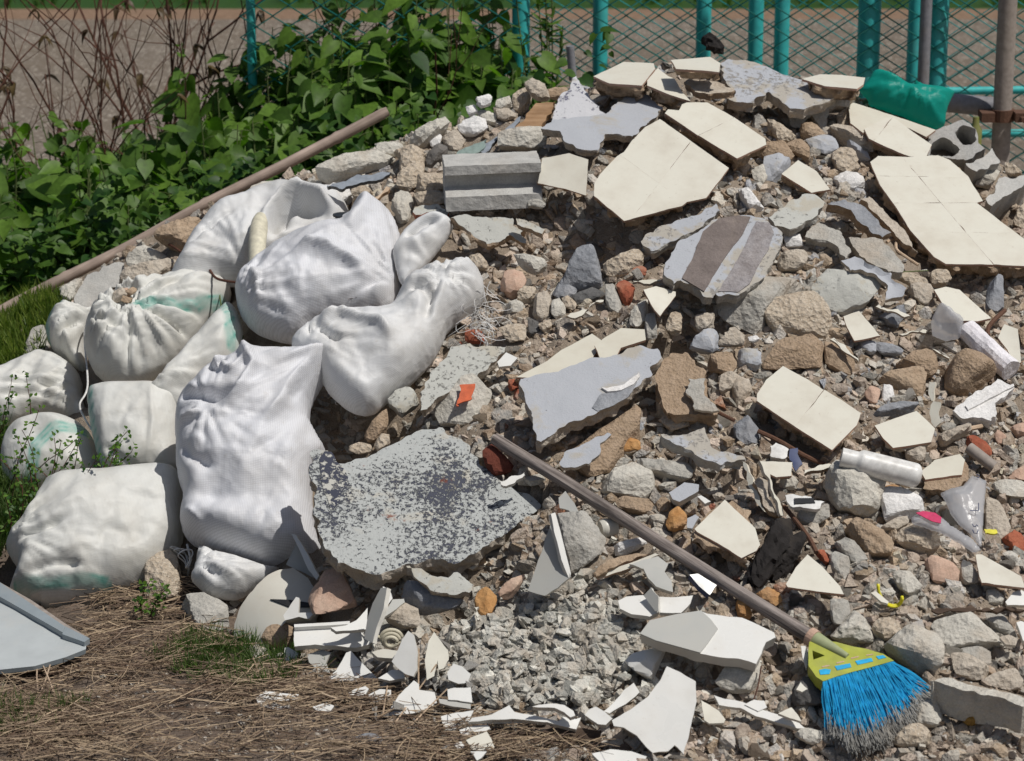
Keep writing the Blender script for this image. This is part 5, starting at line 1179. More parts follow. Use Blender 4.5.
cer('tile_shard', None, 'small tile shard with white top and dark blue side under the handle', 'M: 250,580 295,575 392,635 355,685 300,640', (.2, -.6, .75), .02, 'ceramic', .06, side='ink')
cer('tile_shard', None, 'white cut tile corner with a long straight side above the orange stone', 'M: 145,165 225,112 300,125 298,160 200,215 165,200', (0, -.5, .86), .02, 'lavender', .055, side='ceramic_grey')
cer('tile_shard', None, 'little white shard right of the cut tile corner', 'M: 290,185 310,178 360,210 330,222', (0, -.5, .86), .012, 'ceramic', .05)
cer('tile_shard', None, 'bluish white flake right of the orange stone', 'M: 235,295 280,275 300,290 265,350 240,345', (0, -.5, .86), .01, 'lavender', .05)
cer('tile_shard', None, 'white wedge shard at the right edge behind the flat boulders', 'O: 975,215 1000,205 1040,220 1040,300 1010,310', (0, -.6, .8), .02, 'ceramic', .06)
cer('tile_shard', None, 'pale pinkish tile shard above the thin grey slate at right', 'O: 890,290 940,275 985,300 975,335 920,330', (0, -.6, .8), .012, 'mortar_grey', .06)
cer('tile_shard', None, 'white wedge tile lying above the dark lath', 'O: 920,110 960,60 1000,50 1040,70 1040,128 930,128', (0, -.6, .8), .012, 'ceramic', .03)
cer('tile_shard', None, 'cream oval tile shard beside the yellow plastic band', 'O: 237,65 262,55 330,110 325,122 290,112', (0, -.6, .8), .010, 'tile', .055)
cer('tile_shard', None, 'ivory tile corner under the white socket plate', 'M: 780,250 830,252 910,246 935,215 920,260 860,275', (0, -.6, .8), .010, 'tile', .03)
cer('ceramic_shard', None, 'white ceramic sliver at the bottom edge of the frame centre', 'e: 350,735 420,715 500,722 560,745 540,775 400,790', (0, -.5, .85), .012, 'ceramic', .03)
cer('ceramic_shard', None, 'bluish white shard in the shadow right of the glass-like strip', 'g: 490,700 520,690 600,670 640,700 620,740 560,725', (0, -.6, .8), .012, 'ceramic_grey', .055)

# coiled cream hose
c_ = lifted(*P_('R: 870,395')[0], .05); mb = MB()
for k in range(3):
    a = np.linspace(0, 6.1, 30); rr = .019 - .004 * k
    mb.tube(np.stack([c_[0] + np.cos(a) * rr * 1.2, c_[1] - .012 * k + 0 * a, c_[2] + np.sin(a) * rr], 1), .0045, 8)
mb.tube([c_ + np.array([-.02, 0, 0]), c_ + np.array([-.035, .0, .004]), c_ + np.array([-.05, 0, .02])], .004, 8)
tag(mb.build('hose_coil', [M['pvc_cream']], smooth=True), 'small coiled cream hose among the white ceramic pieces', 'hose')
# sockets and tubes
def pxrod(name, short, label, cat, pp, r, mat, lifts, seg=14, k=14, wob=0., radii=None, smooth=True, sdn=0):
    P = []
    for (a, b), l in zip(pp, lifts):
        h = hit(a, b); h = h + np.array([0, -.35, .93]) * l; d = ray(a, b); P.append(CAM + d * np.dot(h - CAM, d))
    P = np.array(P)
    if len(P) == 2: P = straight(P[0], P[1], k, wob, sdn)
    else:
        t = np.linspace(0, len(P) - 1, k * len(P)); i = np.clip(t.astype(int), 0, len(P) - 2); f = (t - i)[:, None]
        P0_ = P[np.clip(i - 1, 0, len(P) - 1)]; P1_ = P[i]; P2_ = P[i + 1]; P3_ = P[np.clip(i + 2, 0, len(P) - 1)]
        P = 0.5 * ((2 * P1_) + (-P0_ + P2_) * f + (2 * P0_ - 5 * P1_ + 4 * P2_ - P3_) * f * f + (-P0_ + 3 * P1_ - 3 * P2_ + P3_) * f ** 3)
    rr = r if radii is None else np.interp(np.linspace(0, 1, len(P)), np.linspace(0, 1, len(radii)), radii)
    V, Fq = tube(P, rr, seg); me = mesh_np(name, V, Fq, smooth, [M[mat]], None, 40)
    o = link(name, me); tag(o, label, cat)
    if short: m = np.mean(pp, 0); LM.append((m[0], m[1], short))
    HEROPOLY.append(np.array([(pp[0][0], pp[0][1] - 6), (pp[-1][0], pp[-1][1] - 6), (pp[-1][0], pp[-1][1] + 6), (pp[0][0], pp[0][1] + 6)]))
    return o, P
pxrod('white_tube', 'white tube', 'smooth white plastic tube lying above the big pale boulder', 'plastic tube', [(841, 457), (921, 477)], .03, 'pvc', (.24, .18), 24, 40, radii=[.022] * 8 + [.0225, .027] + [.0285] * 27 + [.027, .023, .014])
o, P = pxrod('steel_pipe', None, 'dark open-ended steel pipe sticking out right of the white plaster slab', 'pipe', P_('G: 735,648 790,690 860,745'), .014, 'rustpost', (.075, .05, .03), 16)
V, Fq = tube([P[0] - (P[1] - P[0]) * .02, P[0] + (P[1] - P[0]) * .01], .010, 16); link('bore', mesh_np('bore', V, Fq, False, [M['black']]), o, o.matrix_world.inverted())
pxrod('ceramic_socket', None, 'short round ceramic pipe stub below the broom handle top', 'pipe stub', P_('L: 712,350 790,335'), .02, 'ceramic_cream', (.05, .04), 24, 10, radii=[.018, .022, .021, .020, .020])
for pp, r, m_, lf, lab, nm in (
    ('H: 235,340 350,395 480,460', .0045, 'rust', (.10, .09, .08), 'rusty steel rod lying over the sandy slab towards the dark speckled stone', 'steel_rod'),
    ('H: 598,513 700,560 840,640 940,682', .0055, 'rust', (.07, .06, .05, .04), 'rusty steel rod below the two-tile mid slab', 'steel_rod'),
    ('M: 730,235 800,320 860,400 895,470', .0055, 'rust', (.07, .07, .06, .05), 'curved rusty rod passing the white socket plate', 'steel_rod'),
    ('F: 1040,560 985,610 955,650 955,690', .006, 'rust', (.06, .06, .05, .03), 'bent dark root at the right edge beside the foam bar', 'root'),
    ('F: 440,215 485,195 490,250 540,290 600,330', .004, 'lath', (.06, .08, .06, .05, .05), 'broken pale twig in the gap under the long mortar strip', 'twig'),
    ('F: 350,375 650,358', .0016, 'greenstem', (.07, .07), 'thin green wire stretched over the lavender flake', 'wire'),
    ('V: 0,305 60,335 130,378 190,400 240,440 290,500 400,522', .0035, 'stem', (.05, .08, .14, .22, .29, .33, .34), 'thin brown wire curving over the sacks below the bamboo pole', 'wire'),
    ('c: 805,150 860,560 905,600 925,555', .002, 'greenstem', (.1, .1, .1, .1), 'thin green cord hanging beside the hooded sack', 'cord'),
    ('G: 700,560 800,540', .006, 'lath', (.06, .05), 'pale stick at the right below the white plaster slab', 'stick'),
    ('P: 615,335 600,430 575,520 570,600', .0016, 'stem', (.08, .07, .06, .05), 'thin dark twig hanging over the shiny grey stone', 'twig'),
    ('i: 770,280 700,330 640,385', .003, 'lath', (.03, .03, .03), 'long dry stalk lying in the grass below the tied sack', 'dry stalk')):
    pxrod(nm, None, lab, nm.replace('_', ' '), P_(pp), r, m_, lf, 7, 10)

# charred wood: jagged black chunks, one thing
rock('charred_wood', 'charred wood', 'jagged charred black wood between the kite-shaped and triangular tiles', 'charred wood', P_('M: 515,640 560,560 600,470 640,380 690,320 740,318 745,420 720,520 650,600 600,672'), 'char', n=(.3, -.6, .7), depth=.5, lift=.5, rough=.12, soft=.01)
rock('charred_wood', None, 'flat charred black piece right behind the jagged charred wood', 'charred wood', P_('M: 690,420 760,400 840,372 850,400 800,500 740,600 660,640'), 'char', depth=.4, lift=.3, rough=.12, soft=.01)
slab('socket_plate', 'white socket plate', 'small white socket plate with a black rectangular recess below the ivory offcuts', 'socket plate', P_('M: 735,178 780,175 870,183 885,200 935,212 912,243 830,250 775,242 742,212'), (0, -.5, .86), .01, 'pvc', 'pvc', lift=.07, rough=0, carve=False,
     patches=[('recess', 'black', P_('M: 780,198 880,196 890,222 785,226'), .004)])
slab('plastic_cup', None, 'small white plastic box end beneath the dark tip of the mid tile slab', 'plastic box', P_('H: 655,585 690,565 752,605 750,655 665,648'), (0, -.7, .7), .03, 'pvc', 'pvc', lift=.05, rough=0)
slab('blue_scrap', None, 'dark blue plastic scrap right of the white plastic box end', 'plastic scrap', P_('H: 755,600 800,598 825,680 790,715 752,660'), (0, -.7, .7), .008, 'ink', 'ink', lift=.05, rough=0)
om = slab('paint_mark', None, None, None, P_('I: 78,345 100,228 178,222 168,300'), (0, -.60, .80), .004, 'orange', 'orange', lift=.066, rough=0, carve=False); om.parent = OMC; om.matrix_parent_inverse = OMC.matrix_world.inverted()
# concrete beam, laths
slab('concrete_beam', 'grey concrete beam', 'smooth grey concrete beam at the lower right corner', 'concrete beam', P_('O: 530,512 600,488 800,538 1080,605 1080,635 1010,640 850,588 640,548'), (0, -.15, .98), .075, 'concrete_light', 'concrete_light', lift=.075, rough=.02, chip=.003)
slab('wood_lath', 'dark lath', 'long dark wooden lath across the stones at the right edge', 'wood lath', P_('O: 540,148 620,140 745,128 1060,126 1060,165 900,160 745,160 545,168'), (0, -.8, .6), .014, 'darklath', 'darklath', lift=.05, rough=.03)
slab('wood_lath', None, 'dark wooden lath half buried under the long white basin rim', 'wood lath', P_('e: 60,640 200,630 300,635 390,640 385,690 250,685 80,660'), (0, -.8, .6), .02, 'darklath', 'darklath', lift=.02, rough=.03)
# yellow band
c_ = lifted(*P_('O: 335,60')[0], .05); a = np.linspace(2.2, 5.6, 24); ang = .55
xs, ys = np.cos(a) * .022, np.sin(a) * .036
P = np.stack([c_[0] + xs * math.cos(ang) - ys * math.sin(ang), c_[1] - .004 * np.cos(a * 2), c_[2] + xs * math.sin(ang) + ys * math.cos(ang)], 1)
mb = MB(); mb.tube(P, .0035, 8); mb.tube(P + np.array([0, -.008, 0]), .003, 8)
tag(mb.build('plastic_band', [M['yellow']], smooth=True), 'curved yellow plastic band among the stones below the triangular tile', 'plastic band'); LM.append((885, 590, 'yellow band'))
slab('yellow_scrap', None, 'tiny yellow scrap right of the clear plastic wrapper', 'plastic scrap', P_('u: 338,435 420,432 425,460 345,475'), (0, -.6, .8), .006, 'yellow', 'yellow', lift=.05, rough=0, carve=False)

# clear wrappers
w = sack('clear wrapper', 'crumpled clear plastic wrapper with dark printed strokes near the right edge', P_('N: 590,222 640,200 700,190 750,132 825,158 812,300 805,420 798,505 760,450 735,420 690,385 645,330 620,270'), 'clearfilm', n=(0, -.55, .83), depth=.016, lift=.055, wr=.6, lump=.5, name='plastic_wrapper', cat='plastic wrapper', step=.005, carve=False, smoothit=0, backf=.2)
M4 = w.matrix_world; q0 = np.array(M4.translation); nz = np.array(M4.to_3x3())[:, 2]
def stroke(parent, pts, r, name, z=.022):
    q, _ = unproj(P_(pts), np.array(parent.matrix_world.translation), np.array(parent.matrix_world.to_3x3())[:, 2])
    V, Fq = tube(np.concatenate([q, np.full((len(q), 1), z)], 1), r, 5); return link(name, mesh_np(name, V, Fq, False, [M['ink']]), parent, Matrix.Identity(4))
for s_ in ('u: 300,310 300,358 248,358', 'u: 262,445 268,458 280,460 288,447 296,458', 'u: 262,480 270,500 290,503 298,480', 'u: 285,130 305,135 300,150 288,146'): stroke(w, s_, .0011, 'printed_stroke')
w2 = sack('pink wrapper', 'clear wrapper strip with a bright pink print lying on stones', P_('N: 440,345 500,322 560,325 600,345 640,385 700,420 760,460 800,510 760,520 680,470 600,425 530,400 450,375'), 'clearfilm', n=(0, -.55, .83), depth=.014, lift=.085, wr=.5, lump=.5, name='plastic_wrapper', cat='plastic wrapper', step=.005, carve=False, smoothit=0, backf=.2)
pk = P_('N: 462,342 500,332 560,342 592,365 588,395 545,385 500,362'); q_, _ = unproj(pk, np.array(w2.matrix_world.translation), np.array(w2.matrix_world.to_3x3())[:, 2])
link('pink_print', slab_mesh('pink_print', q_, .002, [M['pink'], M['pink']], 3, 0, .004, 0, z0=.017), w2, Matrix.Identity(4))
sack('crumpled film', 'crumpled shiny plastic film at the upper end of the foam bar', P_('F: 665,620 690,560 715,525 760,590 830,620 810,700 740,710 670,680'), 'clearfilm', depth=.04, lift=.05, wr=2.2, lump=1.5, name='plastic_film', cat='plastic film', step=.005, carve=False, smoothit=0)

# hollow concrete blocks behind the crest at the right
slab('hollow_block', 'hollow block', 'grey hollow concrete block showing two dark cells near the teal sheet', 'hollow block', P_('C: 640,395 700,350 780,308 840,305 895,350 905,415 955,447 840,515 760,497 700,485 655,495'), (-.15, -.75, .62), .12, 'concrete_smooth', 'concrete_smooth', lift=.10, rough=.03, chip=.002, carve=True,
     holes=[P_('C: 655,485 668,430 700,402 750,400 800,455 770,490 700,486'), P_('C: 785,368 830,335 890,350 897,405 870,432 830,425 795,395')])
slab('hollow_block', 'ribbed grey block', 'ribbed grey concrete block end right of the big tiled slab', 'hollow block', P_('t: 210,320 290,290 345,245 385,315 330,345 270,370 235,350'), (.1, -.6, .8), .08, 'concrete_smooth', 'concrete_smooth', lift=.09, rough=.03, chip=.002)
slab('hollow_block', None, 'grey concrete block lying lowest at the right edge behind the tiled slab', 'hollow block', P_('t: 325,530 300,500 350,470 375,390 410,385 440,400 540,370 540,420 430,480 345,540'), (.1, -.5, .86), .11, 'concrete_smooth', 'concrete_smooth', lift=.08, rough=.03, chip=.002)
rock('concrete_piece', None, 'pinkish concrete piece leaning against the brown post', 'concrete piece', P_('t: 405,325 450,340 500,380 440,395 410,385'), 'conglomerate', depth=.5, lift=.4)
rock('concrete_piece', None, 'pinkish concrete piece at the frame edge right of the tiled slab', 'concrete piece', P_('t: 440,640 490,560 560,500 560,700 520,690'), 'conglomerate', depth=.5, lift=.4)

# grooved block at the left of the crest
A0 = hit(*P_('A: 490,620')[0]); mb = MB()
L = .252; prof = [(0, .118), (0, .094), (.028, .088), (.028, .058), (-.004, .042), (-.010, .038), (-.010, 0), (.15, 0), (.15, .118)]
gx = np.linspace(-L / 2, L / 2, 40); V = []; Fq = []; pr = resample(np.array(prof), .006)
for i, x in enumerate(gx):
    v = np.column_stack([np.full(len(pr), x), pr]); V.append(v)
V = np.concatenate(V); m_ = len(pr)
V += 0.0014 * np.stack([fbm(V * 60 + 5 * i, 2, i) for i in range(3)], 1)
for i in range(len(gx) - 1):
    for j in range(m_): k = (j + 1) % m_; Fq.append((i * m_ + j, (i + 1) * m_ + j, (i + 1) * m_ + k, i * m_ + k))
Fq.append(tuple(range(m_))); Fq.append(tuple((len(gx) - 1) * m_ + j for j in range(m_))[::-1])
bl = link('grooved_block', mesh_np('grooved_block', V, Fq, False, [M['concrete_smooth']]), None, None)
d_ = ray(*P_('A: 478,755')[0]); base = CAM + d_ * np.linalg.norm(A0 - CAM) * .988
bl.matrix_world = Matrix.Translation(base.tolist()) @ Matrix.Rotation(math.radians(4), 4, 'Z') @ Matrix.Rotation(math.radians(-1.5), 4, 'Y')
tag(bl, 'grey concrete block with a deep lengthwise groove, left of the hexagon-like tile', 'concrete block'); LM.append((495, 185, 'grooved block'))
HEROPOLY.append(np.array(P_('A: 250,490 725,480 700,760 265,760'))); HEROPLANE.append((np.array([base + [-.14, -.02, 0], base + [.14, -.02, 0], base + [.14, .18, 0], base + [-.14, .18, 0]]), base, np.array([0, 0, 1.0]), .0))

# ================================================================== broom
Bn = norm((0, -.42, .9))
A_ = [(495.5, 439.0), (811, 637)]
Pz = []
for (a, b), l in zip(A_, (.13, .075)):
    h = hit(a, b) + np.array([0, -.3, .95]) * l; d = ray(a, b); Pz.append(CAM + d * np.dot(h - CAM, d))
broom = empty('broom', Matrix.Translation(Pz[1].tolist())); tag(broom, 'worn broom with a long grey wooden handle, lime plastic head and blue bristles', 'broom'); LM.append((870, 695, 'blue bristles')); LM.append((660, 540, 'broom handle'))
inv = broom.matrix_world.inverted()
hp = straight(Pz[0], Pz[1], 40, .004, 3); V, Fq = tube(hp, np.linspace(.0145, .016, 40), 16)
ax = norm(Pz[1] - Pz[0]); th = np.arctan2((V - hp[0]) @ np.cross(ax, [0, 0, 1]), (V - hp[0]) @ np.cross(np.cross(ax, [0, 0, 1]), ax))
# local frame with z along the handle so the wood grain runs lengthwise
Rz = frame(ax); Vl = (V - Pz[1]) @ Rz
Vl[:, :2] *= (1 + .09 * vnoise(np.column_stack([np.arctan2(Vl[:, 1], Vl[:, 0]) * 2.2, np.zeros(len(V)), Vl[:, 2] * 3]), 4))[:, None]
ho = link('handle', mesh_np('handle', Vl, Fq, True, [M['handle']], None, 35), broom, inv @ mat4(Rz, Pz[1]))
V, Fq = tube([Pz[1] - ax * .004, Pz[1] + ax * .012], .0205, 18); link('collar', mesh_np('collar', V, Fq, False, [M['terracotta']]), broom, inv)
hpts = P_('s: 172,118 215,96 262,118 330,128 430,155 520,172 605,198 668,238 560,268 430,302 340,328 252,358 212,332 168,270 165,190')
p0 = CAM + ray(*np.mean(hpts, 0)) * np.dot(hit(*np.mean(hpts, 0)) + Bn * .10 - CAM, ray(*np.mean(hpts, 0)))
ne = (lambda d: CAM + d * (np.dot(p0 - CAM, Bn) / np.dot(d, Bn)))(ray(*P_('s: 395,215')[0])); mb = MB(); mb.tube([Pz[1] + ax * .010, Pz[1] * .8 + ne * .2, ne], [.0185, .017, .007], 16); mb.build('neck', [M['limegrey']], broom, True, inv, 40)
hq, HR = unproj(hpts, p0, Bn); hm = slab_mesh('head', hq, .03, [M['lime'], M['lime']], 4, .0003, .006, .02, holes=[unproj(P_('s: 190,178 262,208 196,232'), p0, Bn)[0]])
hd = link('head', hm, broom, inv @ mat4(HR, p0))
for s_ in ('s: 228,295 262,288 298,292 290,318 236,322', 's: 320,272 410,256 418,278 335,296', 's: 440,242 535,224 545,244 455,264', 's: 562,214 605,208 622,222 578,232'):
    q_, _ = unproj(P_(s_), p0, Bn); link('slot', slab_mesh('slot', q_, .002, [M['bristle'], M['bristle']], 2, 0, .01, 0, z0=.0014), hd, Matrix.Identity(4))
for s_ in ('s: 245,272 290,264 290,270 247,279', 's: 330,250 375,240 376,246 332,257', 's: 415,222 460,212 461,218 417,229', 's: 505,205 545,199 546,205 507,211'):
    q_, _ = unproj(P_(s_), p0, Bn); link('score_mark', slab_mesh('score_mark', q_, .001, [M['terracotta'], M['terracotta']], 2, 0, .01, 0, z0=.0009), hd, Matrix.Identity(4))
rb = unproj(P_('s: 252,352 340,322 430,297 560,263 664,236'), p0, Bn)[0]; rt = unproj(P_('s: 305,650 430,730 610,705 740,605 935,405'), p0, Bn)[0]
g = np.random.default_rng(11)
VV, FF, V2, F2 = [], [], [], []; nv = n2 = 0
for i in range(2300):
    u = g.random(); z = g.uniform(-.024, -.001); uu = u * 4; k = min(int(uu), 3); f = uu - k
    a = rb[k] * (1 - f) + rb[k + 1] * f; ut = np.clip(u + g.normal(0, .045), 0, 1) * 4; k = min(int(ut), 3); f = ut - k
    b = rt[k] * (1 - f) + rt[k + 1] * f; ln = g.uniform(.80, 1.0) * (1 - .0 * u); b = a + (b - a) * ln
    zz = z + g.normal(0, .006) - .012
    s0 = np.array([a[0], a[1], z]); e0 = np.array([b[0], b[1], zz]); side = g.normal(0, .0035, 3); nseg = 7
    t = np.linspace(0, 1, nseg)[:, None]; pts = s0 + (e0 - s0) * t + side * np.sin(t * 3) + g.normal(0, .0012, (nseg, 3)) * t
    if g.random() < .55: pts[-2:] += g.normal(0, .005, 3) * np.array([[.5], [1]])
    cut = 5 if g.random() < .82 else 4
    v, fq = tube(pts[:cut + 1], .0010, 3, False); VV.append(v); FF += [tuple(x + nv for x in q) for q in fq]; nv += len(v)
    v, fq = tube(pts[cut:], np.linspace(.0008, .0006, nseg - cut), 3, False); V2.append(v); F2 += [tuple(x + n2 for x in q) for q in fq]; n2 += len(v)
br = link('bristles', mesh_np('bristles', np.concatenate(VV), np.array(FF), False, [M['bristle']]), broom, inv @ mat4(HR, p0))
o = link('frayed_tips', mesh_np('frayed_tips', np.concatenate(V2), np.array(F2), False, [M['bristletip']]), br, Matrix.Identity(4)); o['label'] = 'dirty grey frayed bristle tips'
HEROPOLY.append(np.array(P_('s: 165,110 300,120 670,235 850,420 600,650 400,640 250,360'))); 

# ================================================================== sacks
o = sack('topmost sack', 'hooded white sack lying highest at the left under the bamboo pole', P_('z: 168,282 176,270 184,256 187,247 203,226 213,213 226,209 239,206 249,197 268,193 286,190 300,194 320,195 338,200 349,212 353,230 348,250 330,262 300,268 270,272 245,284 215,284 190,290'),
     'sack_white', (0, -.55, .83), .10, .03, folds=[([(262, 262), (270, 240), (284, 222), (300, 217), (322, 228), (342, 248)], .016, .035), ([(275, 258), (285, 236), (300, 230), (320, 240)], .02, -.05), ([(190, 262), (215, 246), (238, 232)], .006, -.012)], gather=[((245, 282), .2, .8)], lump=.5)
sack('left ear sack', 'standing white sack mouth folded open like an ear right of the hooded sack', P_('z: 401,287 394,262 392,250 400,236 405,230 418,219 432,214 445,217 453,224 452,233 440,250 425,268 408,284'),
     'sack_white', (.1, -.7, .7), .04, .07, folds=[([(405, 245), (420, 232), (440, 224)], .012, -.03)], wr=1.2, lump=.3)
sack('middle white sack', 'big puffy white sack with a pale round belly, in the middle of the sack pile', P_('z: 235,288 245,275 262,264 275,250 295,242 325,243 345,232 352,215 356,209 368,206 384,212 395,222 403,245 402,262 401,285 397,302 390,316 360,322 320,326 296,342 275,338 252,330 238,312'),
     'sack_blue', (-.05, -.6, .8), .13, .06, folds=[([(250, 285), (262, 305), (262, 330)], .008, .012), ([(300, 275), (335, 280), (375, 300)], .014, .016), ([(385, 215), (395, 240), (400, 265)], .007, -.02), ([(370, 210), (366, 235), (352, 262)], .02, .02)], gather=[((240, 318), .16, 1.0), ((396, 296), .14, 1.0)], lump=.8)
sack('lower white sack', 'white sack with frayed mouth flap spreading right, under the puffy one', P_('z: 288,346 302,332 324,320 350,316 374,318 390,315 398,300 405,285 420,279 436,273 460,269 478,273 485,288 484,302 468,316 448,328 442,345 432,362 418,376 405,388 388,400 372,415 350,411 328,392 320,376 305,364'),
     'sack_white', (.02, -.6, .8), .11, .09, folds=[([(300, 335), (340, 330), (380, 350), (400, 372)], .012, .018), ([(410, 300), (430, 320), (425, 345)], .012, -.02), ([(445, 300), (462, 290), (478, 282)], .012, .015), ([(318, 340), (330, 352), (342, 362)], .006, -.02)], gather=[((442, 300), .15, 1.2), ((310, 352), .14, .9)], lump=.7)
sack('torn sack', 'old sack with a jagged hole showing brown rubble inside, teal stripes', P_('z: 84,342 88,325 95,313 113,305 130,296 147,290 170,282 190,281 210,282 226,283 232,291 230,302 210,327 194,348 172,369 142,383 116,386 96,375 87,358'),
     'sack_old', (0, -.62, .78), .11, .07, stripes=[([(140, 331), (170, 328), (200, 325), (225, 308)], .012)], gather=[((135, 330), .22, 1.8), ((88, 340), .12, 1.2)], hollow=[(P_('c: 440,480 470,462 500,445 540,448 558,465 545,520 500,545 480,575 455,570 445,530'), .03)], wr=.8, lump=.4)
hp_, hR = HOLE[-1]
for k, (dx, dy, sz, mt, lab) in enumerate(((-.012, .004, .020, 'mortar_grey', 'pale stone in the left half of the torn sack opening'), (.013, .010, .017, 'mortar', 'brown stone in the right half of the torn sack opening'), (.006, -.014, .015, 'sand', 'sandy stone at the lower lip of the torn sack opening'), (.0, .018, .011, 'terracotta', 'reddish bit at the upper edge of the torn sack opening'))):
    V, Fq = rock_shape(3, 60 + k, .7, 9, .06, .01, .5); o = link('rubble_stone', mesh_np('rubble_stone', V * sz, Fq, False, [M[mt]]), None, mat4(hR, hp_ + hR @ np.array([dx, dy, -.004]))); tag(o, lab, 'rubble stone')
sack('twisted sack neck', 'twisted sack neck with teal edge left of the torn old sack', P_('z: 46,335 50,322 58,315 75,312 95,316 108,306 104,318 90,334 84,348 86,372 78,370 64,358 52,350'),
     'sack_old', (-.1, -.65, .75), .07, .07, stripes=[([(50, 345), (56, 325), (70, 316)], .012)], gather=[((95, 325), .16, 2.2)], wr=1.6, lump=.5, name='rubble_sack')
sack(None, 'wrinkled old sack with a teal band, squeezed between torn sack and big front sack', P_('z: 140,404 160,390 178,368 196,346 214,322 229,305 236,310 243,325 243,352 236,367 222,378 205,388 190,405 178,415'),
     'sack_old', (-.1, -.6, .8), .08, .045, stripes=[([(222, 310), (234, 330), (236, 360)], .012)], gather=[((155, 400), .25, 1.0)], wr=1.1, lump=.4)
sack('flat left sack', 'creased off-white sack at the left frame edge above the round one', P_('z: -60,400 -15,378 5,371 20,365 38,357 51,356 67,365 83,379 82,402 96,432 80,424 60,420 40,416 12,428 -20,424 -60,430'),
     'sack_old', (0, -.6, .8), .08, .05, folds=[([(0, 403), (40, 400), (80, 406)], .005, -.012), ([(0, 412), (40, 408), (85, 418)], .005, -.012), ([(10, 394), (40, 391), (75, 395)], .005, -.010)], gather=[((84, 392), .2, 1.0)], wr=.9, lump=.4)
sack('square sack', 'bulging square off-white sack standing under the torn old sack', P_('z: 87,390 100,386 118,385 154,384 168,388 181,398 179,412 180,440 183,468 178,480 160,480 130,477 108,480 98,458 90,422'),
     'sack_old', (-.05, -.75, .65), .10, .06, stripes=[([(92, 390), (96, 430), (104, 470)], .010)], folds=[([(155, 390), (158, 430), (155, 470)], .004, .006), ([(108, 455), (125, 468), (140, 474)], .006, -.010)], wr=.7, lump=.5)
sack('round sack', 'round-topped greyish sack with a broad teal band behind the weeds', P_('z: 2,470 4,445 12,430 26,422 42,418 66,419 82,426 92,435 100,458 106,480 85,488 50,492 30,494 8,490'),
     'sack_old', (-.1, -.7, .7), .10, .07, stripes=[([(38, 485), (45, 462), (62, 445), (90, 440)], .018)], wr=.6, lump=.5)
sack('bottom left sack', 'long smooth dusty sack lying lowest at the left on the dry ground', P_('z: 5,547 14,538 25,530 36,512 42,498 45,486 70,482 100,480 140,473 165,471 181,474 185,500 181,520 184,540 172,566 142,590 100,603 50,607 20,600 8,598 14,586 22,572 12,560'),
     'sack_old', (0, -.62, .78), .13, .06, folds=[([(20, 560), (50, 556), (75, 548)], .008, -.02), ([(30, 592), (60, 585), (95, 588)], .007, -.012), ([(45, 490), (42, 520), (30, 545)], .01, .012)], stripes=[([(20, 597), (60, 598), (110, 596)], .010)], gather=[((8, 552), .13, 1.8)], wr=.6, lump=.5)
sack('tied sack', 'white gathered sack end tied with string under the big front sack', P_('Y: 190,440 240,455 300,490 380,505 470,530 560,560 620,540 560,620 500,645 400,705 330,700 250,690 195,645 150,600 180,560'),
     'sack_white', (0, -.6, .8), .06, .05, gather=[(P_('Y: 185,560')[0], .35, 1.2)], wr=.6, lump=.3)
sack('big front sack', 'largest bluish white woven sack, upright with a twisted top, centre left', P_('z: 177,415 181,401 192,392 200,385 211,372 224,368 236,362 242,346 252,350 262,356 282,356 300,360 322,354 338,352 332,370 322,384 312,402 308,420 318,438 327,452 322,462 314,470 312,492 314,520 318,540 325,556 318,568 300,566 270,571 245,563 215,554 195,546 183,535 181,520 186,500 178,480 177,445'),
     'sack_blue', (-.05, -.72, .69), .15, .13, folds=[([(244, 348), (252, 372), (262, 390), (250, 412), (235, 432)], .012, .024), ([(183, 408), (200, 415), (225, 421), (246, 412)], .013, -.040), ([(215, 384), (222, 390), (232, 380)], .008, -.03), ([(330, 356), (312, 385), (288, 425), (270, 450)], .010, .022), ([(322, 368), (305, 400), (292, 425)], .007, -.022), ([(180, 440), (195, 438), (215, 437)], .009, .018), ([(185, 460), (200, 478), (225, 492)], .012, -.014), ([(200, 515), (240, 520), (290, 515)], .03, -.012), ([(183, 525), (195, 530), (210, 545)], .008, .014), ([(230, 360), (222, 385), (240, 395), (262, 372)], .01, .02)],
     gather=[((335, 356), .28, 1.1), ((215, 430), .12, .8)], wr=.75, lump=.8)
def strands(name, label, cat, centre, spread, num, ln, mat, lift, r=.0009, drop=.6, seed=1, cone=1.0):
    g = np.random.default_rng(seed); mb = MB()
    for i in range(num):
        a = (centre[0] + g.normal(0, spread[0]), centre[1] + g.normal(0, spread[1])); h = hit(*a) + np.array([0, -.35, .93]) * lift; d = ray(*a); p = CAM + d * np.dot(h - CAM, d)
        v = np.array([g.normal(0, cone), g.normal(-.2, .3), g.normal(-drop, .4)]); v = norm(v) * ln * g.uniform(.5, 1.2); c = g.normal(0, .3, 3) * ln
        t = np.linspace(0, 1, 6)[:, None]; mb.tube(p + v * t + c * np.sin(t * 3.1) * .5, r, 3, False)
    o = mb.build(name, [M[mat]]); tag(o, label, cat); return o
strands('frayed_threads', 'white frayed plastic threads hanging from the lower sack flap', 'frayed threads', (480, 312), (5, 12), 70, .06, 'sack_white', .13, seed=3)
strands('frayed_threads', 'frayed threads round the small tear in the lower white sack', 'frayed threads', (352, 378), (9, 8), 46, .035, 'sack_white', .21, seed=4)
strands('frayed_threads', 'small patch of loose threads on the puffy middle sack', 'frayed threads', (347, 290), (6, 5), 24, .02, 'stem', .20, r=.0006, seed=6)
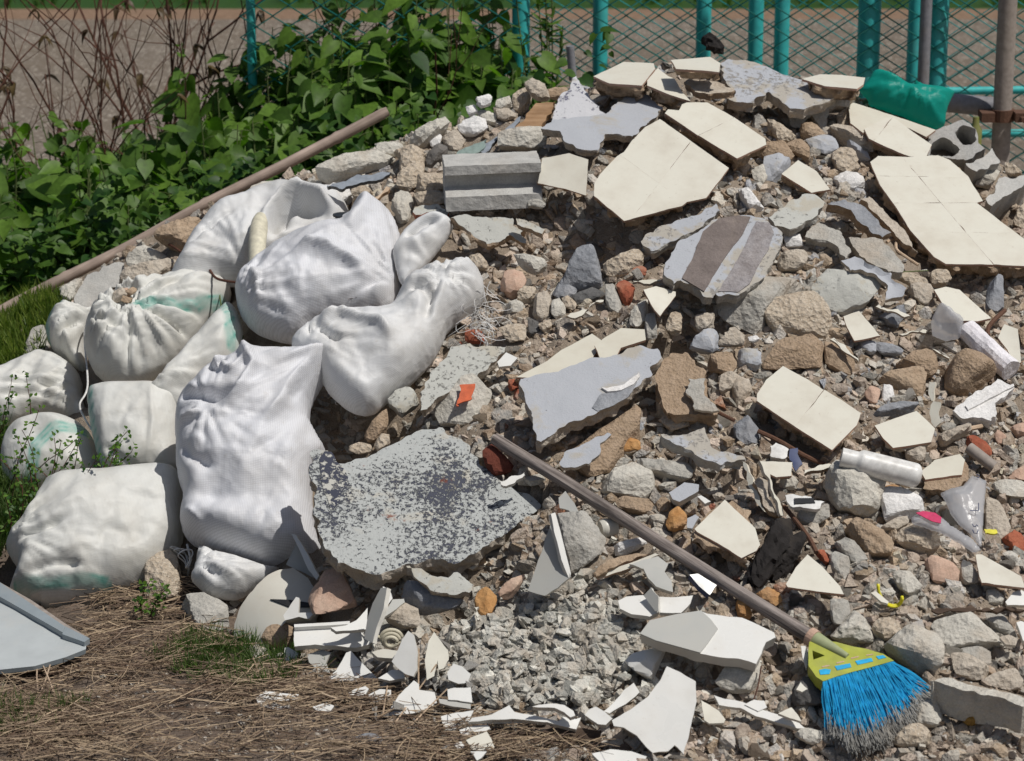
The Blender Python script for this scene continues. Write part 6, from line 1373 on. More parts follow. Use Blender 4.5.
def cord(name, label, pts, lift, r, mat='pvc'):
    o, _ = pxrod(name, None, label, 'cord', pts, r, mat, [lift] * len(pts), 6, 8); return o
cord('cord', 'white plastic cord running down between the left sacks', P_('U: 490,60 430,160 445,430 405,530 430,600 470,665'), .31, .0026)
mb = MB(); g = np.random.default_rng(5)
for k in range(3):
    c = P_('Y: 130,500')[0]; a = np.linspace(0, 6.28, 22); h = lifted(*c, .14) + np.array([-.005 * k, .01 * k, 0])
    mb.tube(np.stack([h[0] + .006 * np.sin(a * 2.0 + k) + np.cos(a + .8 * k) * (.013 + .004 * k), h[1] + .012 * np.sin(a * 2 + k), h[2] + np.sin(a) * (.022 + .002 * (k % 3))], 1), .0017, 5)
mb.tube([h + np.array([.012, 0, .03]), h + np.array([.02, -.01, 0]), h + np.array([.012, -.005, -.05])], .003, 6)
tag(mb.build('string_loops', [M['pvc']], smooth=True), 'looped white string knotted round the tied sack end', 'string')
# pipe and pot stuck among the sacks
o, P = pxrod('cream_pipe', 'standing cream pipe', 'short cream pipe wrapped in tape standing between the upper sacks', 'pipe', [(260.5, 216), (257.5, 243), (258, 274)], .024, 'pvc_cream', (.44, .43, .40), 20, 12, radii=[.014, .021, .024, .0235, .0225, .023, .023, .0225])
c_ = P_('V: 932,235')[0]; h = lifted(*c_, .46); mb = MB()
mb.tube([h + np.array([0, 0, .032]), h + np.array([0, 0, .028]), h + np.array([0, 0, .027]), h + np.array([0, 0, -.03])], [.028, .028, .022, .014], 20)
tag(mb.build('black_pot', [M['black']], smooth=True, sharp=40), 'small black plastic pot stuck between the white sacks', 'pot')
# bamboo pole
a, b = at_dist(388, 111, 8.0), at_dist(-60, 343, 7.75); n_ = 90; P = straight(a, b, n_, .006, 8); rr = np.full(n_, .0162); Ln = np.linalg.norm(b - a)
rr[0] = .013
for px in (334, 203, 62, -10):
    k = int((388 - px) / 448 * (n_ - 1)); rr[k] = .0185; rr[k + 1] = .0155
ax = norm(b - a); Rz = frame(ax); V, Fq = tube(P, rr, 16); Vl = (V - P[0]) @ Rz
o = link('bamboo_pole', mesh_np('bamboo_pole', Vl, Fq, True, [M['bamboo']], None, 50), None, mat4(Rz, P[0])); tag(o, 'long weathered bamboo pole with ring nodes leaning up across the leaves', 'bamboo pole'); LM.append((200, 205, 'bamboo pole'))
a2, b2 = at_dist(275, 182, 7.9), at_dist(205, 222, 7.85); V, Fq = tube(straight(a2, b2, 10), .006, 8); o = link('stick', mesh_np('stick', V, Fq, False, [M['bamboo']])); tag(o, 'short thin stick tucked under the bamboo pole', 'stick')
# white sheet metal panel at the lower left
pn = slab('metal_panel', None, 'white painted metal panel with grey rails lying in the lower left corner', 'metal panel', P_('z: -60,560 0,588 40,612 86,641 86,649 66,657 35,666 -60,676'), (0, -.12, .99), .012, 'sheet', 'sheetgrey', lift=.06, rough=0, jit=0, chip=0)
for nm, s_, z0, t_, m_ in (('rail', 'i: -80,60 0,100 60,142 250,270 240,292 30,172 0,155 -80,120', .014, .018, 'sheetgrey'), ('rail', 'i: 250,266 342,312 322,326 238,296', .012, .014, 'sheetgrey'), ('edge_strip', 'i: -80,38 0,92 120,160 250,250 345,307 250,262 60,135 0,98 -80,54', .008, .004, 'rustpost')):
    q_, _ = unproj(P_(s_), np.array(pn.matrix_world.translation), np.array(pn.matrix_world.to_3x3())[:, 2]); link(nm, slab_mesh(nm, q_, t_, [M[m_], M[m_]], 1, 0, .02, 0, z0=z0), pn, Matrix.Identity(4))
LM.append((40, 630, 'white metal panel'))
# teal plastic sheet over the crest
sack('teal sheet', 'crumpled translucent teal plastic sheet behind the crest at the fence', P_('C: 300,155 340,110 370,60 400,52 440,70 480,95 530,130 580,140 582,100 610,135 660,140 720,145 785,165 760,210 740,260 730,340 690,350 600,320 500,280 420,250 355,235 340,190'), 'tealfilm', (.15, -.8, .6), .035, .02, wr=1.0, lump=1.8, name='teal_plastic_sheet', cat='plastic sheet', smoothit=0, power=.35, gather=[((905, 95), .3, .7)], carve=False)
# ================================================================== fence
def post(x, y, r, h, mat, parent=None, name='post', seg=18, square=False):
    mb = MB()
    mb.tube([(x, y, -.05), (x, y, h)], r, seg)
    return mb.build(name, [M[mat]], parent, True, None, 40)
def chain(x0, x1, y, z0, z1, cell, r, seed=0):
    """woven diamond wire: zigzag wires standing side by side, each hooked into the next"""
    VV = []; FF = []; nv = 0; w = cell; nx = int((x1 - x0) / w); nz = int((z1 - z0) / (w * .66)); g = np.random.default_rng(seed)
    for i in range(nx):
        xc = x0 + i * w; P = []
        for k in range(nz + 1):
            s = 1 if (k + i) % 2 else -1
            P.append((xc + s * w / 2 * 1.04, y + s * .0022, z0 + k * w * .66))
        P = np.array(P); P[:, 0] += .006 * vnoise(P * 4 + 3, seed); P[:, 1] += .012 * vnoise(P * 2, seed + 1)
        v, f = tube(P, r, 4, False); VV.append(v); FF += [tuple(q + nv for q in a) for a in f]; nv += len(v)
    return np.concatenate(VV), np.array(FF)
def xat(px, y, z=.9):
    d = ray(px, 60); t = y / d[1]; return d[0] * t
Y1, Y2 = 9.0, 9.45
f1 = empty('chain_link_fence', Matrix.Translation((xat(700, Y1), Y1, 0))); tag(f1, 'nearer teal chain-link fence with three thick posts right behind the heap', 'chain-link fence')
i1 = f1.matrix_world.inverted()
for px, r in ((252, .015), (521, .029), (868, .037), (937, .033)):
    mb = MB(); mb.tube([(xat(px, Y1), Y1, -.05), (xat(px, Y1), Y1, 2.4)], r, 20); mb.build('post', [M['teal']], f1, True, i1, 40)
V, Fq = chain(xat(250, Y1), xat(1060, Y1), Y1 - .03, .28, 1.75, .052, .0042, 1); link('wire_mesh', mesh_np('wire_mesh', V, Fq, True, [M['tealdark']]), f1, i1)
for z in (.62, 1.15):
    mb = MB(); mb.tube(straight((xat(250, Y1), Y1 - .036, z), (xat(1060, Y1), Y1 - .036, z - .03), 20, .004, 2), .0022, 5, False); mb.build('tension_wire', [M['tealdark']], f1, False, i1)
f2 = empty('chain_link_fence', Matrix.Translation((xat(760, Y2), Y2, 0))); tag(f2, 'farther teal chain-link fence with thin posts, seen through the nearer one', 'chain-link fence')
i2 = f2.matrix_world.inverted()
for px in (600, 703, 755, 781, 914):
    mb = MB(); mb.tube([(xat(px, Y2), Y2, -.05), (xat(px, Y2), Y2, 2.4)], .026, 18); mb.build('post', [M['teal']], f2, True, i2, 40)
V, Fq = chain(xat(540, Y2), xat(1080, Y2), Y2 + .03, .25, 1.75, .056, .0034, 3); link('wire_mesh', mesh_np('wire_mesh', V, Fq, True, [M['teal']]), f2, i2)
mb = MB(); zr = at_dist(985, 92, Y2)[2]; mb.tube([(xat(900, Y2), Y2, zr), (xat(1080, Y2), Y2, zr + .01)], .014, 12); mb.tube([(xat(900, Y2), Y2, zr - .15), (xat(1080, Y2), Y2, zr - .14)], .014, 12); mb.build('bottom_rail', [M['teal']], f2, True, i2, 40)
# grey upright conduit, brown post with clamp and grey horizontal pipe
o = MB().tube([(xat(924, 8.9), 8.9, -.05), (xat(924, 8.9), 8.9, 2.4)], .019, 16).build('conduit', [M['pvc_grey']], None, True, None, 40); tag(o, 'thin grey upright conduit between two teal fence posts', 'conduit')
bp = empty('steel_post', Matrix.Translation((xat(1005, 8.35), 8.35, 0))); tag(bp, 'weathered brown steel post with a rusty clamp at the right', 'post'); ib = bp.matrix_world.inverted()
xx = xat(1005, 8.35)
MB().tube([(xx, 8.35, -.05), (xx, 8.35, 2.4)], .0285, 20).build('tube', [M['rustpost']], bp, True, ib, 40)
zc = at_dist(1000, 118, 8.3)[2]; mb = MB(); mb.tube([(xx, 8.35, zc - .018), (xx, 8.35, zc + .018)], .036, 20); mb.box((xx - .07, 8.30, zc - .014), (xx - .03, 8.37, zc + .014)); mb.box((xx + .03, 8.29, zc - .012), (xx + .075, 8.35, zc + .016)); mb.tube([(xx + .05, 8.26, zc), (xx + .05, 8.34, zc)], .008, 8); mb.build('clamp', [M['rust']], bp, False, ib)
pz = at_dist(970, 104, 8.45); o = MB().tube([(xat(944, 8.45), 8.45, pz[2] + .006), (xx + .01, 8.42, pz[2] - .006)], .030, 20).build('grey_pipe', [M['pvc_grey']], None, True, None, 40); tag(o, 'thick grey horizontal pipe clamped to the brown steel post', 'pipe')
zb = at_dist(560, 60, 8.9); o = MB().tube([at_dist(573, 80, 8.1), at_dist(570, 46, 8.1)], .012, 12).build('conduit', [M['pvc_grey']], None, True, None, 40); tag(o, 'short grey conduit end poking up left of the flat crest tile slab', 'conduit')
# bottle behind the hollow block
c_ = at_dist(975, 140, 8.2); mb = MB(); mb.tube([c_ + np.array([0, 0, z]) for z in (-.07, -.06, .03, .045, .07)], [.018, .02, .02, .011, .009], 16); M['bottle'] = simple('olive_glass', (.20, .22, .05), .15, 0); tag(mb.build('bottle', [M['bottle']], smooth=True, sharp=50), 'olive bottle standing behind the hollow block', 'bottle')
# dark crow-like rag on the fence
rock('rag', None, 'small dark rag caught at the fence foot behind the crest', 'rag', [(702, 46), (708, 41), (718, 50), (725, 60), (713, 61), (705, 55)], 'char', depth=.5, lift=1.5, rough=.2)

# ================================================================== leaves
def leaf_batch(specs, name, mat, parent=None, M_=None):
    """specs: (position, tip direction, normal, length, width, rnd)"""
    # heart-shaped blade: 2 halves folded along the midrib
    prof = [(0.0, 0.0), (-.10, .26), (.02, .42), (.22, .49), (.45, .42), (.68, .25), (.86, .10), (1.0, 0.0)]
    V = []; Fq = []; rn = []; nv = 0; k = len(prof)
    mid = np.array([(x if i not in (1,) else .02, 0, 0) for i, (x, _) in enumerate(prof)]); mid[:, 0] = np.linspace(0, 1, k)
    for p, t, n, L, Wd, r, fold, curl in specs:
        t = norm(t); n = norm(n - t * np.dot(n, t)); s = np.cross(n, t)
        base = []
        for i, (x, w) in enumerate(prof):
            base.append(p + t * mid[i, 0] * L - n * curl * L * mid[i, 0] ** 2)
        for sg in (1, -1):
            for i, (x, w) in enumerate(prof):
                base.append(p + t * x * L + s * sg * w * Wd * math.cos(fold) + n * (w * Wd * math.sin(fold) - curl * L * max(x, 0) ** 2))
        V += base
        for i in range(k - 1):
            Fq.append((nv + i, nv + i + 1, nv + k + i + 1, nv + k + i)); Fq.append((nv + i, nv + 2 * k + i, nv + 2 * k + i + 1, nv + i + 1))
        rn += [r] * (3 * k); nv += 3 * k
    me = mesh_np(name, np.array(V), np.array(Fq), True, [M[mat]]); a = me.attributes.new('rnd', 'FLOAT', 'POINT')
    if len(me.vertices) == len(rn): a.data.foreach_set('value', np.array(rn, float))
    return link(name, me, parent, M_)
SUN = norm((.42, -.12, .90))
def leafy(px, py_base, dist, height, spread, nstem, lsize, label, seed, low=0.0, group='leafy shrubs behind the heap'):
    g = np.random.default_rng(seed); c = at_dist(px, py_base, dist); c[2] = 0
    root = empty('leafy_shrub', Matrix.Translation(c.tolist())); tag(root, label, 'shrub', group); inv = root.matrix_world.inverted()
    st = MB(); specs = []
    for i in range(nstem):
        a = g.uniform(0, 6.28); rr = spread * math.sqrt(g.random()); H = height * g.uniform(.68, 1.04) * (1 - .25 * (rr / spread) ** 2)
        b0 = c + np.array([math.cos(a) * rr * .5, math.sin(a) * rr * .4, 0]); top = c + np.array([math.cos(a) * rr, math.sin(a) * rr * .7, H])
        t = np.linspace(0, 1, 7)[:, None]; P = b0 + (top - b0) * t + np.array([math.cos(a), math.sin(a), 0]) * .04 * np.sin(t * 3.1) + g.normal(0, .006, (7, 3)); st.tube(P, np.linspace(.004, .0018, 7), 5, False)
        m = int(H / .026)
        for j in range(m):
            f = low + (1 - low) * (j + g.random()) / m; q = P[0] + (P[-1] - P[0]) * f; q = np.array([np.interp(f, t[:, 0], P[:, d]) for d in range(3)])
            az = g.uniform(0, 6.28); o = np.array([math.cos(az), math.sin(az) , 0]); pl = g.uniform(.02, .055); q2 = q + o * pl + np.array([0, 0, g.uniform(0, .02)])
            st.tube([q, (q + q2) / 2 + np.array([0, 0, .004]), q2], .0011, 3, False)
            L = 1.62 * lsize * g.uniform(.5, 1.15) * (1.0 if f < .85 else .65); tip = norm(o * g.uniform(.5, 1) + np.array([0, 0, g.uniform(-.9, .15)])); n = norm(np.array([0, 0, 1.0]) + np.array([0, -.55, 0]) + g.normal(0, .38, 3))
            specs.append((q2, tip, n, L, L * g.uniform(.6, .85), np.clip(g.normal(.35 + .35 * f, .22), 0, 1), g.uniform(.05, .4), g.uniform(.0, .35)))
    st.build('stems', [M['greenstem']], root, False, inv); leaf_batch(specs, 'leaves', 'leaf', root, inv)
shr = [  # px, dist, height(top row in the picture), spread, stems, leaf, label
    (-30, 8.5, 118, .22, 16, .075, 'leafy shrub at the far left frame edge above the low weeds'),
    (40, 8.9, 125, .22, 18, .07, 'leafy shrub under the left red-brown twigs'),
    (95, 8.4, 150, .20, 18, .08, 'leafy shrub crossed by the left half of the bamboo pole'),
    (135, 8.9, 108, .22, 20, .08, 'leafy shrub below the thickest bare twigs'),
    (185, 8.5, 122, .20, 20, .085, 'leafy shrub with large leaves above the middle of the bamboo pole'),
    (225, 9.0, 42, .20, 18, .075, 'leafy shrub left of the thin teal post'),
    (262, 8.6, 88, .20, 22, .085, 'leafy shrub over the upper part of the bamboo pole'),
    (305, 9.0, 18, .19, 22, .08, 'tall leafy shrub climbing the fence, first right of the thin teal post'),
    (345, 8.7, 62, .20, 24, .09, 'leafy shrub with heart-shaped leaves above the bamboo tip'),
    (375, 9.1, 28, .18, 20, .085, 'tall leafy shrub behind the bamboo pole tip'),
    (420, 8.8, 30, .20, 26, .09, 'leafy shrub with big bright leaves above the pale rocks'),
    (455, 9.1, -12, .17, 24, .085, 'tallest leafy shrub reaching the top of the fence'),
    (490, 8.8, 42, .16, 24, .08, 'dense leafy shrub left of the first thick teal post'),
    (527, 8.7, 36, .08, 12, .08, 'narrow leafy shrub in front of the first thick teal post'),
    (150, 8.2, 205, .18, 14, .06, 'low leafy shrub under the bamboo pole'),
    (60, 8.2, 235, .20, 14, .055, 'low leafy shrub in the shade above the yellow-green weeds'),
    (400, 8.45, 118, .14, 14, .07, 'low leafy shrub touching the pale rocks below the bamboo tip'),
    (-10, 8.2, 225, .18, 12, .06, 'low leafy shrub at the left frame edge')]
for i, (px, dist, top, sp, ns, ls, lab) in enumerate(shr):
    hgt = at_dist(px, top - (22 if 280 < px < 500 else 4), dist)[2] * 1.03; leafy(px, 300, dist, hgt, sp, int(ns * 1.0) + (8 if 210 < px < 500 else 0), ls, lab, 300 + i)
# willow-like sprig by the second post
g = np.random.default_rng(55); c = at_dist(546, 90, 8.75); specs = []; st = MB(); root = empty('sprig', Matrix.Translation((c[0], c[1], 0))); tag(root, 'slender sprig with narrow leaves right of the first thick teal post', 'shrub'); inv = root.matrix_world.inverted()
for i in range(7):
    b0 = np.array([c[0] + g.normal(0, .02), c[1], .3]); top = at_dist(546 + g.normal(0, 10), g.uniform(-10, 30), 8.75); P = straight(b0, top, 8, .01, i); st.tube(P, .002, 4, False)
    for j in range(26):
        f = g.uniform(.35, 1); q = b0 + (top - b0) * f; o = norm([g.normal(), g.normal() * .4, g.uniform(0, 1.1)]); specs.append((q, o, norm([g.normal(0, .4), -.5, 1]), g.uniform(.03, .05), .012, g.uniform(.2, .8), .1, .1))
st.build('stems', [M['greenstem']], root, False, inv); leaf_batch(specs, 'leaves', 'leaf', root, inv)

# bare red-brown shrubs
def bare(px, dist, top, nst, lean, label, seed, leaves=0):
    g = np.random.default_rng(seed); c = at_dist(px, 200, dist); c[2] = 0; H = at_dist(px, top, dist)[2]
    root = empty('bare_shrub', Matrix.Translation(c.tolist())); tag(root, label, 'bare shrub', 'bare red-brown shrubs'); inv = root.matrix_world.inverted(); mb = MB(); sp = []
    def branch(p, d, L, r, dep):
        n = 6; P = [p]; dd = norm(d)
        for k in range(n): dd = norm(dd + g.normal(0, .11, 3) + np.array([0, 0, .03])); P.append(P[-1] + dd * L / n)
        mb.tube(P, np.linspace(r, r * .55, n + 1), 5 if dep == 0 else 4, False)
        if dep < 2:
            for k in range(g.integers(2, 4)):
                i = g.integers(2, n + 1); branch(P[i], norm(dd + g.normal(0, .45, 3) * np.array([1, .6, .7])), L * g.uniform(.35, .65), r * .55, dep + 1)
        if leaves and g.random() < leaves:
            q = P[-1]
            for m in range(3): sp.append((q, norm([g.normal(), g.normal() * .5, -.4]), norm([0, -.4, 1]), .045, .02, g.random(), .3, .6))
    for i in range(nst):
        a = g.uniform(-.5, .5) + lean; b0 = c + np.array([g.normal(0, .07), g.normal(0, .06), 0]); branch(b0, (a, g.normal(0, .15), 1), H * g.uniform(.7, 1.15), g.uniform(.0032, .007), 0)
    mb.build('branches', [M['stem']], root, False, inv)
    if sp: leaf_batch(sp, 'withered_leaves', 'deadleaf', root, inv)
for i, a in enumerate([(-15, 8.7, 15, 3, .1, 'bare shrub at the left frame edge with withered leaves', .5), (35, 9.0, 25, 3, -.1, 'thin bare shrub second from the left', .3), (90, 8.9, 20, 4, .0, 'bare shrub with dark forked stem left of the thicket', .15),
        (122, 9.1, 0, 7, .05, 'dense thicket of bare upright red-brown stems', .1), (150, 9.0, -20, 4, -.12, 'bare shrub with thick stems crossing to the upper left', .15), (178, 9.2, -30, 4, .15, 'tall bare shrub leaning right above the leaves', .1),
        (205, 9.2, -5, 3, .1, 'thin bare shrub just left of the thin teal post', .1), (395, 9.0, -20, 4, .0, 'dark bare stems rising out of the leafy shrubs by the fence', 0), (300, 9.3, 0, 5, .1, 'thin bare shrub behind the fence wire', 0)]):
    bare(a[0], a[1], a[2], a[3], a[4], a[5], 700 + i, a[6])

# ================================================================== grass, straw, weeds (nobody could count these)
def blades(name, mat, pts, n, h, w, seed, lean=.5, kind='stuff', flat=False):
    g = np.random.default_rng(seed); V = []; Fq = []; rn = []; nv = 0
    pts = np.array(pts)
    for i in range(n):
        p = pts[g.integers(len(pts))]; a = g.uniform(0, 6.28); L = h * g.uniform(.4, 1.2)
        d = norm([math.cos(a) * lean * g.uniform(0, 1.4), math.sin(a) * lean * g.uniform(0, 1.4), 1]); s = norm(np.cross(d, g.normal(size=3))) * w * g.uniform(.6, 1.2); c = g.normal(0, .18, 3) * L
        q = p + g.normal(0, .008, 3) * [1, 1, 0]
        V += [q - s, q + s, q + d * L * .5 + s * .8 + c * .3, q + d * L * .5 - s * .8 + c * .3, q + d * L + c]
        Fq += [(nv, nv + 1, nv + 2), (nv, nv + 2, nv + 3), (nv + 3, nv + 2, nv + 4)]; rn += [g.random()] * 5; nv += 5
    me = mesh_np(name, np.array(V), np.array(Fq), False, [M[mat]]); at_ = me.attributes.new('rnd', 'FLOAT', 'POINT'); at_.data.foreach_set('value', np.array(rn, float)) if len(me.vertices) == len(rn) else None
    o = link(name, me); o['kind'] = kind; o['label'] = {'low_weeds': 'yellow-green low weeds between the bamboo pole and the sacks', 'grass': 'dark green grass by the left sacks', 'grass_tufts': 'sparse green tufts among the dry straw', 'far_grass': 'green verge beyond the gravel field', 'undergrowth': 'small leaves and blades filling the shade under the shrubs'}.get(name, name); o['category'] = 'grass'
    return o
def gpts(poly, n, seed):
    g = np.random.default_rng(seed); q = np.array(poly); out = []
    while len(out) < n:
        p = q.min(0) + g.random(2) * (q.max(0) - q.min(0))
        if inside(q, p[None])[0]: out.append(hit(*p))
    return out
blades('low_weeds', 'lowgrass', gpts([(-20, 300), (40, 285), (62, 300), (70, 320), (50, 340), (30, 362), (-20, 395)], 260, 1), 5200, .05, .0022, 2, .5)
blades('grass', 'darkgrass', gpts([(-30, 425), (3, 432), (10, 455), (35, 475), (40, 500), (25, 530), (5, 548), (-30, 590)], 200, 3), 5200, .075, .0016, 4, .7)
blades('grass_tufts', 'darkgrass', gpts([(205, 628), (235, 640), (300, 655), (330, 668), (250, 690), (190, 680), (150, 660)], 120, 5) + gpts([(-20, 690), (30, 700), (90, 705), (60, 730), (-20, 735)], 40, 6), 3200, .042, .0013, 7, .8)
# thin weed in front of the round sack
def weed(px, py, lift, hgt, nst, label, seed):
    g = np.random.default_rng(seed); c = hit(px, py); root = empty('weed', Matrix.Translation(c.tolist())); tag(root, label, 'weed', 'thin weeds by the sacks'); inv = root.matrix_world.inverted(); st = MB(); sp = []
    for i in range(nst):
        b0 = c + np.array([g.normal(0, .03), g.uniform(-.16, -.1), 0]); d = norm([g.uniform(-.6, .9), -.15, 1.3]); P = [b0]
        for k in range(7): d = norm(d + g.normal(0, .12, 3)); P.append(P[-1] + d * hgt / 7)
        st.tube(P, np.linspace(.0016, .0008, 8), 4, False)
        for k in range(2, 8):
            for m in range(4): q = P[k] + g.normal(0, .007, 3); sp.append((q, norm(g.normal(size=3)), norm([0, -.5, 1]), .011, .009, g.random(), .2, .1))
    st.build('stems', [M['stem']], root, False, inv); leaf_batch(sp, 'leaves', 'leaf', root, inv)
weed(35, 505, 0, .24, 5, 'thin weed with tiny leaves before the round greyish sack', 21)
weed(75, 500, 0, .22, 5, 'thin reddish weed rising over the right side of the round sack', 22)
weed(8, 440, 0, .22, 5, 'spindly weed before the creased sack at the left edge', 23)
weed(12, 530, 0, .20, 6, 'bushy weed with tiny leaves at the left edge beside the dusty sack', 26)
weed(22, 480, 0, .24, 5, 'tall feathery weed in front of the left side of the round sack', 27)
weed(105, 470, 0, .15, 3, 'small weed at the left corner of the square sack', 24)
weed(150, 600, 0, .11, 4, 'little weed at the foot of the long dusty sack', 25)

# dry straw mat
g = np.random.default_rng(77); V = []; Fq = []; rn = []; nv = 0
reg = [([(-30, 672), (60, 665), (140, 640), (230, 665), (330, 690), (420, 715), (520, 740), (560, 765), (-30, 765)], 1500), ([(10, 690), (60, 700), (120, 720), (60, 745), (0, 740)], 500), ([(200, 668), (300, 672), (420, 700), (380, 712), (240, 700)], 600), ([(90, 620), (190, 610), (240, 650), (130, 680), (60, 660)], 420), ([(420, 700), (520, 725), (600, 755), (430, 765)], 500), ([(80, 590), (200, 575), (180, 620), (90, 625)], 300)]
for poly, n in reg:
    pts = gpts(poly, 300, n)
    for i in range(n):
        p = pts[g.integers(300)] + g.normal(0, .015, 3) * [1, 1, 0]; p[2] += g.uniform(.0, .022)
        a = g.normal(0.15, .55) if g.random() < .6 else g.uniform(0, 6.28); L = g.uniform(.03, .16) * (1.5 if g.random() < .1 else 1); r = g.uniform(.0004, .0013) * (1.3 if g.random() < .1 else 1)
        d = np.array([math.cos(a), math.sin(a), g.normal(0, .10)]); b = g.normal(0, .16, 3) * L * [1, 1, .35]
        t = np.linspace(-.5, .5, 4)[:, None]; v, f = tube(p + d * L * t + b * (t * t), r, 3, False); V.append(v); Fq += [tuple(x + nv for x in q) for q in f]; rn += [g.random() ** 1.6] * len(v); nv += len(v)
me = mesh_np('dry_straw', np.concatenate(V), np.array(Fq), False, [M['strawm']]); at_ = me.attributes.new('rnd', 'FLOAT', 'POINT'); at_.data.foreach_set('value', np.array(rn, float))
o = link('dry_straw', me); o['kind'] = 'stuff'; o['label'] = 'matted dry straw and dead stalks on the ground in front'; o['category'] = 'straw'
# a few stalks standing out of the straw
for i, (s_, lab) in enumerate((('i: 145,500 140,430 150,340', 'dry upright stalk beside the tip of the white metal panel'), ('i: 215,530 190,460 165,400', 'dry stalk leaning left of the straw clump'), ('i: 130,560 170,460 195,380', 'dry stalk leaning right over the white metal panel'), ('T: 395,510 398,380 400,190', 'dry stalk standing before the tall pointed white shard'), ('T: 285,560 370,440 490,270', 'long slanting dry stalk across the broad square-cornered shard'), ('T: 350,590 430,510 545,395', 'bent dry stalk crossing to the white rectangular tile piece'), ('T: 215,540 230,450 240,380', 'short dry stalk left of the broad square-cornered shard'), ('T: 0,350 150,352 290,345', 'dry stalk lying under the white triangular shard'), ('T: 90,672 300,715 560,758', 'long dry stalk stretched on the bare earth at the bottom'))):
    pxrod('dry_stalk', None, lab, 'dry stalk', P_(s_), .0017, 'lath', (.03, .07, .10) if i < 7 else (.03, .03, .03), 5, 6)

# ================================================================== ground, field
def sheet(name, x0, x1, y0, y1, z, mat, kind='structure'):
    V = [(x0, y0, z), (x1, y0, z), (x1, y1, z), (x0, y1, z)]; o = link(name, mesh_np(name, V, [(0, 1, 2, 3)], False, [M[mat]])); o['kind'] = kind; return o
sheet('gravel_field', -40, 40, 9.2, 14.85, .008, 'gravelfield'); sheet('dirt_strip', -40, 40, 14.85, 15.22, .006, 'dirtstrip')
sheet('meadow', -60, 60, 15.22, 400, .004, 'fargrass')
sheet('ground', -400, 400, -200, 900, -.06, 'ground')
g = np.random.default_rng(9); fp = [np.array([g.uniform(-5, 5), g.uniform(15.2, 18.5), 0]) for i in range(1500)]
blades('far_grass', 'fargrass', fp, 9000, .14, .006, 8, .5)
up = [np.array([g.uniform(-1.9, .3), g.uniform(8.0, 9.3), max(0, float(heap(np.array([0.0]), np.array([9.0]))[0]) * 0)]) for i in range(500)]
for p in up: p[2] = max(0.0, float(heap(np.array([p[0]]), np.array([p[1]]))[0]) - .01)
g = np.random.default_rng(12); sp = []
for i in range(5200):
    p = up[g.integers(500)] + np.array([g.normal(0, .03), g.normal(0, .03), g.uniform(.0, .26)]); L = g.uniform(.02, .055); sp.append((p, norm([g.normal(), g.normal() * .6 - .2, g.uniform(-.8, .3)]), norm([g.normal(0, .4), -.5 + g.normal(0, .3), 1]), L, L * .85, g.random() * .6, .3, .2))
o = leaf_batch(sp, 'undergrowth', 'leaf'); o['kind'] = 'stuff'; o['label'] = 'small leaves filling the shade under the shrubs'; o['category'] = 'undergrowth'
# ================================================================== the heap's soil, lowered under every traced slab
xs = np.arange(-2.6, 2.9, .014); ys = np.arange(4.4, 9.4, .014)
X, Y = np.meshgrid(xs, ys, indexing='ij'); Z = heap(X, Y); P = np.stack([X.ravel(), Y.ravel()], 1)
Z = Z - .012 + .026 * fbm(np.stack([X, Y, X * 0], -1) * 16, 4, 31) - .004
zf = Z.ravel()
for w, p0, n, t in HEROPLANE:
    if abs(n[2]) < .25: continue
    q = w[:, :2]; cen = q.mean(0); q = cen + (q - cen) * 1.06
    lo, hi = q.min(0), q.max(0); m = (P[:, 0] > lo[0]) & (P[:, 0] < hi[0]) & (P[:, 1] > lo[1]) & (P[:, 1] < hi[1])
    ids = np.where(m)[0]
    if not len(ids): continue
    ins = inside(q, P[ids]); ids = ids[ins]
    zp = p0[2] - ((P[ids, 0] - p0[0]) * n[0] + (P[ids, 1] - p0[1]) * n[1]) / n[2] - t / n[2] - .006
    zf[ids] = np.minimum(zf[ids], zp)
CAVP = []
CAV = [(560, 225, .20, .09), (600, 232, .12, .10), (700, 335, .10, .12), (665, 330, .06, .10), (365, 425, .15, .12), (480, 570, .12, .10), (440, 585, .10, .06), (500, 455, .05, .05), (770, 545, .06, .07), (960, 285, .12, .08), (650, 105, .1, .06), (860, 235, .07, .05), (745, 90, .09, .06), (800, 640, .08, .05), (600, 520, .05, .06), (705, 475, .06, .05)]
Z = zf.reshape(X.shape)
for cx, cy, r_, dp in CAV:
    h_ = hit(cx, cy); Z -= dp * np.exp(-(((X - h_[0]) / r_) ** 2 + ((Y - h_[1]) / (r_ * .8)) ** 2) ** 1.5)
    a_ = np.linspace(0, 6.28, 12); CAVP.append(np.stack([cx + np.cos(a_) * r_ * 250, cy + np.sin(a_) * r_ * 110], 1))
Z = np.maximum(Z, -.055)
onheap = heap(X, Y, False)
nx, ny = X.shape; idx = np.arange(nx * ny).reshape(nx, ny)
Fq = np.stack([idx[:-1, :-1], idx[1:, :-1], idx[1:, 1:], idx[:-1, 1:]], -1).reshape(-1, 4)
cz = onheap[:-1, :-1].ravel()
me = mesh_np('heap_soil', np.stack([X, Y, Z], -1).reshape(-1, 3), Fq, True, [M['ground'], M['soil']], (cz > .05).astype(int))
o = link('heap_soil', me); o['kind'] = 'structure'
Zmap = Z
def soil(x, y):
    fx = np.clip((np.asarray(x) - xs[0]) / .014, 0, nx - 2); fy = np.clip((np.asarray(y) - ys[0]) / .014, 0, ny - 2); i = fx.astype(int); j = fy.astype(int)
    return Zmap[i, j]
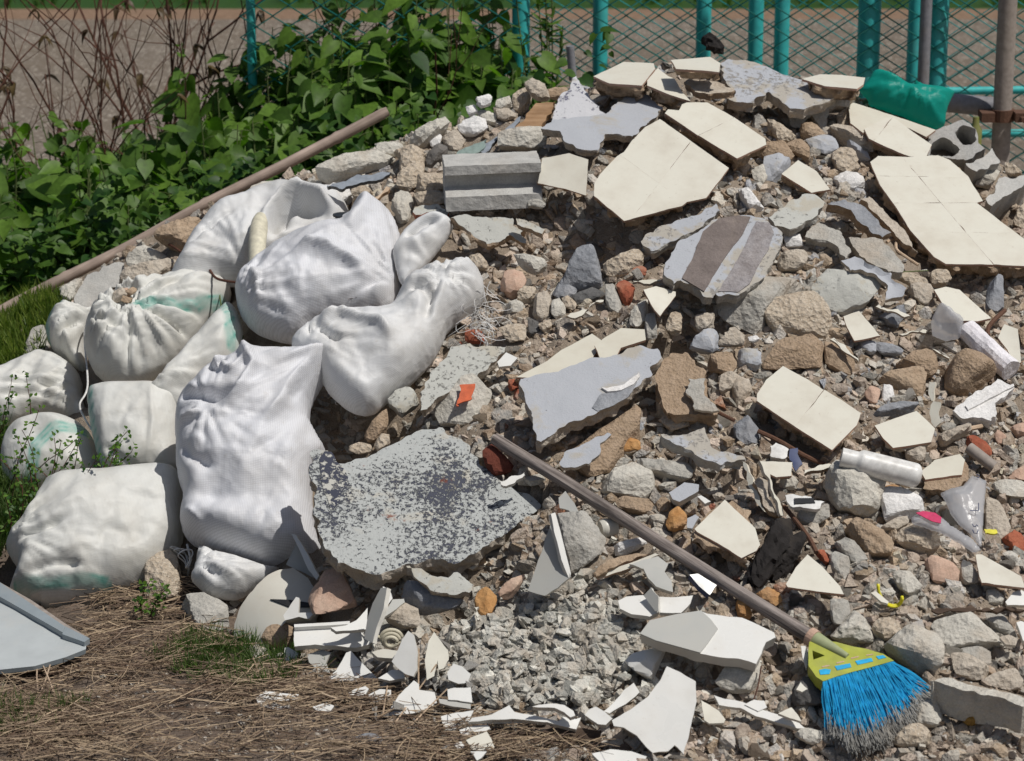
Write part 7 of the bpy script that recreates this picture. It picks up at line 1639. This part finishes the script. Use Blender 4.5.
def zlook(x, y):
    i = np.clip((x - xs[0]) / .014, 0, nx - 2); j = np.clip((y - ys[0]) / .014, 0, ny - 2); a = i.astype(int); b = j.astype(int); u = i - a; v = j - b
    return Zmap[a, b] * (1 - u) * (1 - v) + Zmap[a + 1, b] * u * (1 - v) + Zmap[a, b + 1] * (1 - u) * v + Zmap[a + 1, b + 1] * u * v
def hitsoil(px, py):
    d = ray(px, py); P = CAM + _tt[:, None] * d; below = P[:, 2] < zlook(P[:, 0], P[:, 1])
    return P[int(np.argmax(below))] if below.any() else hit(px, py)
# ------------------------------------------------------------------ colour of the loose rubble by place
PAL = {'grey': [(.46, .44, .39), (.40, .385, .345), (.53, .51, .46), (.34, .325, .30)], 'brown': [(.38, .285, .195), (.46, .355, .25), (.33, .24, .17), (.42, .32, .235)],
       'pink': [(.52, .42, .34), (.58, .48, .40), (.46, .365, .295)], 'white': [(.62, .60, .56), (.55, .53, .50), (.66, .62, .54)], 'cream': [(.66, .60, .47), (.58, .53, .42)],
       'blue': [(.40, .42, .46), (.33, .35, .38)], 'dark': [(.14, .13, .12), (.19, .17, .15)], 'red': [(.33, .10, .06), (.42, .2, .12)], 'gravel': [(.60, .59, .53), (.53, .52, .47), (.66, .645, .58), (.46, .455, .41)]}
CN = {'grey': 'grey', 'brown': 'brown', 'pink': 'pinkish', 'white': 'white', 'cream': 'cream', 'blue': 'bluish', 'dark': 'dark', 'red': 'reddish', 'gravel': 'greenish-grey'}
CK = {'grey': 'concrete chunk', 'brown': 'mortar lump', 'pink': 'mortar chunk', 'white': 'plaster bit', 'cream': 'tile bit', 'blue': 'plaster flake', 'dark': 'stone', 'red': 'brick bit', 'gravel': 'concrete chunk'}
ZONES = [((565, 650), (120, 62), {'gravel': 10, 'grey': 2}), ((540, 270), (95, 55), {'brown': 5, 'pink': 4, 'grey': 2.5, 'white': .8}), ((430, 140), (130, 45), {'white': 4, 'pink': 3, 'grey': 3, 'cream': 1}),
         ((480, 420), (60, 70), {'grey': 3, 'brown': 2, 'pink': 2, 'white': 1.5, 'red': .5}), ((900, 640), (160, 90), {'pink': 4, 'grey': 4, 'brown': 2, 'white': 1, 'dark': .6}), ((740, 700), (100, 50), {'brown': 2.5, 'pink': 3, 'white': 2.5, 'grey': 2}),
         ((880, 400), (140, 90), {'brown': 3, 'pink': 3.5, 'grey': 3, 'cream': 1, 'white': 1.5, 'blue': .6}), ((700, 150), (180, 90), {'brown': 2, 'grey': 3, 'blue': 2, 'pink': 1}), ((660, 540), (110, 70), {'grey': 3, 'brown': 3, 'pink': 1.5, 'white': 1, 'dark': 1, 'red': .3}),
         ((400, 690), (140, 50), {'white': 3, 'grey': 2, 'brown': 2}), ((640, 330), (60, 60), {'pink': 3, 'grey': 3, 'brown': 2, 'cream': 1, 'dark': 1})]
def pick(px, py, g):
    w = {'grey': .9, 'brown': .4, 'pink': .5, 'white': .3}
    for (cx, cy), (sx, sy), d in ZONES:
        k = math.exp(-((px - cx) / sx) ** 2 - ((py - cy) / sy) ** 2)
        for c, a in d.items(): w[c] = w.get(c, 0) + k * a
    ks = list(w); ww = np.array([w[k] for k in ks]); return ks[g.choice(len(ks), p=ww / ww.sum())]
# region of the picture covered by loose rubble
RUB = np.array([(185, 600), (315, 590), (310, 400), (420, 350), (480, 290), (440, 210), (300, 195), (60, 330), (20, 360), (60, 270), (150, 225), (220, 185), (310, 160), (400, 130), (480, 95), (560, 60), (700, 52), (800, 70), (900, 100), (1000, 170), (1100, 220), (1100, 775), (560, 775), (470, 745), (360, 700), (250, 665)])
class Taken:
    def __init__(s, polys):
        s.p = polys; s.lo = np.array([q.min(0) for q in polys]); s.hi = np.array([q.max(0) for q in polys])
    def at(s, pt, grow=0):
        m = np.all((s.lo - grow < pt) & (s.hi + grow > pt), axis=1)
        for i in np.where(m)[0]:
            if inside(s.p[i], np.array([pt]))[0]: return True
        return False
TK = Taken(HEROPOLY + CAVP)
protos = []
for k in range(26):
    flat = (.75, .55, .35, .22, .30, .16)[k % 6]; V, Fq = rock_shape(3, 900 + k, flat, 8 + k % 4, .05, .006, .5); protos.append((V, Fq, flat))
for k in range(26, 44):
    flat = (.62, .4, .28)[k % 3]; V, Fq = rock_shape(3, 950 + k * 3, flat, 4 + k % 5, .08, .004, .62); protos.append((V, Fq, flat))
PM = []
for k, (V, Fq, flat) in enumerate(protos):
    V = V * (1 + .028 * fbm(V * 7, 3, k)[:, None]); PM.append(mesh_np('loose_stone', V, Fq, False, [M['gravelcol']]))
g = np.random.default_rng(41)
for k in range(20):      # flat broken plates
    m_ = int(g.integers(3, 7)); a_ = np.sort(g.uniform(0, 6.28, m_)); a_ = a_ if np.diff(np.r_[a_, a_[0] + 6.28]).max() < 3.0 else np.linspace(0, 5.2, m_) + .3
    pl = np.stack([np.cos(a_), np.sin(a_) * g.uniform(.5, .95)], 1) * g.uniform(.75, 1.1, (m_, 1))
    me = slab_mesh('loose_stone', pl * .03, .03 * (.14, .3, .22)[k % 3], [M['gravelcol'], M['gravelcol']], 400 + k, .0007, .003, .3, .002); me.transform(Matrix.Scale(1 / .03, 4)); PM.append(me); protos.append((0, 0, .17))
g = np.random.default_rng(42); placed = []; N_IND = 300; tries = 0
def direction(px, py, lx, ly):
    dx, dy = px - lx, py - ly
    if abs(dx) > 1.6 * abs(dy): return 'right of' if dx > 0 else 'left of'
    if abs(dy) > 1.6 * abs(dx): return 'below' if dy > 0 else 'above'
    return ('lower ' if dy > 0 else 'upper ') + ('right of' if dx > 0 else 'left of')
used = set()
def autolabel(px, py, col, shape, size):
    L = sorted(LM, key=lambda m: (m[0] - px) ** 2 + (m[1] - py) ** 2)[:6]
    sz = 'tiny' if size < .020 else 'small' if size < .028 else 'medium' if size < .038 else 'large'
    base = f"{sz} {shape} {CN[col]} {CK[col]}".replace('  ', ' ')
    for a in L[:4]:
        s = f"{base} {direction(px, py, a[0], a[1])} the {a[2]}"
        if s not in used and len(s.split()) <= 16: used.add(s); return s
    for a in L[:4]:
        for b in L:
            if a is b: continue
            s = f"{base} {direction(px, py, a[0], a[1])} the {a[2]}, towards the {b[2]}"
            if s not in used and len(s.split()) <= 16: used.add(s); return s
    for a in L[:4]:
        for b in L:
            if a is b: continue
            s = f"{base} {direction(px, py, a[0], a[1])} {a[2]}, near {b[2]}"
            if s not in used and len(s.split()) <= 16: used.add(s); return s
    return None
SHP = {.75: 'blocky', .55: 'angular', .35: 'flattish', .22: 'flat', .30: 'wedge-like', .16: 'thin', .62: 'jagged', .4: 'slanted', .28: 'wedge-like', .17: 'plate-like'}
sizes = np.sort(g.gamma(3.2, .0075, N_IND * 3))[::-1]
sizes = np.clip(sizes[sizes > .012][-N_IND - 160:][:N_IND], .012, .036)
k = 0
lo, hi = RUB.min(0), RUB.max(0)
while k < len(sizes) and tries < 60000:
    tries += 1; p = lo + g.random(2) * (hi - lo)
    if not (-12 < p[0] < 1036 and p[1] < 770): continue
    if not inside(RUB, p[None])[0] or TK.at(p): continue
    s = sizes[k]; rp = s * 370
    if (abs(p[0] - 565) < 95 and abs(p[1] - 652) < 52) and s > .028: s = .026 * g.uniform(.7, 1); rp = s * 370
    if any((p[0] - a) ** 2 + (p[1] - b) ** 2 < (rp + r) ** 2 * .62 for a, b, r in placed): continue
    h = hitsoil(*p); i = int(g.integers(len(PM)) if g.random() < .45 else g.integers(26, len(PM))); fl = protos[i][2]; col = pick(p[0], p[1], g); lab = autolabel(p[0], p[1], col, SHP[fl], s)
    if lab is None: continue
    nm = {'brown': 'mortar_lump', 'pink': 'mortar_chunk', 'white': 'plaster_bit', 'cream': 'tile_bit', 'blue': 'plaster_flake', 'dark': 'stone', 'red': 'brick_bit'}.get(col, 'concrete_chunk')
    o = bpy.data.objects.new(nm, PM[i]); COL.objects.link(o)
    z = float(soil(h[0], h[1])); h[2] = z; nrm = norm(np.array([g.normal(0, .3), -.42 + g.normal(0, .3), .9])); Rm = frame(nrm, g.uniform(0, 6.28))
    sc = np.diag([s * g.uniform(.85, 1.2), s * g.uniform(.5, 1.05), s * g.uniform(.85, 1.15)])
    hz = max(z, h[2] - .03)
    o.matrix_world = mat4(Rm @ sc, (h[0], h[1], hz + s * fl * .35))
    c = np.array(PAL[col][g.integers(len(PAL[col]))]) * g.uniform(.7, 1.25); o.color = (*np.clip(c, 0, .9), 1)
    tag(o, lab, CK[col], {'concrete chunk': 'loose concrete chunks', 'mortar lump': 'loose mortar lumps', 'mortar chunk': 'loose mortar chunks', 'plaster bit': 'loose plaster bits', 'tile bit': 'loose tile bits', 'plaster flake': 'loose plaster flakes', 'stone': 'loose stones', 'brick bit': 'loose brick bits'}[CK[col]])
    placed.append((p[0], p[1], rp)); k += 1
CN['ceramic'] = 'white'; CK['ceramic'] = 'ceramic chip'; kc = 0; tries = 0; CR_ = np.array([(285, 655), (340, 640), (440, 640), (490, 700), (520, 745), (440, 760), (330, 700)])
while kc < 60 and tries < 6000:
    tries += 1; p = CR_.min(0) + g.random(2) * (CR_.max(0) - CR_.min(0))
    if not inside(CR_, p[None])[0]: continue
    ontop = TK.at(p)
    s = g.uniform(.010, .026); rp = s * 370
    if any((p[0] - a) ** 2 + (p[1] - b) ** 2 < (rp + r) ** 2 * .3 for a, b, r in placed): continue
    i = g.integers(44, len(PM)); lab = autolabel(p[0], p[1], 'ceramic', SHP[protos[i][2]], s)
    if lab is None: continue
    h = hitsoil(*p); o = bpy.data.objects.new('ceramic_chip', PM[i]); COL.objects.link(o)
    o.matrix_world = mat4(frame(norm(np.array([g.normal(0, .45), -.5 + g.normal(0, .3), .8])), g.uniform(0, 6.28)) @ np.diag([s * g.uniform(.9, 1.3), s, s]), h + (np.array([0, -.012, .03]) if ontop else np.array([0, -.004, .014]))); o.color = (*(np.array([.80, .79, .75]) * g.uniform(.85, 1.1)), 1)
    tag(o, lab, 'ceramic chip', 'loose white ceramic chips'); placed.append((p[0], p[1], rp)); kc += 1
print('chips', kc, 'individual stones', k, 'tries', tries, 'heroes', len(HEROPOLY))
TK = Taken(HEROPOLY)
# ------------------------------------------------------------------ fine rubble: too many to count
def scatter(name, n, smin, smax, seed, level, nproto, region, zoff=0., power=2.5, dens=None, label='', respect=1.0, lift=0.0, colsel=None):
    g = np.random.default_rng(seed); pr = [rock_shape(level, seed * 10 + k, (.75, .45, .22)[k % 3], 7, .06, .006, .5) for k in range(nproto)]
    gp = np.random.default_rng(seed + 5)
    for k in range(nproto):      # cheap broken plates among the lumps
        m_ = int(gp.integers(3, 7)); a_ = np.linspace(0, 6.283, m_, endpoint=False) + gp.uniform(-.35, .35, m_); th = gp.uniform(.12, .35)
        b_ = np.stack([np.cos(a_), np.sin(a_) * gp.uniform(.5, 1)], 1) * gp.uniform(.7, 1.15, (m_, 1))
        V = np.concatenate([np.column_stack([b_, np.full(m_, th)]), np.column_stack([b_ * gp.uniform(.8, 1.15), np.full(m_, -th)]), [[0, 0, th * 1.15], [0, 0, -th]]]); Fq = []
        for j in range(m_): l_ = (j + 1) % m_; Fq += [(j, l_, 2 * m_), (m_ + l_, m_ + j, 2 * m_ + 1), (j, m_ + j, m_ + l_), (j, m_ + l_, l_)]
        pr.append((V, np.array(Fq)))
    q = np.array(region); lo, hi = q.min(0), q.max(0); VV, FF, CC = [], [], []; nv = 0; c = 0; tries = 0
    # candidate points straight on the heap surface
    while c < n and tries < n * 8:
        tries += 1; p = lo + g.random(2) * (hi - lo)
        if not inside(q, p[None])[0]: continue
        if TK.at(p) and g.random() < respect: continue
        h = hit2(p); s = smin + (smax - smin) * g.random() ** power; V, Fq = pr[g.integers(len(pr)) if g.random() < .6 else g.integers(nproto, len(pr))]
        Rm = frame(norm(g.normal(0, .5, 3) + np.array([0, -.4, .9])), g.uniform(0, 6.28)); z = float(soil(h[0], h[1]))
        v = (V * np.array([1, g.uniform(.6, 1), 1]) * s) @ Rm.T + np.array([h[0], h[1], z + s * .25 + lift * g.random()])
        col = pick(p[0], p[1], g) if colsel is None else colsel; cc = np.clip(np.array(PAL[col][g.integers(len(PAL[col]))]) * g.uniform(.6, 1.35), 0, .92)
        VV.append(v); FF.append(Fq + nv); CC.append(np.repeat(np.array([[*cc, 1]]), len(v), 0)); nv += len(v); c += 1
    me = mesh_np(name, np.concatenate(VV), np.concatenate(FF), False, [M['gravelstuff']]); a = me.attributes.new('col', 'FLOAT_COLOR', 'POINT'); a.data.foreach_set('color', np.concatenate(CC).ravel())
    o = link(name, me); o['kind'] = 'stuff'; o['label'] = label; o['category'] = 'rubble'; print(name, c)
    return o
# quick picture->surface lookup on a coarse grid
_gx = np.arange(-20, 1060, 8); _gy = np.arange(20, 790, 8); _G = None
def hit2(p): return hitsoil(p[0], p[1])
def _unused(p):
    fx = np.clip((p[0] + 20) / 8, 0, len(_gx) - 1.001); fy = np.clip((p[1] - 20) / 8, 0, len(_gy) - 1.001); i, j = int(fx), int(fy); a, b = fx - i, fy - j
    return (_G[i, j] * (1 - a) * (1 - b) + _G[i + 1, j] * a * (1 - b) + _G[i, j + 1] * (1 - a) * b + _G[i + 1, j + 1] * a * b)
scatter('small_rubble', 11000, .006, .028, 51, 2, 16, RUB, power=1.8, label='small stones and broken bits filling the gaps of the heap')
scatter('fine_rubble', 13000, .003, .009, 52, 1, 12, RUB, power=1.4, label='fine grit and crumbs between the larger pieces', respect=.93)
GH = [(450, 640), (480, 610), (520, 590), (560, 592), (600, 605), (640, 625), (640, 680), (600, 712), (520, 715), (465, 700), (440, 670)]
scatter('grey_gravel', 3200, .004, .024, 53, 2, 14, GH, power=2.2, label='low heap of greenish-grey broken concrete in the foreground centre', respect=.8, lift=.03, colsel='gravel')
scatter('front_grit', 1800, .002, .008, 54, 1, 8, [(-20, 640), (300, 690), (480, 740), (700, 745), (1060, 700), (1060, 775), (-20, 775)], power=2, label='small stones strewn on the bare earth in front')

# ================================================================== light, sky, camera
w = bpy.data.worlds.new('World'); SC.world = w; w.use_nodes = True; nt = w.node_tree; bg = nt.nodes['Background']
sky = nt.nodes.new('ShaderNodeTexSky'); sky.sky_type = 'NISHITA'; sky.sun_disc = False
S = SUNDIR = norm((.42, -.23, .88))
sky.sun_elevation = math.asin(S[2]); sky.sun_rotation = math.atan2(S[0], S[1]); sky.air_density = 1.0; sky.dust_density = 2.0
nt.links.new(sky.outputs[0], bg.inputs['Color']); bg.inputs['Strength'].default_value = .050
ld = bpy.data.lights.new('sun', 'SUN'); ld.energy = 3.5; ld.angle = math.radians(.53); ld.color = (1.0, .965, .91); lo_ = bpy.data.objects.new('sun', ld); COL.objects.link(lo_)
lo_.rotation_euler = Vector(S.tolist()).to_track_quat('Z', 'Y').to_euler(); lo_.location = (3, 2, 6)
cd = bpy.data.cameras.new('camera'); cd.sensor_width = 36; cd.lens = F * 36 / 1024; cd.clip_end = 2000; cd.clip_start = .1
cd.dof.use_dof = True; cd.dof.focus_distance = 6.7; cd.dof.aperture_fstop = 6.5
co = bpy.data.objects.new('camera', cd); COL.objects.link(co); co.location = CAM.tolist(); co.rotation_euler = (math.pi / 2 - PITCH, 0, 0); SC.camera = co
SC.view_settings.view_transform = 'Standard'; SC.view_settings.look = 'None'; SC.view_settings.exposure = -0.08; SC.view_settings.gamma = 1.0
SC.render.engine = 'CYCLES'; SC.cycles.use_denoising = True; SC.cycles.max_bounces = 5; SC.cycles.diffuse_bounces = 3; SC.cycles.transparent_max_bounces = 8
